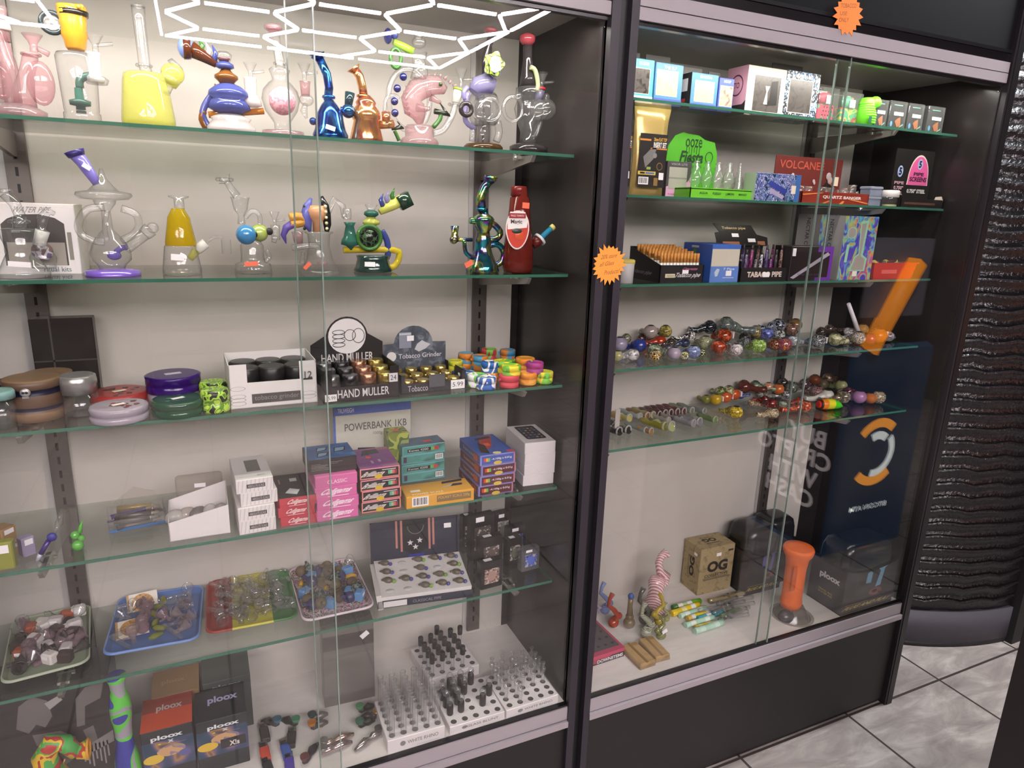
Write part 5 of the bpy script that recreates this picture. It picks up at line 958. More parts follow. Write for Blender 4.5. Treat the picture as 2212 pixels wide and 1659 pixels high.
a = at(444, 1380, z=Z5); b_ = at(646, 1341, z=Z5); wt = (Vector(b_) - Vector(a)).length
t, w, d, Mx = tray('rolling_tray', 'tray in red, yellow and green bands full of clear glass parts', (444, 1381), (646, 1342), (462, 1254), tri(('a3342c', 'c8c038', '3c7a3c'), (-wt*.22, wt*.22)))
bits(Mx, w, d, 6, 7, (('banger', CL, 'clear'), ('bowl', CL, 'clear'), ('stem', CL, 'clear'), ('banger', CL, 'clear'), ('ball', CL, 'clear')), 'three-band tray', 'clear glass parts in the three-band tray', 13)
FLOR = blend(('d8c4cc', 'b05070', 'd8c8cc', '5a6a4a', 'e0ccd4', '8a5a4c'), 55, .4, 'noise', 0, .8)
t, w, d, Mx = tray('rolling_tray', 'pink floral tray with round marbled glass bowls and a white front rim', (655, 1354), (812, 1319), (637, 1236), FLOR, mat('e0d0d8', .3))
bits(Mx, w, d, 6, 6, (('ball', glass('4a4a7a', .6, .4), 'dusky blue'), ('ball', glass('6a5a44', .6, .4), 'olive brown'), ('bowl', CL, 'clear'), ('ball', blend(('2c3434', '6a7a70', '2c3434'), 80, .15), 'dark marbled'), ('box', mat('5a90c8', .4), 'pale blue wrapped'), ('ball', glass('8a7a58', .5, .4), 'amber brown'), ('tip', mat('c8981c'), 'yellow')), 'floral tray', 'marbled bowls in the floral tray', 14, .006)
# display case of turtle-like hand pipes in white foam
c, r, w, h = fit(Z5, (816, 1316), (1021, 1288), 1301, .155); d = .155; t = thing('display_case', c, r, 'open navy display case with white foam and a starred lid', 'display case')
NV = mat('23283c', .4); G().box(-w/2, -d/2, 0, w/2, d/2, .002, NV).box(-w/2, -d/2, 0, w/2, -d/2 + .002, h, NV).box(-w/2, -d/2, 0, -w/2 + .002, d/2, h, NV).box(w/2 - .002, -d/2, 0, w/2, d/2, h, NV).box(-w/2, d/2 - .002, 0, w/2, d/2, h, NV).build('case_base', t)
p = Pr(w, d, h); p.rect('front', .06, .1, .30, .9, mat('dcd8d6'), 2).txt('front', 'CLASSICAL PIPE', .36, .3, .66, .7, mat('9a98a0'), 3); p.build('print', t)
FT = TR(0, 0, h + .004, 0, R_(6)); G().box(-w/2 + .006, -d/2 + .004, 0, w/2 - .002, d/2 - .01, .012, mat('dedad6', .7), FT).build('foam_insert', t, label='white foam insert')
LT = TR(0, d/2 + .001, .004, 0, R_(82)); g = G().box(-w/2, 0, 0, w/2, .125, .002, NV, LT).box(-w/2, 0, 0, -w/2 + .004, .125, .012, NV, LT).box(w/2 - .004, 0, 0, w/2, .125, .012, NV, LT); g.build('lid', t, label='raised navy lid')
LP_ = LT @ Matrix.Translation((0, 0, .0024)); g = G().poly([(-.030, .125), (.032, .125), (.032, .050), (0, .030), (-.030, .050)], .0003, mat('17161c', .4), LP_).box(-.016, .012, 0, .022, .036, .0004, mat('2030a0', .35), LP_)
for x0 in (-.048, -.036, .034, .044): g.box(x0, .055 if abs(x0) > .04 else .045, .0003, x0 + .005, .125, .0006, mat('c07a6c', .4), LP_)
for (u, v) in ((-.012, .066), (.012, .070), (.001, .054)): g.poly([((.008 if k % 2 == 0 else .0034)*sin(pi*k/5) + u, (.008 if k % 2 == 0 else .0034)*cos(pi*k/5) + v) for k in range(10)], .0004, mat('d8d4d4'), LP_ @ Matrix.Translation((0, 0, .0003)))
g.box(w/2 - .036, .095, .0002, w/2 - .018, .107, .0006, TAG, LP_).ring((.002, .108, .001), .020, .0007, mat('8a8474', .5), 16, 5, LP_, 'z', pi, 2*pi).build('lid_print', t, label='striped collar print with white stars')
G().box(-w/2 + .002, -d/2, h*.6, -w/2 + .014, d/2 - .01, h + .030, mat('d8d4d0', .6), TR(0, 0, 0, 0, 0, R_(-8))).build('side_flap', t, label='white side flap')
Mb = Matrix.Translation(c) @ Matrix.Rotation(r, 4, 'Z') @ FT; proto = None
for i in range(5):
    for j in range(4):
        u, v = -w*.36 + i*w*.185, -d*.34 + j*d*.22
        if (i, j) in ((1, 0), (1, 3), (0, 0), (1, 2), (3, 2)):
            G().ball((0, 0, .0), .008, mat('b8b6b6', .8), 10, (1.3, .8, .3), FT @ Matrix.Translation((u, v, .012))).build('foam_hollow', t); continue
        q = Mb @ Vector((u, v, .013)); hb_ = ('4a4c90', '4a4c90', '78a838')[(i + 2*j) % 3]; lb = 'brown ribbed hand pipe with a %s end, %s foam row, %s along' % ('blue' if hb_ == '4a4c90' else 'green', ORDN[j], ORDN[i])
        o = thing('hand_pipe', q, r - .35, lb, 'hand pipe', 'ribbed hand pipes in the white foam'); G().ball((0, 0, .003), .0095, blend(('5c5444', '7a705c', '4a4236'), 240, .3, 'wave'), 12, (1.2, .85, .8)).sweep([(-.008, 0, .003), (-.016, 0, .002)], [.004, .002], mat('5c5444', .3), 8).build('body', o); G().ball((.014, -.003, .003), .0048, mat(hb_, .2), 10).build('end_ball', o)
# black-backed glass blocks
AC = glass('d8d8dc', .12, .6, .05)
for i, (px, pb, pt, hw, y, dc, lb) in enumerate(((1008, 1235, 1150, 15, .30, '3a3634', 'dark display block at the back beside the navy case'), (1036, 1240, 1140, 28, .26, '4a423e', 'wide dark display block, second from the navy case'), (1055, 1252, 1172, 27, .19, '5a4a42', 'dark display block with a brown scene behind the front one'), (1080, 1205, 1132, 19, .31, '8a8a82', 'dark framed block with a grey ring picture at the back'), (1057, 1262, 1200, 26, .12, 'a8847a', 'front dark display block with a rosy picture'), (1110, 1225, 1158, 22, .24, '4a5a9c', 'dark display block with a faint blue flower'), (1106, 1236, 1176, 18, .20, '6a6a5c', 'small dark display block with a white sticker'), (1140, 1245, 1195, 22, .16, '5870d0', 'clear display block with a vivid blue flower'))):
    x = at(px, pb, y=y)[0]; q = mpp((x, y, Z5)); hh = (pb - pt)*q; t = thing('display_block', (x, y, Z5), .08, lb, 'display block', 'dark display blocks'); ww = hw*q
    G().rbox(-ww, -.012, 0, ww, .012, hh, mat('1d1a1b', .25) if i != 7 else AC, .002).build('block', t); p = Pr(2*ww, .024, hh)
    p.rect('front', .16, .18, .84, .74, blend((dc, '2a2625', dc, 'b8aca4'), 130, .4), 2).disc('front', .5, .46, .2, .2, mat(dc, .3), 3, 12); p.rect('front' if i % 2 else 'top', .2, .86 if i % 2 else .2, .55, .97 if i % 2 else .7, TAG, 4); p.build('picture', t, label='picture window')
# ================================================================ DECK of the near showcase
t, p, w, h = CT('large_carton', 'large black carton with dripping grey spray shapes at the picture edge', 'box', ZD, (-40, 1700), (258, 1634), 1520, .10, mat('2d2928', .35), .155, .0)
GR = mat('6a6462', .5); GR2 = mat('8c8684', .5)
for pts in (((.30, .70), (.34, .88), (.44, .94), (.54, .88), (.56, .74), (.50, .66), (.44, .70), (.38, .64)), ((.40, .62), (.60, .60), (.70, .52), (.68, .34), (.60, .30), (.56, .44), (.42, .52)), ((.72, .60), (.74, .84), (.82, .92), (.96, .94), (.92, .80), (.80, .76), (.78, .60)), ((.76, .56), (.84, .58), (.86, .44), (.72, .38), (.66, .42), (.78, .48))): p.pol('front', pts, GR, 2)
for k in range(7): p.rect('front', .74 + .03*k, .28 - .03*(k % 3), .752 + .03*k, .42, GR2, 3)
p.pol('front', [(.68, .38), (.98, .50), (.98, .40), (.70, .32)], GR2, 3).pol('front', [(.52, .86), (.62, .90), (.65, .86), (.55, .80)], mat('9a9694'), 4).build('print', t, label='grey dripping spray shapes')
RG = blend(('48a848', 'b82c28', 'e0b81c', '48a848', 'b82c28'), 26, .45, 'noise', 0, .4)
b = W('silicone_pipe', 128, 1695, .10, ZD, 'red, green and yellow marbled silicone pipe with a flared orange mouth', 'pipe'); b.T([(130, 1695), (108, 1665), (96, 1635), (112, 1605), (140, 1605), (165, 1625)], [30, 26, 24, 22, 18, 15], RG, 16).E('body'); b.T([(165, 1625), (182, 1620), (190, 1618)], [14, 19, 22], RG, 16, False).R(191, 1617, 20, 3, mat('d89020', .4), 'x').E('mouth', 'flared orange mouth'); b.T([(140, 1640), (136, 1652)], 1.5, mat('d8a860', .3, .6), 6).E('pin')
BG = blend(('3838a0', '3c3ca8', '58c83c', '9a98a0', '58c83c', '3838a0'), 12, .45, 'noise', 0, .3)
b = W('silicone_bong', 280, 1700, .12, ZD, 'slender blue and green silicone bong standing by the black carton', 'water pipe'); b.V(281, [(None, 25), (1685, 26), (1640, 24), (1600, 16), (1565, 17), (1548, 20), (1530, 21), (1515, 20), (1490, 14), (1475, 15), (1462, 19), (1458, 18)], BG, 22).E('body')
# tall cartons lettered ploox
PBK = mat('24262a', .4); ART = blend(('1c2838', '24405c', '3c4468', '6a5a7a', 'a8783c', '3a3450'), 14, .4, 'noise', 0, 1.2, 0, False)
def ploox(A, B_, Bk, lab, topm, y, fm=PBK, art=True):
    c, r, w, d, h = fit2(ZD, A, B_, A[1], Bk, y, .0); t = thing('tall_carton', c, r, lab, 'box'); G().rbox(-w/2, -d/2, 0, w/2, d/2, h, fm, .0015).build('box_body', t); p = Pr(w, d, h); p.rect('top', .0, .0, 1, 1, topm, 1)
    return t, p
t, p = ploox((302, 1587), (415, 1561), (311, 1515), 'tall ploox carton with an orange-red top, beside the silicone bong', blend(('e85028', 'b83c24', '5a3028'), 1, .4, 'z', 0, 0, 0, False), .115)
p.rect('top', 0, 0, 1, 1, mat('d8502c', .4), 2).rect('top', 0, .55, 1, 1, mat('9a4030', .4), 3).txt('top', 'ploox', .28, .5, .8, .74, mat('c8b4ac'), 4, .03)
def plx(p, u0=.18):
    p.rect('front', .0, .30, 1, .80, ART, 1).txt('front', 'ploox', u0, .80, u0 + .62, .90, mat('d8dce0'), 3, .035).txt('front', 'x', .5, .74, .62, .79, mat('c8ccd4'), 3, .04).rect('front', .55, .71, .85, .712, mat('c8b878'), 3).disc('front', .34, .745, .03, .012, mat('c8b83c'), 3, 10).disc('front', .55, .60, .28, .10, blend(('a88868', '8a7a90', 'c89868'), 50, .5), 2).disc('front', .2, .5, .2, .08, mat('d8b02c', .5), 3).disc('front', .8, .5, .12, .06, mat('5a5a98', .5), 3)
plx(p); p.build('print', t, label='ploox lettering over a smoky picture')
t, p = ploox((421, 1565), (532, 1535), (433, 1494), 'tall black ploox carton in front of a green-grey one', PBK, .115); p.txt('top', 'ploox', .25, .45, .85, .72, mat('b8b4e0'), 4, .03); plx(p, .22); p.rect('front', .45, .40, .95, .58, mat('2a2628'), 4).txt('front', 'X!s', .62, .42, .82, .52, mat('d8d4d0'), 5, .03); p.build('print', t, label='white ploox lettering')
t, p = ploox((326, 1511), (430, 1486), (337, 1453), 'tan-topped ploox carton behind the orange one', mat('94744c', .5), .215, mat('7a5a3a', .5)); p.txt('top', 'ploox', .2, .4, .7, .6, mat('a88c64'), 3, .02); p.build('print', t)
t, p = ploox((436, 1480), (540, 1455), (442, 1425), 'green-grey ploox carton against the back, behind the black one', mat('4c544e', .5), .225, mat('363c3a', .5)); p.txt('front', 'ploox', .2, .84, .8, .93, mat('8a8e8c'), 3, .03); p.build('print', t)
# lighters
def lighter(px, py, cc, nm, y, rz, ln=.062, lift=0):
    x, yy = at(px, py, z=ZD)[:2]; t = thing('lighter', (x, yy, ZD + lift), rz, nm, 'lighter'); G().rbox(-.010, -.030, 0, .010, .012, .011, mat(cc, .25), .002).build('body', t); G().box(-.009, .012, .001, .009, .028, .010, mat('9a928a', .25, .8)).box(-.008, .012, .0095, .004, .020, .0125, K_).build('hood', t, label='metal hood')
lighter(572, 1628, 'd84a34', 'red lighter lying in front of the ploox cartons', 0, .05); lighter(571, 1586, '2c2828', 'black lighter behind the red one', 0, .05, lift=.001); lighter(578, 1660, '25282a', 'black lighter with a metal hood, nearest the door under the red one', 0, .12)
lighter(617, 1622, '3058b0', 'blue lighter lying beside the small metal pipes', 0, .08); lighter(625, 1652, '4a38a0', 'violet lighter with a price sticker, in front of the blue one', 0, -.05); lighter(630, 1596, '2a2a28', 'black lighter behind the blue one', 0, -.2)
# small metal and glass pipes on the deck
def spipe(px, py, L_, cc, bc, rz, lab, z=ZD, seg=True, rb=.010):
    x, y = at(px, py, z=z)[:2]; t = thing('small_pipe', (x, y, z), rz, lab, 'pipe'); m = mat(cc, .25, .5) if isinstance(cc, str) else cc
    G().sweep([(-L_/2, 0, rb*.8), (-L_*.4, 0, rb*.8), (-L_*.2, 0, rb), (-L_*.1, 0, rb*.7), (L_*.1, 0, rb), (L_*.3, 0, rb*.8), (L_/2, 0, rb*.6)], [rb*.4, rb*.8, rb*.9, rb*.6, rb, rb*.7, rb*.35], m, 12).build('stem', t)
    G().sweep([(-L_*.42, 0, rb), (-L_*.42, 0, rb*1.7), (-L_*.42, 0, rb*2.3)], [rb*.5, rb*.9, rb], mat(bc, .2, .3) if isinstance(bc, str) else bc, 12).build('bowl', t)
for a in ((584, 1566, .045, '4a4644', glass('2c6a80', .8, .4), 2.5, 'small dark pipe with a blue glass bowl behind the lighters'), (625, 1564, .045, '1c221c', glass('3c8a5c', .8, .4), 2.4, 'small black pipe with a green glass bowl'), (690, 1553, .04, '6a6260', glass('1c3a38', .9, .4), 0.1, 'small grey pipe with a dark teal bowl beside the door edge'), (690, 1571, .04, '4a4440', glass('c87818', .8, .4), .1, 'small dark pipe with an amber bowl and a price sticker'), (792, 1535, .04, '28241f', glass('3c8a50', .8, .4), .1, 'small black pipe with a green bowl beside the tall tube rack'), (798, 1553, .04, '241f1c', mat('a8803c', .3, .7), 2.9, 'small black pipe with a brass bowl beside the tube rack'), (792, 1567, .04, '201c1a', glass('2c6a4c', .8, .4), .1, 'small black pipe with a dark green bowl, third by the tube rack'),
          (730, 1604, .075, mat('d0b0a0', .18, .9), mat('c8c4c4', .15, .9), .15, 'polished rose metal pipe lying across the deck'), (728, 1620, .07, mat('c8b0b0', .18, .9), mat('a8a4a4', .2, .9), .12, 'polished pinkish metal pipe in front of its rose twin'), (795, 1606, .075, mat('a8a09c', .2, .85), mat('3a3634', .3), 3.6, 'silver and black jointed metal pipe beside the tube rack'), (672, 1632, .06, mat('4a4048', .25, .7), mat('5a2a28', .4), .9, 'dark iridescent metal pipe with a maroon bowl near the door edge')): spipe(*a)
t, p, w, h = CT('storage_box', 'smoky acrylic box with pipes inside, standing at the back of the deck', 'box', ZD, (702, 1529), (810, 1504), 1362, .05, glass('8a8480', .62, .5, .1)); p.rect('front', 0, 0, 1, .13, mat('5a5250'), 1).rect('front', 0, .72, 1, .9, mat('4a4442'), 1).pol('front', [(.72, .84), (.86, .90), (.92, .85), (.78, .79)], TAG, 3).build('print', t)
b = W('glass_pipe', 772, 1495, .27, ZD, 'tangled dark glass pipe inside the smoky acrylic box', 'pipe') if False else None
# ---- racks of glass tubes
RW = mat('e4dede', .5)
def rack(A, B_, T, Bk, lab, cols, rows, kind, spots, tl, grp, txt='WHITE RHINO'):
    c, r, w, d, h = fit2(ZD, A, B_, T, Bk); d = min(d, .135); c = c + Vector((0, .006, 0)); t = thing('tube_rack', c, r, lab, 'rack'); G().rbox(-w/2, -d/2, 0, w/2, d/2, h, RW, .0012).build('rack_body', t); p = Pr(w, d, h)
    p.txt('front', txt, .34 if 'W' in txt else .3, .38, .88, .66, mat('7a7676'), 2, .01).disc('front', .26, .52, .05, .2, mat('8a8686'), 2, 10).rect('front', .5, .1, .9, .13, mat('b8b4b4'), 2); p.build('lettering', t, label='grey lettering')
    g = G(); M_ = Matrix.Translation(c) @ Matrix.Rotation(r, 4, 'Z'); proto = None
    P = lambda i, j: (-w*.40 + i*w*.80/(cols - 1), -d*.40 + j*d*.80/(rows - 1))
    for i in range(cols):
        for j in range(rows):
            u, v = P(i, j); g.add([(u + .0072*cos(2*pi*k/14), v + .0072*sin(2*pi*k/14), h + .0003) for k in range(14)], [tuple(range(14))], mat('4a4645', .8))
            if (i, j) not in spots: continue
            q = M_ @ Vector((u, v, h*.25))
            lb = '%s, %s row from the door, %s along' % (tl, ORDN[j], ORDN[i])
            if proto is None:
                o = thing('glass_tube', q, r, lb, 'glass tube', grp); proto = o
                if kind == 'tall': G().sweep([(0, 0, 0), (0, 0, .10)], .0066, CL, 14, False).ring((0, 0, .10), .0068, .0012, CL, 14, 5).build('tube', o)
                elif kind == 'cap': G().sweep([(0, 0, 0), (0, 0, .062)], .0048, CL, 12, False).build('tube', o); G().lathe([(.0066, .058), (.0070, .079), (.006, .082)], mat('262223', .5), (0, 0, 0), 12).build('cap', o, label='black cap')
                elif kind == 'globe': G().sweep([(0, 0, 0), (0, 0, .02)], .005, CL, 12).ball((0, 0, .054), .0085, CL, 12, (1, 1, 1.2)).build('tube', o); G().lathe([(.005, .012), (.0080, .018), (.0082, .042), (.006, .048)], mat('1f1b1c', .4), (0, 0, 0), 12).build('sleeve', o, label='black sleeve')
                else: G().sweep([(0, 0, 0), (0, 0, .052)], .0045, CL, 12, False).ball((0, 0, .056), .0074, CL, 12).sweep([(0, 0, .060), (0, 0, .074)], .0035, CL, 10, False).ring((0, 0, .074), .005, .0009, CL, 12, 5).build('tube', o)
            else: copy_tree(proto, q, r, lb)
    g.build('holes', t, label='grid of dark holes')
allp = lambda c_, r_, no=(): {(i, j) for i in range(c_) for j in range(r_)} - set(no)
rack((839, 1633), (963, 1597), 1606, (809, 1519), 'white rack crowded with tall clear tubes, beside the small pipes', 5, 6, 'tall', allp(5, 6), 'tall clear tube in the crowded rack', 'tall clear tubes')
rack((929, 1496), (1038, 1461), 1474, (893, 1402), 'white rack of black-capped tubes at the back of the deck', 5, 5, 'cap', allp(5, 5, ((4, 0), (4, 1), (4, 2), (0, 4), (1, 4), (3, 4), (4, 4))), 'slim black-capped tube in the back rack', 'black-capped tubes')
rack((975, 1595), (1094, 1559), 1578, (940, 1490), 'white rack, middle of the front row, with globe-topped black tubes', 5, 5, 'globe', {(0, 1), (0, 3), (1, 1), (1, 2), (1, 3), (1, 4), (2, 3), (2, 4), (3, 1), (4, 2), (3, 4), (0, 2)}, 'black-sleeved globe tube in the middle rack', 'globe-topped tubes', 'GLASS BLUNT')
rack((1096, 1557), (1208, 1521), 1539, (1055, 1461), 'white rack of bulb-necked clear tubes nearest the dark post', 5, 6, 'bulb', allp(5, 6, ((0, 0), (2, 0), (3, 0), (4, 0), (2, 1), (3, 1), (4, 1))), 'bulb-necked tube beside the dark post', 'bulb-necked tubes')
# ================================================================ FAR SHOWCASE
Y1 = .14
# ---- top shelf: window boxes
BLW = mat('4c86b0', .4); BLV = mat('4a5fb8', .4)
def wbox(A, B_, T, d, lab, m, win, side=None, tab=None, txt='700 HOOP', low=None, inner='c8b090', y=Y1):
    t, p, w, h = CT('window_box', lab, 'box', ZR[0], A, B_, T, d, m, y); 
    if side: p.rect('left', 0, 0, 1, 1, side, 1).rect('left', .35, .5, .8, .85, mat('d8d4d4'), 3).rect('left', .3, .2, .7, .3, mat('b03a3a'), 3)
    u0, v0, u1, v1 = win; p.rect('front', u0 - .02, v0 - .015, u1 + .02, v1 + .015, mat('e8dcc8'), 2).rect('front', u0, v0, u1, v1, blend((inner, 'c8b898' if inner not in ('2c2826', '4a4644') else '5a5450', inner), 50, .3, 'noise', 0, 1.2, 0, False), 3)
    p.txt('front', txt, .28, .86, .74, .94, mat('eef2f4'), 3, .02)
    if low: p.rect('front', 0, 0, 1, .16, mat(low), 1)
    p.txt('front', 'handmade', .08, .06, .38, .10, mat('e8e8f0'), 3).rect('front', .5, .05, .64, .11, mat('e0b0c0'), 3).txt('front', '11"', .75, .06, .9, .10, mat('e8e8f0'), 3)
    p.build('print', t, label='window and lettering')
    if tab: G().box(-w/2*tab[0], d/2 - .002, h, w/2*tab[0], d/2, h + tab[1], mat(tab[2], .4)).build('hang_tab', t, label='dark upright hang tab')
    return t, w, h
wbox((1362, 206), (1409, 210), 124, .05, 'cyan and white window box nearest the dark post, top shelf', mat('4ab0dc', .4), (.06, .22, .80, .78), None, (.7, .022, '4a4648'), 'THE CUTTER', 'e0ecf0', '2c2826')
wbox((1412, 213), (1471, 218), 133, .05, 'light blue and violet window box, second along the top shelf', BLW, (.07, .24, .80, .82), None, (.9, .024, '3a3634'), 'THE ELF', '4a56b0', 'bfa88a')
wbox((1490, 221), (1547, 228), 155, .06, 'blue window box with a black side and a barcode, top shelf', BLW, (.15, .22, .84, .78), mat('2b2626', .4), (.9, .022, '5a5654'), '420 ROOTS', '4a56b8', 'd0b890')
wbox((1550, 229), (1581, 233), 167, .05, 'narrow blue window box beside the white one, top shelf', BLV, (.08, .18, .92, .76), None, (.8, .02, '3a3634'), 'HOOP', '4458b0', '8a746a')
t, w, h = wbox((1608, 236), (1690, 246), 139, .07, 'cream-white window box with a pink rounded side and a round TO badge', mat('cfc5b2', .4), (.18, .10, .86, .82), None, None, '', None, '4a4644')
p = Pr(w, .07, h); p.rect('left', 0, 0, 1, 1, mat('2b2629'), 1).pol('left', [(0, .30), (.15, .22), (.85, .22), (1, .30), (1, 1), (0, 1)], mat('d89cb0'), 2); n = 24
for k in range(n):
    a0, a1 = 2*pi*k/n, 2*pi*(k+1)/n; p.pol('left', [(.5 + .32*cos(a0), .62 + .22*sin(a0)), (.5 + .32*cos(a1), .62 + .22*sin(a1)), (.5 + .28*cos(a1), .62 + .19*sin(a1)), (.5 + .28*cos(a0), .62 + .19*sin(a0))], mat('6a2c4c'), 3)
p.txt('left', 'TO', .36, .56, .64, .68, mat('6a2c4c'), 3, .02).rect('front', .16, .0, 1, .09, mat('35302e'), 5).rect('front', .2, .02, .46, .065, mat('a8a0d0'), 6).rect('front', .56, .02, .86, .065, mat('c8a098'), 6).pol('front', [(.45, .25), (.55, .25), (.53, .5), (.58, .62), (.46, .62), (.5, .5)], mat('d8d4d0', .3), 6).pol('front', [(.5, .22), (.8, .26), (.78, .75), (.62, .72), (.6, .35)], K_, 5).build('badge', t, label='pink side with a round TO badge')
t, w, h = wbox((1690, 244), (1762, 254), 150, .06, 'black and white chequered window box with a dark hang tab', blend(('2a2a2e', 'd8dce0', '2a2a2e', '6a90c0'), 260, .4, 'voronoi'), (.12, .16, .78, .82), None, (.9, .026, '2f2a28'), 'KEFFIYEH RIG', None, '4a4644')
p = Pr(w, .06, h); p.rect('front', .05, .0, .92, .10, mat('24262c'), 5).rect('front', .45, .03, .6, .07, mat('e8ecf0'), 6).rect('front', .6, .03, .86, .07, mat('58a0dc'), 6).txt('front', 'SAVAGE', .1, .03, .4, .07, mat('b8d0e0'), 6).build('lower_print', t)
def cbox(A, B_, T, lab, fill, ln, y=Y1, group=None, lid='d8dcd8', d=.04):
    c, r, w, h = fit(ZR[0], A, B_, T, d, y); t = thing('acrylic_box', c, r, lab, 'box', group); G().rbox(-w/2, -d/2, 0, w/2, d/2, h, glass('f0f4f0', .08, .7, .04, 1.5), .001).build('clear_case', t); fill(t, w, d, h); return t
def f_col(cols, dots=False):
    def f(t, w, d, h):
        m = blend(cols, 36, .4, 'noise', 0, 1.0); g = G(); k = -d/2 + .006
        g.rbox(-w*.42, k, .002, w*.42, d*.35, h*.55, m, .003); g.build('silicone_goods', t); g = G().ball((-w*.1, k + .006, h*.72), w*.25, mat(cols[0], .4), 12, (1.2, .6, .8)).sweep([(-w*.1, k + .01, h*.55), (w*.2, k + .01, h*.86)], [.008, .005], mat(cols[-1], .4), 8); g.build('silicone_top', t)
        p = Pr(w, d, h); p.rect('front', .35, .55, .62, .78, TAG, 4)
        if dots:
            for i in range(4):
                for j in range(4): p.disc('front', .2 + i*.14 + .03*j, .12 + j*.11, .03, .02, K_, 3, 8)
        p.build('price_sticker', t)
    return f
cbox((1764, 258), (1806, 262), 186, 'clear box of watermelon-pink silicone ware with black dots', f_col(('e03a5c', 'e03a5c', '50a878', 'e03a5c'), True), 4)
cbox((1814, 264), (1857, 268), 197, 'clear box of green, yellow and red silicone ware', f_col(('50b888', 'e8d84c', '50b888', 'd8404c', 'f0a030')), 4)
b = W('silicone_pipe', 1874, 268, .13, ZR[0], 'bright green coiled silicone pipe between the clear boxes', 'pipe'); gm = mat('6ce828', .4)
for k in range(9): b.R(1872, 266 - k*5.2, 17 - abs(k - 3)*.8, 3, gm)
b.V(1872, [(None, 17), (230, 16), (218, 15), (212, 12)], gm, 18).E('coiled_body'); b.B(1890, 222, 13, gm, -.005).T([(1896, 224), (1908, 226)], [8, 2], gm, 8).E('spout'); b.Q(1880, 258, 8, 12, mat('1c5a50'), -.028).E('logo')
def f_blk(t, w, d, h):
    g = G().box(-w*.44, -d/2 + .004, .002, w*.44, d*.4, h*.94, mat('1c1d22', .2)); g.build('dark_insert', t); p = Pr(w, d, h); p.rect('front', .25, .50, .80, .62, TAG, 4).pol('front', [(.35, .30), (.5, .1), (.72, .14), (.66, .46), (.5, .40)], mat('a06848'), 3).disc('front', .16, .20, .07, .10, mat('5a98b8'), 3, 10).pol('front', [(.62, .08), (.85, .18), (.86, .24), (.66, .12)], mat('7ac0a8'), 3).rect('front', .2, .84, .7, .87, mat('6aa890'), 3).build('print', t)
for i, (a, b_, T) in enumerate((((1883, 270), (1913, 273), 213), ((1917, 274), (1953, 278), 216), ((1957, 279), (1990, 282), 222), ((1999, 284), (2034, 288), 228))):
    cbox(a, b_, T, 'black acrylic box with a white label, %s' % ('beside the green coiled pipe', 'second of the black row', 'third of the black row', 'nearest the dark end of the top shelf')[i], f_blk, 0, .12, 'black acrylic boxes on the top shelf', d=.035)
# ---- second shelf
Z_ = ZR[1]; Y2 = .15
GOLDP = blend(('b8944c', 'd0b068', 'c4a258'), 14, .25, 'noise', .35, 1.0, 0, False)
def pouch(A, B_, T, lab, y, tw=1.0):
    c, r, w, h = fit(Z_, A, B_, T, .03, y); t = thing('foil_pouch', c, r, lab, 'pouch'); g = G(); n = 7; vs = []
    for i in range(n + 1):
        f = i / n; dpt = .014*sin(pi*min(1, f*1.15))*(1 - .5*f) + .001; wf = 1 - .06*sin(pi*f*1.1) + (.06 if i == n else 0)
        for x in (-1, -.5, 0, .5, 1): vs.append((x*w/2*wf + .006*(f**2)*w*6, -dpt*(1 - x*x*.85), f*h))
        for x in (1, .5, 0, -.5, -1): vs.append((x*w/2*wf + .006*(f**2)*w*6, dpt*(1 - x*x*.85), f*h))
    fs = [(i*10 + k, i*10 + (k+1) % 10, (i+1)*10 + (k+1) % 10, (i+1)*10 + k) for i in range(n) for k in range(10)]
    g.add(vs, fs + [tuple(range(9, -1, -1)), tuple(n*10 + k for k in range(10))], GOLDP, True).build('foil_bag', t); p = Pr(w, .034, h)
    p.rect('front', .10, .10, .90, .70, mat('24211f', .4), 2).txt('front', '20mm FLAT TOP', .50, .62, .88, .66, mat('e0a838'), 4, .02).txt('front', 'INSERT SET', .50, .55, .88, .61, mat('e4e0dc'), 4, .03).rect('front', .10, .62, .42, .64, mat('e0862c'), 3).rect('front', .42, .53, .90, .545, mat('e0862c'), 3)
    p.rect('front', .10, .24, .62, .28, mat('d8b83c'), 3).rect('front', .16, .25, .30, .27, K_, 4).rect('front', .32, .25, .58, .27, mat('4a6ab8'), 4).barcode('front', .13, .13, .42, .215).rect('front', .72, .19, .86, .27, TAG, 4).disc('front', .72, .34, .09, .045, mat('8a6a2c'), 3).disc('front', .72, .34, .07, .035, K_, 4).pol('front', [(.30, .32), (.52, .42), (.62, .58), (.40, .52), (.22, .44)], mat('7a7674'), 3).disc('front', .56, .46, .06, .03, mat('8a8684'), 4, 14).rect('front', .34, .30, .46, .33, mat('98b84c'), 4).rect('front', .58, .12, .7, .21, mat('8a6a2c'), 3)
    p.build('label_print', t, label='black label lettered INSERT SET'); return t
pouch((1366, 412), (1438, 418), 226, 'gold foil pouch with a black label, second shelf', .13); pouch((1318, 408), (1361, 412), 222, 'gold foil pouch half hidden by the dark post', .14)
t, p, w, h = CT('window_box', 'pink and grey window box beside the gold pouch', 'box', Z_, (1437, 420), (1489, 424), 347, .03, mat('4c484a', .4), .17); p.pol('front', [(0, 0), (1, 0), (1, .62), (.86, .45), (0, .30)], mat('d89cc0'), 1).rect('front', .08, .24, .82, .84, mat('a8a498', .3), 2).rect('front', .08, .52, .82, .56, mat('8a8680', .3), 3).txt('front', 'VISOR LITE', .14, .89, .8, .95, mat('b8b4b4'), 3).rect('front', .52, .06, .84, .13, mat('4a3a8c'), 3).txt('front', 'hex', .1, .08, .4, .12, mat('8a4a6c'), 3).build('print', t)
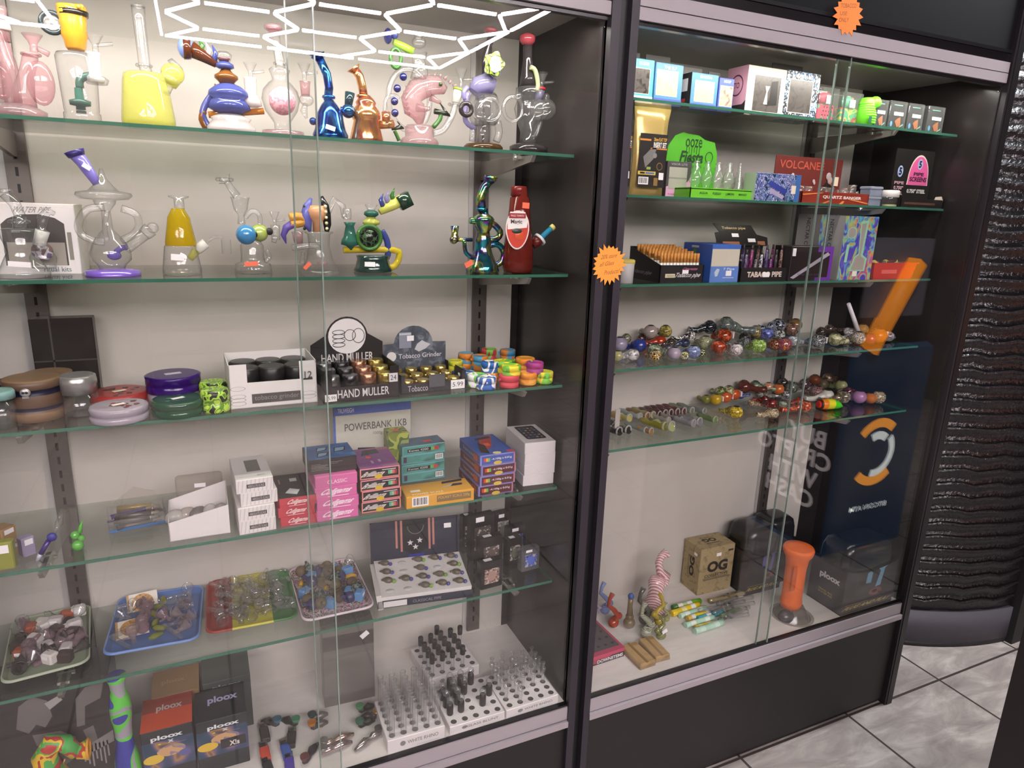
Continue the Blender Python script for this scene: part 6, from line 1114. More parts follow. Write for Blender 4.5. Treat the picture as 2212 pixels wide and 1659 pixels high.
G().box(-w*.5, .010, h, w*.3, .012, h + .022, mat('4a464c', .4)).build('hang_tab', t)
# green display card with bubble pipes
c, r, w, h = fit(Z_, (1490, 426), (1624, 433), 404, .075, .11); d = .075; GN = mat('6ccc28', .4); t = thing('display_tray', c, r, 'lime green display tray with a tall ooze Fiesta card', 'display')
G().box(-w/2, -d/2, 0, w/2, -d/2 + .002, h, GN).box(-w/2, -d/2, 0, -w/2 + .002, d/2, h, GN).box(w/2 - .002, -d/2, 0, w/2, d/2, h, GN).box(-w/2, -d/2, h - .004, w/2, d/2, h - .002, GN).build('tray_body', t)
ch = .150; cw = w*.40; cxx = -w*.22; P = [(cxx - cw*.9, 0), (cxx + cw, 0), (cxx + cw*1.0, ch*.72), (cxx + cw*.86, ch*.9), (cxx + cw*.45, ch*.93), (cxx + cw*.2, ch*.99), (cxx - cw*.2, ch), (cxx - cw*.42, ch*1.02), (cxx - cw*.72, ch*.96), (cxx - cw*.96, ch*.80), (cxx - cw, ch*.6)]
GC = Matrix(((1, 0, 0, 0), (0, 0, -1, d/2 - .001), (0, 1, 0, 0), (0, 0, 0, 1))); G().poly(P, .0015, mat('4aa81c', .45), GC).build('card', t, label='bubble-edged green card'); g = G(); DG_ = mat('143c14')
for s_, u0, u1, v0, v1, bo in (('ooze', -.30, .35, .80, .93, .008), ('Fiesta', -.5, .42, .56, .74, .03), ('GLASS BLUNTS', -.45, .4, .49, .53, .0)):
    vs, fs, x0, x1, y0, y1 = text_mesh(s_, bo); g.add([(cxx + cw*(u0 + (x-x0)/(x1-x0)*(u1-u0) + .08*((y-y0)/(y1-y0) if s_ == 'Fiesta' else 0)), d/2 - .0032, ch*(v0 + (y-y0)/(y1-y0)*(v1-v0))) for x, y, _ in vs], fs, DG_)
for k in range(6): g.box(cxx + cw*(-.25 + .1*k), d/2 - .0034, ch*(.72 - .02*(k % 3)), cxx + cw*(-.235 + .1*k), d/2 - .003, ch*.8, DG_)
g.ring((cxx + cw*.68, d/2 - .003, ch*.66), .011, .001, DG_, 20, 4, None, 'y', 0, 2*pi, 1.2); g.build('card_lettering', t, label='dark green lettering ooze Fiesta'); p = Pr(w, d, h)
for i, s_ in enumerate(('AGUA', 'FUEGO', 'LIMON', 'MANGO')): p.txt('front', s_, .14 + .21*i, .4, .27 + .21*i, .62, DG_, 3, .02)
p.build('tray_lettering', t)
Mb = Matrix.Translation(c) @ Matrix.Rotation(r, 4, 'Z')
for i in range(5):
    o = thing('bubble_pipe', Mb @ Vector((-w*.32 + i*w*.175, -d*.12, h - .003)), .2*i, 'clear %s pipe in the lime tray, %s' % (('stacked-bubble', 'stacked-bubble', 'stacked-bubble', 'stacked-bubble', 'finely ribbed')[i], ('nearest the pink box', 'second along', 'in the middle', 'fourth along', 'nearest the graffiti box')[i]), 'glass pipe', 'clear bubble pipes in the lime tray')
    pr = [(.009, 0), (.010, .012), (.016, .020), (.014, .030), (.010, .040), (.007, .044), (.010, .050), (.005, .056), (.008, .061), (.004, .066)] if i < 4 else [((.013 - .0009*k) if k % 2 else (.010 - .0008*k), .006*k) for k in range(12)]
    G().lathe(pr, glass('f6fbf4', .10, .85, .03, 2.0), (0, 0, 0), 16).build('body', o); G().ring((0, 0, .002), .010, .0015, CLR, 14, 5).build('foot', o)
t, p, w, h = CT('graffiti_box', 'blue graffiti-printed carton beside the lime green tray', 'box', Z_, (1628, 433), (1724, 438), 372, .04, blend(('2c4a98', 'c8c4d8', '3a6ab8', '6a3a7a', '58a0c0', '1c2450'), 60, .4, 'noise', 0, 2.0), .10); p.rect('left', 0, 0, 1, 1, mat('a8b8a0')).rect('front', .88, 0, 1, 1, mat('3a6ab0')).pol('front', [(.26, .60), (.32, .75), (.72, .42), (.66, .26)], mat('2c3a9c'), 2).pol('front', [(.30, .34), (.34, .48), (.66, .20), (.62, .08)], mat('a89cc0'), 2).rect('front', .80, .3, .9, .6, mat('e8dcc8'), 3).build('print', t)
# red quartz banger display
c, r, w, h = fit(Z_, (1730, 438), (1874, 446), 412, .085, .105); d = .085; RD = mat('98301f', .4); t = thing('display_tray', c, r, 'red lava-print display tray of quartz buckets, card lettered VOLCANEE', 'display')
G().box(-w/2, -d/2, 0, w/2, -d/2 + .002, h, RD).box(-w/2, -d/2, 0, -w/2 + .002, d/2, h*.95, RD).box(w/2 - .002, -d/2, 0, w/2, d/2, h, RD).box(-w/2, -d/2, h*.8, w/2, d/2, h*.82, RD).build('tray_body', t); p = Pr(w, d, h)
p.txt('front', 'QUARTZ BANGER', .30, .42, .88, .72, mat('ecdcd4'), 3, .035)
for pts in (((.0, .75), (.3, .95), (.29, .88), (.02, .66)), ((.72, .5), (1, .2), (.98, .12), (.7, .42)), ((.3, .05), (.4, .3), (.43, .28), (.34, .02)), ((.55, .02), (.6, .3), (.63, .28), (.6, 0))): p.pol('front', pts, mat('f08a3c'), 2)
p.build('tray_print', t, label='lettering QUARTZ BANGER')
ch = .120; G().box(-w*.58, d/2 - .002, 0, w*.42, d/2, ch, mat('6e241e', .5)).build('card', t, label='dark red card'); g = G(); vs, fs, x0, x1, y0, y1 = text_mesh('VOLCANEE', .012)
g.add([(-w*.52 + (x-x0)/(x1-x0)*w*.66, d/2 - .0026, ch*.74 + (y-y0)/(y1-y0)*ch*.17) for x, y, _ in vs], fs, mat('c0503c'))
for (u, v, s_) in ((-.32, .60, .7), (.0, .50, .6), (.22, .62, 1.3)): g.ball((w*u, d/2 - .004, ch*v), .008*s_, mat('b8aab0', .6), 9, (1, .15, 1)).ball((w*u + .005*s_, d/2 - .004, ch*v - .008*s_), .007*s_, mat('b8aab0', .6), 9, (1, .15, 1.1))
g.poly([(w*.1, 0), (w*.36, 0), (w*.27, .022), (w*.2, .024)], .0008, K_, Matrix.Translation((0, -.0015, ch*.3)) @ Matrix(((1, 0, 0, 0), (0, 0, -1, d/2 - .001), (0, 1, 0, 0), (0, 0, 0, 1)))).sweep([(w*.22, d/2 - .004, ch*.58), (w*.26, d/2 - .004, ch*.46), (w*.33, d/2 - .004, ch*.36)], .0016, mat('f08a3c'), 6).box(w*.30, d/2 - .0035, ch*.42, w*.38, d/2 - .003, ch*.62, mat('e0d0b4')).build('card_print', t, label='lettering VOLCANEE, smoke puffs and a crater')
Mb = Matrix.Translation(c) @ Matrix.Rotation(r, 4, 'Z')
for i in range(6):
    o = thing('quartz_banger', Mb @ Vector((-w*.40 + i*w*.165, -d*.10 + .01*(i % 2), h*.82)), .6*i, 'clear quartz bucket in the red tray, %s' % ('nearest the graffiti box', 'second along', 'third along', 'fourth along', 'fifth along', 'tallest, at the tray corner')[i], 'quartz banger', 'quartz buckets in the red tray'); QZ = glass('f8f0ee', .10, .85, .03, 2.0)
    k = .010 if i == 5 else 0; G().lathe([(.011, k), (.012, .004 + k), (.012, .018 + k)], QZ, (0, 0, 0), 16, None, True).ring((0, 0, .018 + k), .012, .0014, QZ, 16, 5).build('bucket', o); G().sweep([(-.010, 0, .004), (-.022, 0, .012), (-.026, 0, .002)], .0035, QZ, 8).build('arm', o)
for i, (T, lb) in enumerate(((424, 'clear bluish lidded box beside the red tray, lower of two'), (404, 'clear bluish lidded box on top of its twin'))):
    c, r, w, h = fit(Z_, (1876, 445), (1901, 446), 424, .035, .13); t = thing('clear_box', c + Vector((0, 0, i*(h + .001))), r, lb, 'box', 'clear bluish boxes'); G().rbox(-w/2, -.0175, 0, w/2, .0175, h*.75, glass('b8c4dc', .45, .4), .002).build('base', t); G().rbox(-w*.54, -.019, h*.75, w*.54, .019, h, glass('c8d0e4', .5, .4), .002).build('lid', t)
b = W('screw_jar', 1922, 447, .12, Z_, 'small clear jar with a white lid and yellowish crumbs', 'jar'); b.V(1921, [(None, 17), (426, 17), (424, 16)], CLR, 20).E('jar_body'); b.V(1922, [(426, 18), (413, 18), (411, 16)], mat('e8e4e0', .4), 20).E('lid', 'white screw lid'); b.V(1921, [(None, 14), (442, 14)], mat('c8c88c', .8), 14).E('contents', 'yellowish crumbs')
c, r, w, h = fit(Z_, (1944, 449), (2034, 455), 428, .07, .10); d = .07; t = thing('display_tray', c, r, 'black pipe screens display with a pink arched badge and number 5', 'display'); BK = mat('1c1917', .45)
G().box(-w/2, -d/2, 0, w/2, -d/2 + .002, h, BK).box(-w/2, -d/2, 0, -w/2 + .002, d/2, h*1.3, BK).box(w/2 - .002, -d/2, 0, w/2, d/2, h*1.3, BK).build('tray_body', t); G().poly([(w*.28, 0), (w*.46, 0), (w*.50, -.004), (w*.44, .010), (w*.3, .008)], .001, mat('d8d0b8'), Matrix(((1, 0, 0, 0), (0, 0, -1, -d/2 + .001), (0, 1, 0, h), (0, 0, 0, 1)))).build('torn_edge', t, label='cream torn flap'); G().box(-w*.42, -d/2 - .0006, h*.35, w*.3, -d/2, h*.6, mat('5a3c2c')).build('label_strip', t)
ch = .158; G().box(-w*.20, d/2 - .03, 0, w*.42, d/2 - .028, ch, BK).box(-w*.48, d/2 - .03, 0, -w*.20, d/2 - .028, ch, BK).build('card', t, label='black card'); g = G(); y_ = d/2 - .0305; BC = Matrix(((1, 0, 0, 0), (0, 0, -1, y_), (0, 1, 0, 0), (0, 0, 0, 1)))
arch = [(w*.10 + w*.24*cos(a), ch*.50 + ch*.42*sin(a)) for a in [pi*k/16 for k in range(17)]] + [(w*.10 - w*.25, ch*.40), (w*.10 + w*.25, ch*.40)]; g.poly(arch, .0003, mat('e8d0c8'), BC); g.poly([(w*.10 + (x - w*.10)*.93, ch*.45 + (z_ - ch*.45)*.94) for x, z_ in arch], .0003, mat('e85a9c'), Matrix.Translation((0, -.0004, 0)) @ BC)
for (cxx, cz, rr_) in ((w*.10, ch*.76, .013), (-w*.34, ch*.62, .014)): g.poly([(cxx + rr_*.8*cos(2*pi*k/20), cz + rr_*1.1*sin(2*pi*k/20)) for k in range(20)], .0003, mat('a8b8e8'), Matrix.Translation((0, -.0008, 0)) @ BC); vs, fs, x0, x1, y0, y1 = text_mesh('5', .05); g.add([(cxx + ((x-x0)/(x1-x0) - .5)*rr_*.9, y_ - .0013, cz + ((y-y0)/(y1-y0) - .5)*rr_*1.5) for x, y, _ in vs], fs, mat('1c2038'))
for s_, u0, u1, v0, v1, cc in (('PIPE', -.02, .22, .56, .62, '2c1c30'), ('SCREENS', -.1, .30, .46, .54, '2c1c30'), ('0.750" STEEL', -.12, .32, .26, .33, 'e4e0dc'), ('PIPE', -.44, -.22, .40, .45, 'c8a0a8'), ('0.750"', -.44, -.22, .31, .37, 'd8a8b4'), ('STEEL', -.44, -.22, .22, .28, 'c8a0a8')): vs, fs, x0, x1, y0, y1 = text_mesh(s_, .03); g.add([(w*(u0 + (x-x0)/(x1-x0)*(u1-u0)), y_ - .0013, ch*(v0 + (y-y0)/(y1-y0)*(v1-v0))) for x, y, _ in vs], fs, mat(cc))
g.build('card_print', t, label='pink arch lettered 5 PIPE SCREENS')
# ---- third shelf
Z_ = ZR[2]
t, q = turned('lidded_jar', 'white lidded tub half hidden by the dark post, third shelf', 'tub', 1348, 606, Z_, [(19, 0), (20, 40), (21, 42), (21, 48), (18, 50)], [mat('d8d4d4'), mat('d8d4d4'), mat('c8b048'), mat('c8b048')], y=.12)
c, r, w, h = fit(Z_, (1424, 607), (1518, 605), 573, .13, .105); d = .13; t = thing('display_tray', c, r, 'black slope-sided display of cigarette shaped pipes, lettered Tobacco pipe', 'display'); 
G().box(-w/2, -d/2, 0, w/2, -d/2 + .002, h, K_).box(-w/2, d/2 - .002, 0, w/2, d/2, h*1.9, K_).build('tray_body', t)
for sx in (-w/2, w/2 - .002): G().poly([(-d/2, 0), (d/2, 0), (d/2, h*1.9), (-d/2, h)], .002, K_, Matrix(((0, 0, 1, sx), (1, 0, 0, 0), (0, 1, 0, 0), (0, 0, 0, 1)))).build('side_panel', t)
p = Pr(w, d, h); p.txt('front', 'Tobacco pipe', .34, .22, .92, .56, mat('c8c4c4'), 3, .02, .15).txt('front', 'Cigarette', .50, .66, .84, .86, mat('c86a9c'), 3, .02, .2).rect('front', .12, .28, .34, .50, mat('d8d0a8'), 3).txt('front', 'DESIGN', .15, .34, .31, .44, K_, 4).rect('front', .5, .5, .64, .72, TAG, 4).txt('left', 'Tobacco pipe', .1, .3, .75, .6, mat('8a8684'), 3, .02, .15).build('lettering', t, label='white lettering Tobacco pipe')
Mb = Matrix.Translation(c) @ Matrix.Rotation(r, 4, 'Z'); pr0 = None
for i in range(12):
    for j in range(5):
        q = Mb @ Vector((-w*.42 + i*w*.076, -d*.40 + j*.024, .002 + j*.004)); lb = 'cigarette shaped pipe in the slope-sided display, %s, %s from the dark post' % (('front row', 'second row', 'third row', 'fourth row', 'back row')[j], ORDN[i])
        if pr0 is None:
            pr0 = thing('cigarette_pipe', q, 0, lb, 'pipe', 'cigarette shaped pipes in the black display'); G().sweep([(0, 0, 0), (0, 0, .044)], .0038, mat('e4e0dc', .5), 10).build('paper_tube', pr0); G().sweep([(0, 0, .044), (0, 0, .066)], .0038, blend(('d08a38', 'c47c2c'), 300, .5), 10).build('tip', pr0, label='orange-brown tip')
        else: copy_tree(pr0, q, 0, lb)
BB = mat('2f5cb8', .4)
t, p, w, h = CT('dispenser_box', 'blue dispenser carton with a torn beige flap', 'box', Z_, (1532, 608), (1592, 607), 528, .11, BB, .10); p.rect('front', 0, .42, .98, .88, mat('c8c0ac', .6), 3).rect('front', 0, .88, 1, 1, mat('3a68c0'), 2).rect('front', 0, 0, 1, .42, mat('5a80cc'), 2).txt('front', '7 Pipe', .45, .30, .85, .38, mat('c8d4e8'), 3, .02).rect('front', .55, .16, .75, .30, TAG, 4).pol('front', [(.18, .14), (.26, .16), (.32, .34), (.22, .36), (.14, .26)], mat('b8c8d0'), 3).rect('front', .45, .10, .85, .12, mat('b8c8e0'), 3)
p.pol('left', [(.05, 0), (.5, 0), (.45, .38), (.1, .44)], mat('221e24'), 2).pol('left', [(.3, .4), (.5, .42), (.48, .76), (.34, .7)], mat('8a9a90'), 3).disc('left', .42, .80, .07, .06, mat('4c8a3c'), 4, 10).rect('left', .3, .88, .55, .94, mat('b8bcd0'), 3).build('print', t)
c, r, w, h = fit(Z_, (1597, 606), (1700, 605), 579, .10, .10); d = .10; t = thing('display_tray', c, r, 'black display of coloured tobacco pipes with its lid tipped back', 'display'); G().box(-w/2, -d/2, 0, w/2, -d/2 + .002, h, K_).box(-w/2, -d/2, 0, -w/2 + .002, d/2, h*1.5, K_).box(w/2 - .002, -d/2, 0, w/2, d/2, h*1.5, K_).box(-w/2, d/2 - .002, 0, w/2, d/2, h*2.8, K_).build('tray_body', t)
LD = TR(0, d/2 - .004, h*2.8, 0, R_(64)); G().poly([(-w*.52, -.012), (w*.55, -.012), (w*.58, .012), (w*.36, .020), (w*.28, .046), (-w*.52, .050), (-w*.42, .026), (-w*.52, .024)], .0015, mat('25211f', .4), LD).build('lid', t, label='tipped-back lid'); g = G(); vs, fs, x0, x1, y0, y1 = text_mesh('Tobacco pipe', .02)
g.add([(-w*.36 + (x-x0)/(x1-x0)*w*.5, .032 + (y-y0)/(y1-y0)*.009, .0018) for x, y, _ in vs], fs, mat('c8a878'), False, LD); g.box(-w*.4, -.010, .0016, -w*.05, -.001, .0018, mat('a86a48'), LD).box(w*.34, -.010, .0016, w*.5, .001, .0018, mat('a86a48'), LD).box(-w*.18, .012, .0018, -w*.04, .022, .0022, TAG, LD).box(w*.14, -.002, .0018, w*.30, .008, .0022, TAG, LD).build('lid_print', t); p = Pr(w, d, h); p.txt('front', 'TABACO PIPE', .14, .3, .86, .72, mat('dcc8bc'), 3, .04).rect('front', .46, .3, .6, .66, TAG, 4).build('lettering', t, label='lettering TABACO PIPE')
Mb = Matrix.Translation(c) @ Matrix.Rotation(r, 4, 'Z'); CO = ('5a4a6a', '7a6a90', 'b03a80', '8a8690', 'd8d4dc', '6a5a9c', 'a03aa0', '4a3a3a', 'b88870')
for i in range(9):
    for j in range(2):
        cc = CO[(i + 3*j) % 9]; o = thing('hand_pipe', Mb @ Vector((-w*.42 + i*w*.105, -d*.32 + j*.03, .004)), .1*i, '%s stick pipe, %s row of the tipped-lid display' % ({'5a4a6a': 'dusky', '7a6a90': 'mauve', 'b03a80': 'magenta', '8a8690': 'grey', 'd8d4dc': 'white', '6a5a9c': 'violet', 'a03aa0': 'purple', '4a3a3a': 'brown', 'b88870': 'copper'}[cc], ('front', 'back')[j]), 'pipe', 'stick pipes in the tipped-lid display'); z_ = .050 + .012*((i*7 + j*3) % 3)
        G().sweep([(0, 0, 0), (0, 0, z_*.7), (.001, 0, z_)], [.0045, .0045, .003], blend((cc, '3a3440', cc), 120, .3, 'noise', .2, 1), 9).build('tube', o); G().sweep([(.001, 0, z_), (.002, 0, z_ + .012)], [.0032, .0024], mat('4a4444', .3, .4), 8).build('tip', o)
t, p, w, h = CT('printed_box', 'black and purple box printed with a diagonal silver stick', 'box', Z_, (1703, 606), (1792, 601), 532, .06, mat('262022', .4), .09); p.rect('front', .62, 0, 1, 1, mat('6a2ca0'), 2).pol('front', [(0, .1), (.92, .1), (.92, .84), (0, .84)], mat('1e191c', .3), 3).pol('front', [(.02, .10), (.10, .06), (.92, .76), (.86, .84)], mat('a8a0b0', .3), 4).txt('front', 'Silver stick pipe', .18, .14, .72, .22, mat('5a5460'), 5).rect('front', .01, .72, .09, .94, TAG, 4).build('print', t, label='diagonal silver stick print')
# collector boxes
HOLO = blend(('3a58b8', '4a3aa8', '5a48b8', '48a0c0', '98b858', 'd86a48', 'a84a9c'), 4.2, .35, 'noise', 0, 1.6, 0, False, 'Generated', 3.0, (1.0, 1.0, .8)); SIL2 = mat('a8a4a4', .35, .2)
for i, (A, B_, T, y, lb) in enumerate((((1808, 602), (1879, 600), 466, .09, 'tall rainbow foil NECTAR COLLECTOR box with a silver side'), ((1757, 600), (1800, 598), 463, .15, 'second NECTAR COLLECTOR box behind the first'))):
    t, p, w, h = CT('collector_box', lb, 'box', Z_, A, B_, T, .08, HOLO, y); p.rect('left', 0, 0, 1, 1, SIL2, 2).txt('left', 'NECTAR COLLECTOR', .40, .06, .56, .94, mat('3a3638'), 3, .01, 0, 3).rect('top', 0, 0, 1, 1, mat('2f86c8'), 2)
    GYW = mat('9a948c', .3)
    p.disc('front', .24, .74, .14, .09, mat('8ac8c0'), 2).disc('front', .24, .74, .12, .08, GYW, 3).pol('front', [(.46, .92), (.70, .94), (.66, .40), (.80, .34), (.78, .14), (.30, .14), (.40, .36), (.52, .42)], mat('8ac8a0'), 2).pol('front', [(.50, .88), (.64, .90), (.60, .38), (.74, .33), (.73, .16), (.35, .16), (.44, .35), (.54, .40)], GYW, 3).pol('front', [(.12, .28), (.20, .28), (.22, .56), (.14, .56)], mat('8ac8a0'), 3).rect('front', .42, .06, .56, .14, mat('e4e0d0'), 4).build('print', t, label='grey cut-out shapes and side lettering')
c, r, w, h = fit(Z_, (1884, 600), (1976, 598), 570, .09, .095); d = .09; RT = glass('d8281c', .8, .4, .2); t = thing('parts_tray', c, r, 'red plastic tray of small yellow-banded pipes at the shelf end', 'tray')
G().add([(-w/2*.9, -d/2*.9, 0), (w/2*.9, -d/2*.9, 0), (w/2*.9, d/2*.9, 0), (-w/2*.9, d/2*.9, 0), (-w/2, -d/2, h), (w/2, -d/2, h), (w/2, d/2, h), (-w/2, d/2, h)], [(3, 2, 1, 0), (0, 1, 5, 4), (1, 2, 6, 5), (2, 3, 7, 6), (3, 0, 4, 7)], RT).box(-w/2 - .004, -d/2 - .004, h, w/2 + .004, -d/2, h + .003, RT).box(-w/2 - .004, -d/2, h, -w/2, d/2, h + .003, RT).box(w/2, -d/2, h, w/2 + .004, d/2, h + .003, RT).build('tray_body', t); G().box(-w*.3, -d/2*.96 - .001, h*.35, w*.05, -d/2*.96, h*.6, mat('e0584c')).build('moulded_mark', t)
Mb = Matrix.Translation(c) @ Matrix.Rotation(r, 4, 'Z')
for i in range(8):
    cc = ('3a302c', 'c8b040', '7a746c', '2a2422', 'b8a03c', '5a524c', '8a8478', '332c28')[i]; o = thing('small_pipe', Mb @ Vector((-w*.34 + i*w*.09, -.02 + .012*(i % 3), h*.78 + .004*(i % 2))), .5 + .7*i, '%s small pipe heaped in the red tray' % ('dark', 'yellow-banded', 'grey', 'black', 'yellow', 'brownish', 'silvery', 'dark ribbed')[i], 'pipe', 'small pipes in the red tray')
    G().sweep([(-.018, 0, .002), (0, 0, .004), (.018, 0, .006)], [.006, .008, .004], mat(cc, .3, .2), 9).build('body', o); G().ring((0, 0, .004), .008, .0016, mat('c8b040', .4), 12, 5, None, 'x').build('band', o)
# ---- fourth and fifth shelves: hand pipes in rows.  px, py(base), length, head radius, colour(s), turn, label
def hpipe(z, px, py, L_, rh, cols, rz, lab, st=False, head=None, grp=None, stand=False):
    x, y = at(px, py, z=z)[:2]; q = mpp((x, min(y, .34), z)); L_ *= q; rh *= q; z0 = z + .0005
    hi, lo = max(rh, L_*sin(rz) + rh*.5), max(rh, -L_*sin(rz) + rh*.5); yc = min(.352 - hi, max(.095 + lo*.5, y))
    if abs(yc - y) > .002:
        p_ = at(px, py, y=yc); z0 = min(z + .030, max(z0, p_[2])) if y > yc else z0; x, y = p_[0], yc
    x = min(x, 1.962 - max(rh, L_*cos(rz))); t = thing('hand_pipe', (x, y, z0), rz, lab, 'hand pipe', grp)
    if isinstance(cols, str):
        k_ = [int(cols[i:i+2], 16) for i in (0, 2, 4)]; dk = '%02x%02x%02x' % tuple(int(v*.55) for v in k_); lt = '%02x%02x%02x' % tuple(int(v + (235 - v)*.3) if v < 235 else v for v in k_)
        m = glass(cols, .7, .5, .05, 1.5) if int(px) % 3 == 0 else blend((cols, dk, cols, lt), 60 + int(px) % 50, .1, 'noise', 0, 1.5, .7, False)
    else: m = blend(cols, 105, .1, 'noise', 0, 1.6, .7)
    G().ball((0, 0, rh), rh, m, 14, (1, 1, .95)).sweep([(0, 0, rh), (rh*1.0, 0, rh*.9), (L_*.55, 0, rh*.55), (L_*.9, 0, rh*.55), (L_, 0, rh*.6)], [rh*.8, rh*.55, rh*.42, rh*.42, rh*.5], m, 12).build('body', t)
    G().ball((0, 0, rh*1.86), rh*.45, mat('2a2422', .3), 10, (1, 1, .25)).build('bowl_opening', t)
    if st: G().box(-rh*.6, -rh*1.02 - .001, rh*.7, rh*.5, -rh*.95, rh*1.5, TAG).build('price_sticker', t)
    return t
P4 = ((1333, 782, 40, 13, ('9a9aa0', 'b8b048'), 2.4, 'grey and olive pipe half hidden by the dark post, fourth shelf'), (1338, 760, 40, 17, 'b4aac4', 2.0, 'large lilac-white round pipe beside the dark post'), (1366, 780, 45, 14, 'e0dcdc', 2.6, 'milky white oval pipe at the front of the fourth shelf'), (1380, 762, 34, 16, '3448a8', 2.0, 'cobalt blue round pipe with a dark bead'), (1352, 742, 50, 11, ('4a4a40', '8a8a70'), 2.9, 'dull green pipe at the back by the dark post'), (1385, 742, 55, 11, '5a3430', .3, 'maroon brown long pipe in the back row'),
      (1404, 732, 40, 15, 'b8a8a0', 1.4, 'pale speckled round pipe at the back'), (1425, 750, 50, 13, 'c43a18', 2.9, 'vermilion long pipe in the second row, fourth shelf'), (1412, 770, 45, 14, 'a8b890', .1, 'pale green frosted pipe'), (1414, 782, 24, 14, ('221c18', 'd8a848', '221c18', 'e8dcc0'), 1.6, 'black ball pipe with gold and white streaks'), (1436, 730, 38, 14, 'a8983c', 1.4, 'olive yellow round pipe at the back'), (1448, 752, 50, 11, ('2a241f', '5a4a3c'), 2.8, 'dark brown striped long pipe'), (1455, 778, 24, 15, 'c0b0c4', 1.6, 'lilac-white glass ball pipe at the front'), (1442, 762, 40, 10, '4a4e60', 2.9, 'slate blue slim pipe'),
      (1477, 778, 28, 10, ('e0dcc8', '2a2a28', 'c8c04c'), 1.5, 'small black and cream striped pipe'), (1496, 776, 34, 16, ('5a6a98', '8a98c0'), 1.6, 'steel blue drum-shaped striped pipe at the front'), (1478, 752, 38, 11, ('3a4a70', '1f2430'), 2.8, 'navy slim pipe behind the steel blue one'), (1491, 738, 45, 12, ('1f1b1c', 'd0ccc8'), 2.9, 'black and white blotched pipe in the back row'), (1513, 772, 26, 10, ('1f2422', 'c8c88c', '1f2422'), .8, 'little dark green banded pipe'), (1522, 756, 36, 16, ('b0b088', '7a8060'), 1.4, 'pale olive ribbed pipe'), (1531, 722, 45, 15, '1d2830', 2.8, 'blue-black glossy pipe at the back'), (1566, 722, 60, 19, ('4a5450', '6a746c'), -.5, 'large grey-green pipe sloping at the back'),
      (1562, 742, 34, 17, 'c84818', 1.5, 'orange round pipe with a price sticker', True), (1550, 765, 36, 16, 'd84a20', .1, 'bright orange pipe below the stickered one'), (1588, 770, 30, 15, ('d8d4c0', '7a5a8a', 'd8d8c0'), 1.6, 'white and violet flecked ball pipe'), (1607, 752, 46, 12, ('3c4244', '8a9090'), 2.9, 'dark grey curled pipe behind the flecked ball'), (1606, 740, 30, 11, '2a2a2c', .2, 'small black glossy pipe'), (1630, 732, 55, 15, '9a8840', -.2, 'khaki long pipe at the back'), (1636, 764, 28, 17, 'a8d858', 1.6, 'bright lime green ball pipe at the front'), (1655, 735, 28, 14, '5a68c0', 1.5, 'periwinkle blue ball pipe'), (1678, 720, 40, 16, ('8a8e9c', '22242c'), 2.6, 'grey blue pipe with black dots at the back'),
      (1672, 758, 30, 14, ('4a1c18', 'b06a3c', '2c1410'), 1.6, 'chestnut ringed pipe beside the orange-striped ball'), (1692, 760, 26, 16, ('e08a20', '2c3a4c', 'b82c3c', '7a4a8a'), 1.6, 'orange, navy and red striped ball pipe'), (1682, 735, 24, 12, ('3a3a34', 'c8c8c0'), 1.5, 'dark olive pipe with a white patch'), (1708, 726, 34, 15, ('5a3a30', '8a6a58'), 1.5, 'brown netted ball pipe'), (1716, 716, 34, 14, '8a6a30', 1.2, 'amber pipe at the very back by the door edge'), (1712, 748, 60, 12, 'd8dcdc', .1, 'long white pipe lying by the door edge'),
      (1765, 752, 28, 16, ('2a2c2e', 'a8a8a8', '2a2c2e'), 1.6, 'black and grey ball pipe with a price sticker, beyond the door edge', True), (1772, 728, 60, 11, ('2a2422', '4a3c34'), .2, 'dark brown pipe behind the black ball pipe'), (1790, 722, 60, 11, '5a463c', .1, 'brown spiky pipe at the back beyond the door edge'), (1802, 748, 40, 15, 'c8c890', .1, 'pale yellow-green pipe beyond the door edge'), (1816, 744, 30, 10, 'e8e4dc', .2, 'small ivory pipe with a pale bowl'), (1832, 728, 60, 11, 'e4e0e0', .2, 'white long pipe with upright stem'), (1852, 745, 34, 15, ('8a7848', 'd8d4cc', '6a6a70'), 1.6, 'black and white dotted pipe'), (1878, 744, 30, 12, 'b83a48', 1.6, 'crimson and green pipe'),
      (1896, 742, 34, 17, 'd8781c', 1.6, 'clear orange ball pipe in front of the orange reflection'), (1908, 722, 30, 13, 'c8944c', 1.6, 'small amber pipe on top of the orange one'), (1935, 735, 44, 16, ('4a6a80', '8aa0b0'), .0, 'blue-grey shell-like pipe at the end of the fourth shelf', True), (1956, 736, 26, 12, ('a8a0a4', '6a6468'), .3, 'grey ribbed tip at the very end of the fourth shelf'))
for a in P4: hpipe(ZR[3], *a[:7], st=len(a) > 7)
b = W('glass_straw', 1858, 718, .22, ZR[3], 'upright white tube standing in for a door reflection above the fourth-shelf pipes', 'straw'); b.T([(1856, 722), (1845, 690), (1833, 656)], [5, 4.5, 4], mat('e8e4ec', .25), 10).E('tube')  # solid tube added in place of a white reflection on the door glass
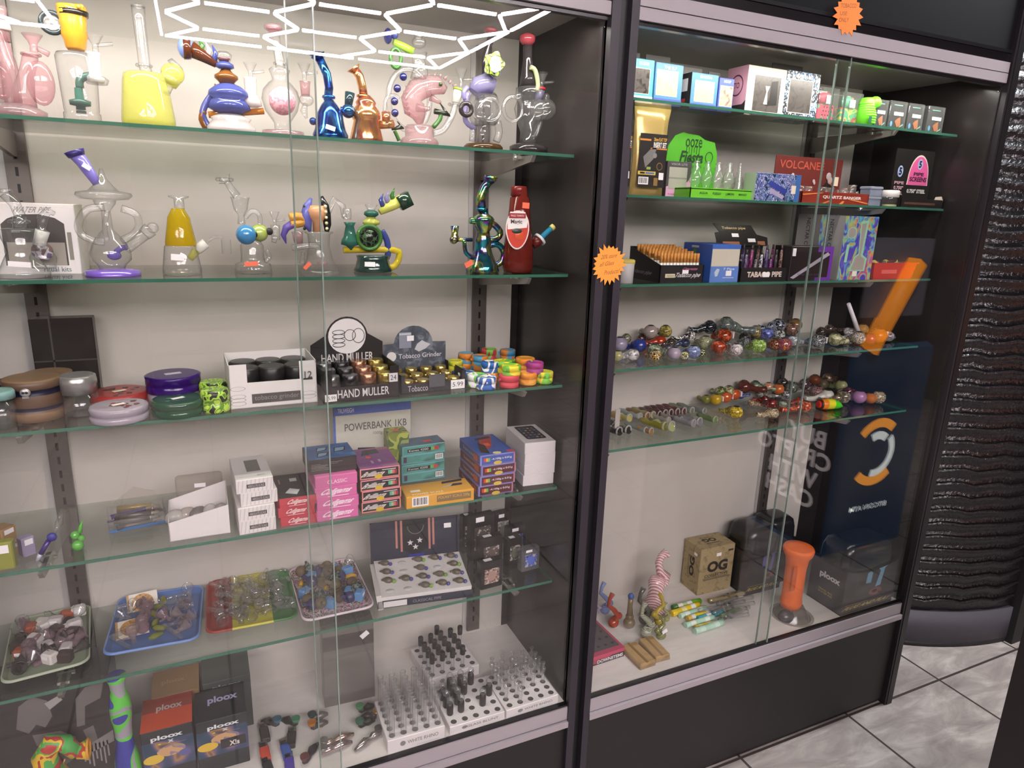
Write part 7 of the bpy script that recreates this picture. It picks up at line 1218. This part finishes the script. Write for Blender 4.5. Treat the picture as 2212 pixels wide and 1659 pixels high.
# fifth shelf: left half one-hitters, right half spoons
OH = ((1322, 898, 40, 8, 'c09a38', -.5, 'amber one-hitter by the dark post'), (1340, 905, 42, 9, 'c8c868', -.6, 'pale yellow one-hitter by the dark post'), (1360, 893, 50, 8, 'a8b4ac', -.75, 'grey-green spiral one-hitter in the back row'), (1376, 885, 50, 8, '8a6a24', -.7, 'olive brown one-hitter in the back row'), (1388, 886, 50, 8, 'a8a058', -.7, 'yellow-green one-hitter in the second row'), (1402, 886, 48, 7, '5a3434', -.6, 'maroon one-hitter at the start of the maroon row'), (1414, 886, 48, 8, '6a3c3c', -.6, 'maroon one-hitter, second of the row'), (1426, 884, 48, 8, '5c3434', -.6, 'maroon one-hitter, third of the row'), (1440, 882, 48, 8, '6c4040', -.6, 'maroon one-hitter, fourth of the row'), (1454, 880, 48, 8, '7a4440', -.6, 'reddish one-hitter ending the maroon row'), (1470, 878, 50, 8, '8a907a', -.6, 'grey-green one-hitter after the reddish one'), (1492, 876, 56, 7, '8a8e88', -.4, 'slim clear grey one-hitter'),
      (1318, 918, 30, 9, '3a4450', -.6, 'dark blue-grey one-hitter by the dark post'), (1320, 935, 38, 10, '1c1c1e', -.6, 'black one-hitter with a clear end, nearest the dark post'), (1340, 932, 36, 10, '232122', -.6, 'black one-hitter with a white ring end'), (1372, 928, 50, 7, '8ea09a', -.7, 'teal-grey spiral one-hitter at the front'), (1390, 934, 34, 8, 'b88a50', -.5, 'tan one-hitter with an open end'), (1408, 922, 56, 10, 'a8a030', -.45, 'olive twisted one-hitter at the front'), (1430, 926, 40, 12, 'c8d08c', -.5, 'clear yellow-green bell-ended one-hitter'), (1425, 908, 40, 7, 'b8b4a8', -.6, 'clear one-hitter with a dark tip and sticker'), (1446, 906, 50, 7, 'a8a498', -.5, 'clear ribbed one-hitter in the middle row'), (1474, 916, 46, 9, 'a8a4a8', -.5, 'clear banded one-hitter with a navy dot'), (1488, 914, 44, 10, '9a9aa0', -.5, 'clear ringed one-hitter with a wide end'), (1525, 908, 40, 8, '7a9a58', -.8, 'green dragonfly-like one-hitter beside the yellow ball'))
for a in OH:
    x, y = at(a[0], a[1], z=ZR[4])[:2]; q = mpp((x, y, ZR[4])); L_ = a[2]*q*1.2; yc = min(.345 - L_*.5, y); x = at(a[0], a[1], y=yc)[0] if yc < y else x; y = yc; rr_ = a[3]*q; t = thing('one_hitter', (x, y, ZR[4] + .0006), -1.15 + a[5]*.3, a[6], 'pipe'); m = glass(a[4], .6, .5, .05, 1.5)
    G().sweep([(-L_/2, 0, rr_*.8), (-L_*.3, 0, rr_*.8), (-L_*.1, 0, rr_*.6), (L_*.1, 0, rr_*.75), (L_*.3, 0, rr_*.6), (L_/2, 0, rr_)], [rr_*.5, rr_*.75, rr_*.55, rr_*.75, rr_*.6, rr_], m, 12, True).build('tube', t); G().ring((L_/2, 0, rr_), rr_*.85, rr_*.2, glass('e8e4e0', .4, .5, .05, 1.5), 14, 6, None, 'x').build('open_end', t)
P5 = ((1524, 872, 30, 10, '8a8a30', 1.4, 'olive round pipe starting the orange cluster'), (1545, 875, 34, 13, 'd8b01c', 1.5, 'yellow pipe with a price sticker', True), (1566, 870, 34, 13, 'e0652c', 1.5, 'orange pipe with a price sticker, middle of the cluster', True), (1584, 864, 34, 13, 'e05a20', 1.4, 'deeper orange pipe with a price sticker', True), (1556, 852, 26, 11, '7a8a40', 1.6, 'small green pipe behind the orange cluster'), (1574, 848, 30, 12, 'a8a870', 1.6, 'pale olive ball pipe behind the orange cluster'), (1598, 862, 30, 11, ('2c3a80', '8a90b0'), .2, 'navy and white swirled pipe'), (1605, 850, 50, 15, '6a2c20', -.3, 'large reddish brown pipe with an olive stem'), (1588, 905, 30, 15, 'f0c81c', 1.6, 'bright yellow ball pipe at the front of the fifth shelf'), (1577, 895, 26, 9, 'b8a828', 2.2, 'small striped yellow pipe behind the bright yellow ball'),
      (1630, 845, 50, 12, ('6a7a5c', '3a4438'), -.5, 'green pipe with a blue bead at the back'), (1640, 860, 46, 10, '8a867c', -.4, 'clear grey pipe in the middle'), (1622, 878, 40, 8, ('8a6a4a', 'b8a890'), -.5, 'brown looped pipe behind the red ball'), (1664, 885, 26, 13, '8c1c14', 1.7, 'deep red ball pipe'), (1652, 872, 26, 9, '8a201a', 2.2, 'small deep red pipe behind the red ball'), (1668, 905, 34, 13, ('a8885c', 'd8c8a8', '6a5038'), 2.6, 'brown and cream banded pipe with a price sticker', True), (1658, 845, 34, 10, ('c86a40', 'a8b090'), .5, 'orange and olive pipe at the back'), (1680, 852, 26, 12, 'e07028', 1.6, 'round orange pipe beside the door edge'), (1690, 838, 30, 11, '3c3430', .3, 'dark pipe at the back beside the door edge'), (1698, 862, 26, 10, ('3a3a40', 'a8a8a8'), 1.6, 'black and white dotted small pipe'),
      (1708, 850, 30, 13, '6a7464', 1.6, 'grey-green frosted pipe at the door edge'), (1690, 882, 40, 9, '9aa890', .2, 'pale green small pipe behind the deep red ball'), (1735, 842, 50, 12, '5a4048', .2, 'plum brown pipe at the back beyond the door edge'), (1758, 832, 40, 12, '7a3c1c', .3, 'chestnut pipe at the back'), (1764, 862, 34, 15, ('6a3c3c', 'a88a88', '5a2c2c'), 1.6, 'maroon and white ringed pipe'), (1788, 840, 50, 12, '5a5238', .2, 'dark olive pipe at the back'), (1815, 846, 34, 13, '9aa068', 1.6, 'pale green ball pipe'), (1798, 826, 40, 11, '4a3018', .3, 'dark amber pipe in the back corner'), (1832, 842, 24, 10, 'b0b0c8', 1.6, 'lavender small ball pipe'), (1838, 856, 30, 11, '7a1820', .3, 'dark red pipe behind the pink ball'), (1785, 868, 56, 14, 'e0e0d4', 2.95, 'ivory white spoon pipe with a round bowl'),
      (1726, 878, 44, 11, 'c83c20', 2.9, 'red pipe behind the orange one at the door edge'), (1738, 890, 60, 13, 'e05c30', 2.95, 'coral orange spoon pipe with a price sticker beside the bright green cone', True), (1820, 872, 60, 15, '8a7858', 2.95, 'wide amber-grey pipe behind the pink ball'), (1854, 872, 30, 15, 'c888c0', 1.6, 'pink ball pipe on the fifth shelf'), (1884, 872, 34, 13, 'd87820', .3, 'amber orange flower-like pipe'), (1915, 870, 30, 15, ('a8905c', '2c2c50', 'd8c8a0', '8a7448'), 1.6, 'honey-coloured ball pipe with navy streaks at the shelf end'), (1860, 850, 40, 8, '8a7468', .4, 'thin brown pipe behind the pink ball'), (1900, 855, 40, 8, '5a4a3c', .3, 'thin dark pipe behind the honey-coloured ball'))
for a in P5: hpipe(ZR[4], *a[:7], st=len(a) > 7)
x, y = at(1790, 884, z=ZR[4])[:2]; q = mpp((x, y, 1)); t = thing('silicone_pipe', (x, y, ZR[4] + .0005), -.15, 'bright green, yellow and red pointed silicone pipe at the front of the fifth shelf', 'pipe')
G().sweep([(-30*q, 0, 12*q), (-22*q, 0, 12*q), (-10*q, 0, 12*q), (8*q, 0, 11*q), (24*q, 0, 8*q), (36*q, 0, 4*q)], [6*q, 11*q, 12*q, 11*q, 8*q, 1*q], [mat('e02818', .4), mat('f08018', .4), mat('e8e018', .4), mat('48e018', .4), mat('38d818', .4)], 14).build('body', t); G().ring((-24*q, 0, 12*q), 9*q, 3*q, mat('3a1c14', .4), 14, 6, None, 'x').build('neck_ring', t)
t = thing('card_strip', (at(1334, 900, y=.2)[0], .2, ZR[4]), 0, 'plain white upright card strip behind the one-hitters', 'card'); G().box(-.007, -.001, 0, .007, .001, .062, mat('b8b2aa', .6)).build('card_sheet', t)
# ================================================================ DECK of the far showcase
t, p, w, h = CT('display_case', 'black pink-edged display box with a grid of dark holes, beside the dark post', 'display case', ZD, (1264, 1445), (1348, 1417), 1425, .20, mat('2a2528', .45), None); p.rect('front', 0, .62, 1, 1, mat('c83c64'), 2).pol('front', [(0, .3), (.3, .15), (.35, .5), (.6, .4), (.66, .62), (0, .62)], mat('a83c48'), 2).txt('front', 'DOWNSTEMS', .30, .12, .96, .48, mat('d8d4d8'), 3, .04)
p.rect('top', 0, 0, 1, 1, mat('b8385c'), 1).rect('top', .02, .07, .94, .96, mat('524a50', .6), 2)
for i in range(5):
    for j in range(6): p.disc('top', .12 + i*.18, .15 + j*.14, .035, .022, K_, 3, 12)
p.build('print', t, label='lettering DOWNSTEMS, pink edge, dark holes')
TAN = blend(('a0804c', 'b48f58', '94743f'), 22, .6, 'noise', 0, .5, 0, False)
for i, (A, B_, Bk, lb) in enumerate((((1383, 1448), (1416, 1437), (1351, 1391), 'tan kraft-wrapped slim packet nearest the pink-edged box'), ((1416, 1432), (1447, 1424), (1374, 1381), 'tan kraft-wrapped slim packet, twin lying beside the first'))):
    c, r, w, d, h = fit2(ZD, A, B_, A[1] - 12, Bk); d = min(d, .12); t = thing('kraft_packet', c, r, lb, 'packet', 'kraft packets'); G().rbox(-w/2, -d/2, 0, w/2, d/2, h, TAN, .002).build('paper_wrap', t); G().box(-w*.1, -d/2, h + .0001, w*.06, d/2, h + .0005, mat('8a6a3c')).rbox(-w/2 - .0006, -d/2 - .0006, 0, w/2 + .0006, d/2 + .0006, h*.5, glass('f0ece4', .1, .5, .1), .001).build('tape_and_film', t)
def sherlock(px, py, top, cols, lab, lean=1, fat=1.0, sc=26):
    b = W('bubbler_pipe', px, py, max(.10, at(px, py, z=ZD)[1]), ZD, lab, 'pipe'); m = glass(cols, .8, .4, .06, 1.4) if isinstance(cols, str) else blend(cols, sc*2.4, .15, 'wave', 0, 3.0, .5); H = py - top
    b.B(px, py - H*.14, H*.15*fat, m, 0, (1.1, 1, 1)).E('bowl_body'); b.T([(px, py - H*.2), (px + lean*H*.14, py - H*.34), (px + lean*H*.02, py - H*.5), (px - lean*H*.14, py - H*.64), (px - lean*H*.10, py - H*.82), (px - lean*H*.02, py - H*.97)], [H*.12*fat, H*.09*fat, H*.075*fat, H*.06*fat, H*.055*fat, H*.075*fat], m, 12).E('stem'); b.B(px + lean*H*.16, py - H*.34, H*.10*fat, m).E('side_bulb'); return b
sherlock(1325, 1355, 1280, 'b03c20', 'rust red curved bubbler pipe near the pink-edged box'); sherlock(1307, 1326, 1256, ('4a68a8', 'b8b4d8', '4a68a8'), 'blue and lilac curved bubbler pipe behind the rust red one')
b = sherlock(1288, 1330, 1278, 'c0b0c0', 'pale lilac curved pipe peeping past the dark post', 1, .7)
b = W('bubbler_pipe', 1360, 1358, max(.1, at(1360, 1358, z=ZD)[1]), ZD, 'straight-necked brown and grey bubbler pipe with a blue top', 'pipe'); m = blend(('5a4c3c', '8a8474', 'b8903c', '5a5448'), 90, .15, 'wave', 0, 5.0, .5); b.B(1359, 1345, 13, m).B(1360, 1332, 9, m).E('bowl_body'); b.T([(1360, 1335), (1361, 1310), (1363, 1290)], [8, 5.5, 6], m, 12).B(1363, 1288, 7, mat('3a5a9c', .2)).E('stem')
sherlock(1392, 1348, 1268, ('4a4a44', '7a7a70', '4a4a44'), 'charcoal grey curved bubbler pipe behind the striped one', 1); sherlock(1396, 1376, 1300, ('3a443c', 'c8ccb0', '3a443c', 'c8ccb0'), 'green and cream striped curved bubbler pipe', 1, 1.1, 40); sherlock(1424, 1350, 1282, ('a89028', 'c8b448', 'a89028'), 'olive yellow bubbler pipe in front of the tall pink one', -1); sherlock(1428, 1378, 1332, ('5a6438', 'c8c07c', '5a6438'), 'green and tan marbled low bubbler pipe with a price sticker', -1, 1.5).Q(1436, 1364, 13, 9, TAG, -.02, -.4).E('price_sticker'); sherlock(1440, 1342, 1300, ('8a8a4c', 'b8b888', '8a8a4c'), 'small olive curved pipe beside the yellow one', 1)
b = W('bubbler_pipe', 1412, 1320, max(.14, at(1412, 1320, z=ZD)[1]), ZD, 'tall pink and cream candy-striped glass bubbler', 'water pipe'); PKS = blend(('b86a78', 'e8ccc8', 'd8a0a4', 'ecd8d4'), 60, .12, 'wavex', 0, 1.2, .6); b.V(1414, [(None, 25), (1308, 23), (1290, 18), (1278, 16), (1268, 17), (1256, 18), (1248, 14), (1244, 8)], PKS, 22).E('body'); b.T([(1420, 1258), (1436, 1256), (1440, 1244), (1426, 1234), (1423, 1216), (1428, 1202), (1436, 1196)], [13, 11, 9, 9, 8, 7.5, 9], PKS, 14).E('neck'); b.T([(1434, 1200), (1441, 1194)], [7, 11], PKS, 16).E('mouthpiece')
# OG carton
c, r, w, d, h = fit2(ZD, (1505, 1287), (1577, 1270), 1188, (1477, 1163)); KR = blend(('97845f', 'a8946c', '8a7754'), 60, .7, 'noise', 0, .4, 0, False, 'Object', 5); t = thing('kraft_carton', c, r, 'brown kraft carton lettered OG COLLECTIVE with an open front flap', 'box'); G().rbox(-w/2, -d/2, 0, w/2, d/2, h, KR, .0015).build('box_body', t); p = Pr(w, d, h); INK = mat('2f2822', .7)
p.txt('front', 'OG', .22, .46, .82, .70, INK, 2, .05).txt('front', 'COLLECTIVE', .16, .36, .86, .42, INK, 2, .02).rect('front', .16, .34, .86, .347, INK, 2).txt('left', 'OG', .40, .32, .68, .74, INK, 2, .05, 0, 1).txt('left', 'COLLECTIVE', .30, .30, .36, .74, INK, 2, .01, 0, 1).txt('top', 'OG', .30, .42, .68, .68, INK, 2, .05, 0, 2).rect('top', .3, .3, .66, .34, INK, 2).rect('front', .46, .79, .60, .86, TAG, 3).rect('left', .62, .80, .80, .86, TAG, 3).rect('front', .8, .86, .95, .90, INK, 2).rect('top', .3, .74, .7, .76, INK, 2).build('print', t, label='black OG lettering')
G().poly([(-w*.36, 0), (w*.40, 0), (w*.50, .036), (-w*.46, .036)], .0012, mat('6a5c48', .7), TR(0, -d/2 - .001, h*.30, 0, R_(-118) + pi)).build('open_flap', t, label='open front flap')
# three tall black ploox cartons, each holding a domed tub
def ploox_big(cx, cy, w, d, h, rz, lab, blue, txt=True, dome=.07, tc='c8c4c4'):
    t = thing('domed_carton', (cx, cy, ZD), rz, lab, 'box'); m = mat('221f22', .4); n = 10
    def wall(x0, y0, x1, y1, dip):
        vs = []; 
        for k in range(n + 1):
            f = k / n; x, y = x0 + (x1-x0)*f, y0 + (y1-y0)*f; vs += [(x, y, 0), (x, y, h - dip*sin(pi*f))]
        return vs, [(2*k, 2*k+2, 2*k+3, 2*k+1) for k in range(n)]
    g = G()
    for q in ((-w/2, -d/2, w/2, -d/2, .018), (-w/2, d/2, -w/2, -d/2, .006), (w/2, -d/2, w/2, d/2, .006), (w/2, d/2, -w/2, d/2, .018)): vs, fs = wall(*q); g.add(vs, fs, m)
    g.box(-w/2, -d/2, 0, w/2, d/2, .002, m).build('carton_sleeve', t); W2, D2 = w - .012, d - .012; lv = [(1, h - .03), (1, h + .010), (.97, h + dome*.55), (.88, h + dome*.85), (.66, h + dome*.98), (.4, h + dome)]; P = rrect(W2, D2, min(W2, D2)*.25, 6); N = len(P); vs = [(x*s, y*s, z) for s, z in lv for x, y in P]
    G().add(vs, [(k*N + i, k*N + (i+1) % N, (k+1)*N + (i+1) % N, (k+1)*N + i) for k in range(len(lv) - 1) for i in range(N)] + [tuple((len(lv)-1)*N + i for i in range(N))], mat('1a1a1d', .22), True).build('domed_tub', t, label='glossy black domed tub'); p = Pr(w, d, h)
    if blue:
        BLc = mat(blue); s_ = 'front'; p.pol(s_, [(.40, .62), (.50, .61), (.51, .84), (.46, .88), (.41, .85)], BLc, 2).pol(s_, [(.60, .48), (.70, .50), (.74, .88), (.79, .93), (.62, .90), (.66, .84)], BLc, 2).disc(s_, .62, .38, .13, .09, mat('7a4038'), 2, 18).disc(s_, .60, .39, .05, .04, mat('141014'), 3, 12).pol(s_, [(.66, .36), (1, .24), (1, .10), (.74, .22)], mat('141014'), 3).rect(s_, .05, .20, .5, .205, mat('b8a03c'), 3).txt(s_, 'PLUG AND PLAY', .05, .10, .95, .17, mat('b8a03c'), 3, .03, .1)
    if txt: p.txt('left', 'ploox', .28, .58, .86, .76, mat(tc), 2, .04).txt('left', 'TRAVEL BAG', .30, .32, .7, .36, mat('b8a03c'), 2).txt('left', 'WATER RIG', .30, .26, .7, .30, mat('b8a03c'), 2)
    p.build('print', t, label='lettering and pale device picture'); return t
def cn(px, py): return at(px, py, z=ZD)
a, b_ = cn(1614, 1290), cn(1690, 1272); w = (b_ - a).length; ploox_big((a[0] + b_[0])/2 - .004, a[1] + .072, .150, .13, .150, 0, 'tall black carton with a domed tub, violet device picture, beside the kraft carton', '6a6ab8', False, .07)
ploox_big(1.715, .296, .13, .115, .150, 0, 'tall black carton with a domed tub, at the back behind the orange tube', None, False, .075)
a, b_ = cn(1811, 1333), cn(1929, 1297); r = math.atan2(b_[1] - a[1], b_[0] - a[0]); c = Vector(((a[0] + b_[0])/2, (a[1] + b_[1])/2 + .066, 0)); ploox_big(c[0], c[1], (b_ - a).length*.93, .13, .150, r, 'tall black ploox carton with a domed tub, nearest the end post', '6a9cb8', True, .075)
# coloured and clear chillums
def chil(px, py, qx, qy, rr_, cols, lab, grp, m=None):
    a, b_ = at(px, py, z=ZD), at(qx, qy, z=ZD); q = mpp(a); r = rr_*q; c = (a + b_)/2; L_ = (b_ - a).length; t = thing('glass_chillum', (c[0], c[1], ZD), math.atan2(b_[1] - a[1], b_[0] - a[0]), lab, 'pipe', grp); n = 6; ms = [mat(cols[i % len(cols)], .3) if not m else m for i in range(n)]
    G().sweep([(-L_/2 + L_*i/n, 0, r) for i in range(n + 1)], r, ms, 10).build('tube', t); return t
CG = 'coloured chillums on the far deck'
for a in ((1452, 1318, 1512, 1303, 6, ('3c7a2c', 'e8e4dc', 'a8c88c', 'e8e4dc', '6ab020', '58a01c'), 'green and white banded chillum at the back of the coloured row'), (1450, 1332, 1508, 1312, 7, ('e8c81c', 'e0c020', 'e8dc9c', 'e8c81c', 'e8e4d8'), 'yellow and white chillum, second of the coloured row'), (1468, 1336, 1524, 1318, 6, ('b8dcc8', 'dcece0', 'a8d4bc'), 'pale mint chillum behind the yellow and white one'), (1484, 1342, 1530, 1326, 6, ('d8b048', 'e8e4dc', 'e8c81c', 'e8c820'), 'tan, white and yellow chillum in the middle'), (1506, 1342, 1560, 1326, 6, ('3a98a8', '48a8b8', 'e0e8e8', '3a98b0'), 'turquoise blue chillum crossing the coloured row'), (1480, 1356, 1540, 1338, 6, ('b0dcc4', 'e8ece4', 'a8d8c0'), 'mint and white chillum, third from the front'), (1502, 1360, 1540, 1350, 5, ('e8c420', 'e8e0a8', 'e8c41c'), 'yellow and cream chillum near the front'), (1500, 1370, 1560, 1350, 7, ('b4dcc4', 'c8e4d4', 'a8d4b8'), 'mint green chillum at the front of the coloured row')): chil(*a, CG)
rr = random.Random(3)
for k in range(22):
    px, py = 1530 + rr.uniform(0, 78), 1300 + rr.uniform(-2, 40); px -= (py - 1300)*.2; lb = ('clear glass stick in the loose pile beside the coloured chillums', 'clear glass stick with a green tinge in the loose pile', 'clear glass stick with an amber tinge in the loose pile')[k % 3 if k < 6 else 0]
    t = chil(px - 20, py + 5, px + 24, py - 7 + rr.uniform(-5, 5), 4.5, ('ffffff',), lb, 'clear glass sticks on the far deck', (CL, glass('c8dcb8', .25, .7), glass('d8c8a0', .3, .7))[k % 3 if k < 6 else 0]); t.location.z += .009*(k % 3); t.rotation_euler.z += rr.uniform(-.25, .25)
# orange silicone tube over a clear beaker
b = W('beaker_pipe', 1700, 1352, max(.08, at(1712, 1355, z=ZD)[1]), ZD, 'clear beaker water pipe wearing a bright orange silicone tube', 'water pipe'); OR = mat('e8641c', .45, 0, 'p', .4)
b.V(1706, [(None, 46), (1352, 48), (1335, 46), (1318, 30), (1306, 22)], glass('e8e4e0', .06, .8, .03, 1.5), 26).E('beaker'); b.V(1707, [(1308, 21), (1296, 23), (1290, 21), (1240, 21), (1225, 21), (1204, 24), (1194, 30), (1186, 32), (1181, 30), (1184, 20)], OR, 26).E('silicone_tube', 'bright orange silicone tube')
b.Q(1716, 1250, 13, 58, mat('c8500f', .6), -.0225).E('slot', 'sunken slot'); b.B(1698, 1332, 15, glass('5a5458', .7, .5, .05, 2.0), -.01, (1.2, 1, 1)).T([(1700, 1335), (1712, 1310)], 5, SMOKE, 8).E('perc', 'smoky ball percolator')
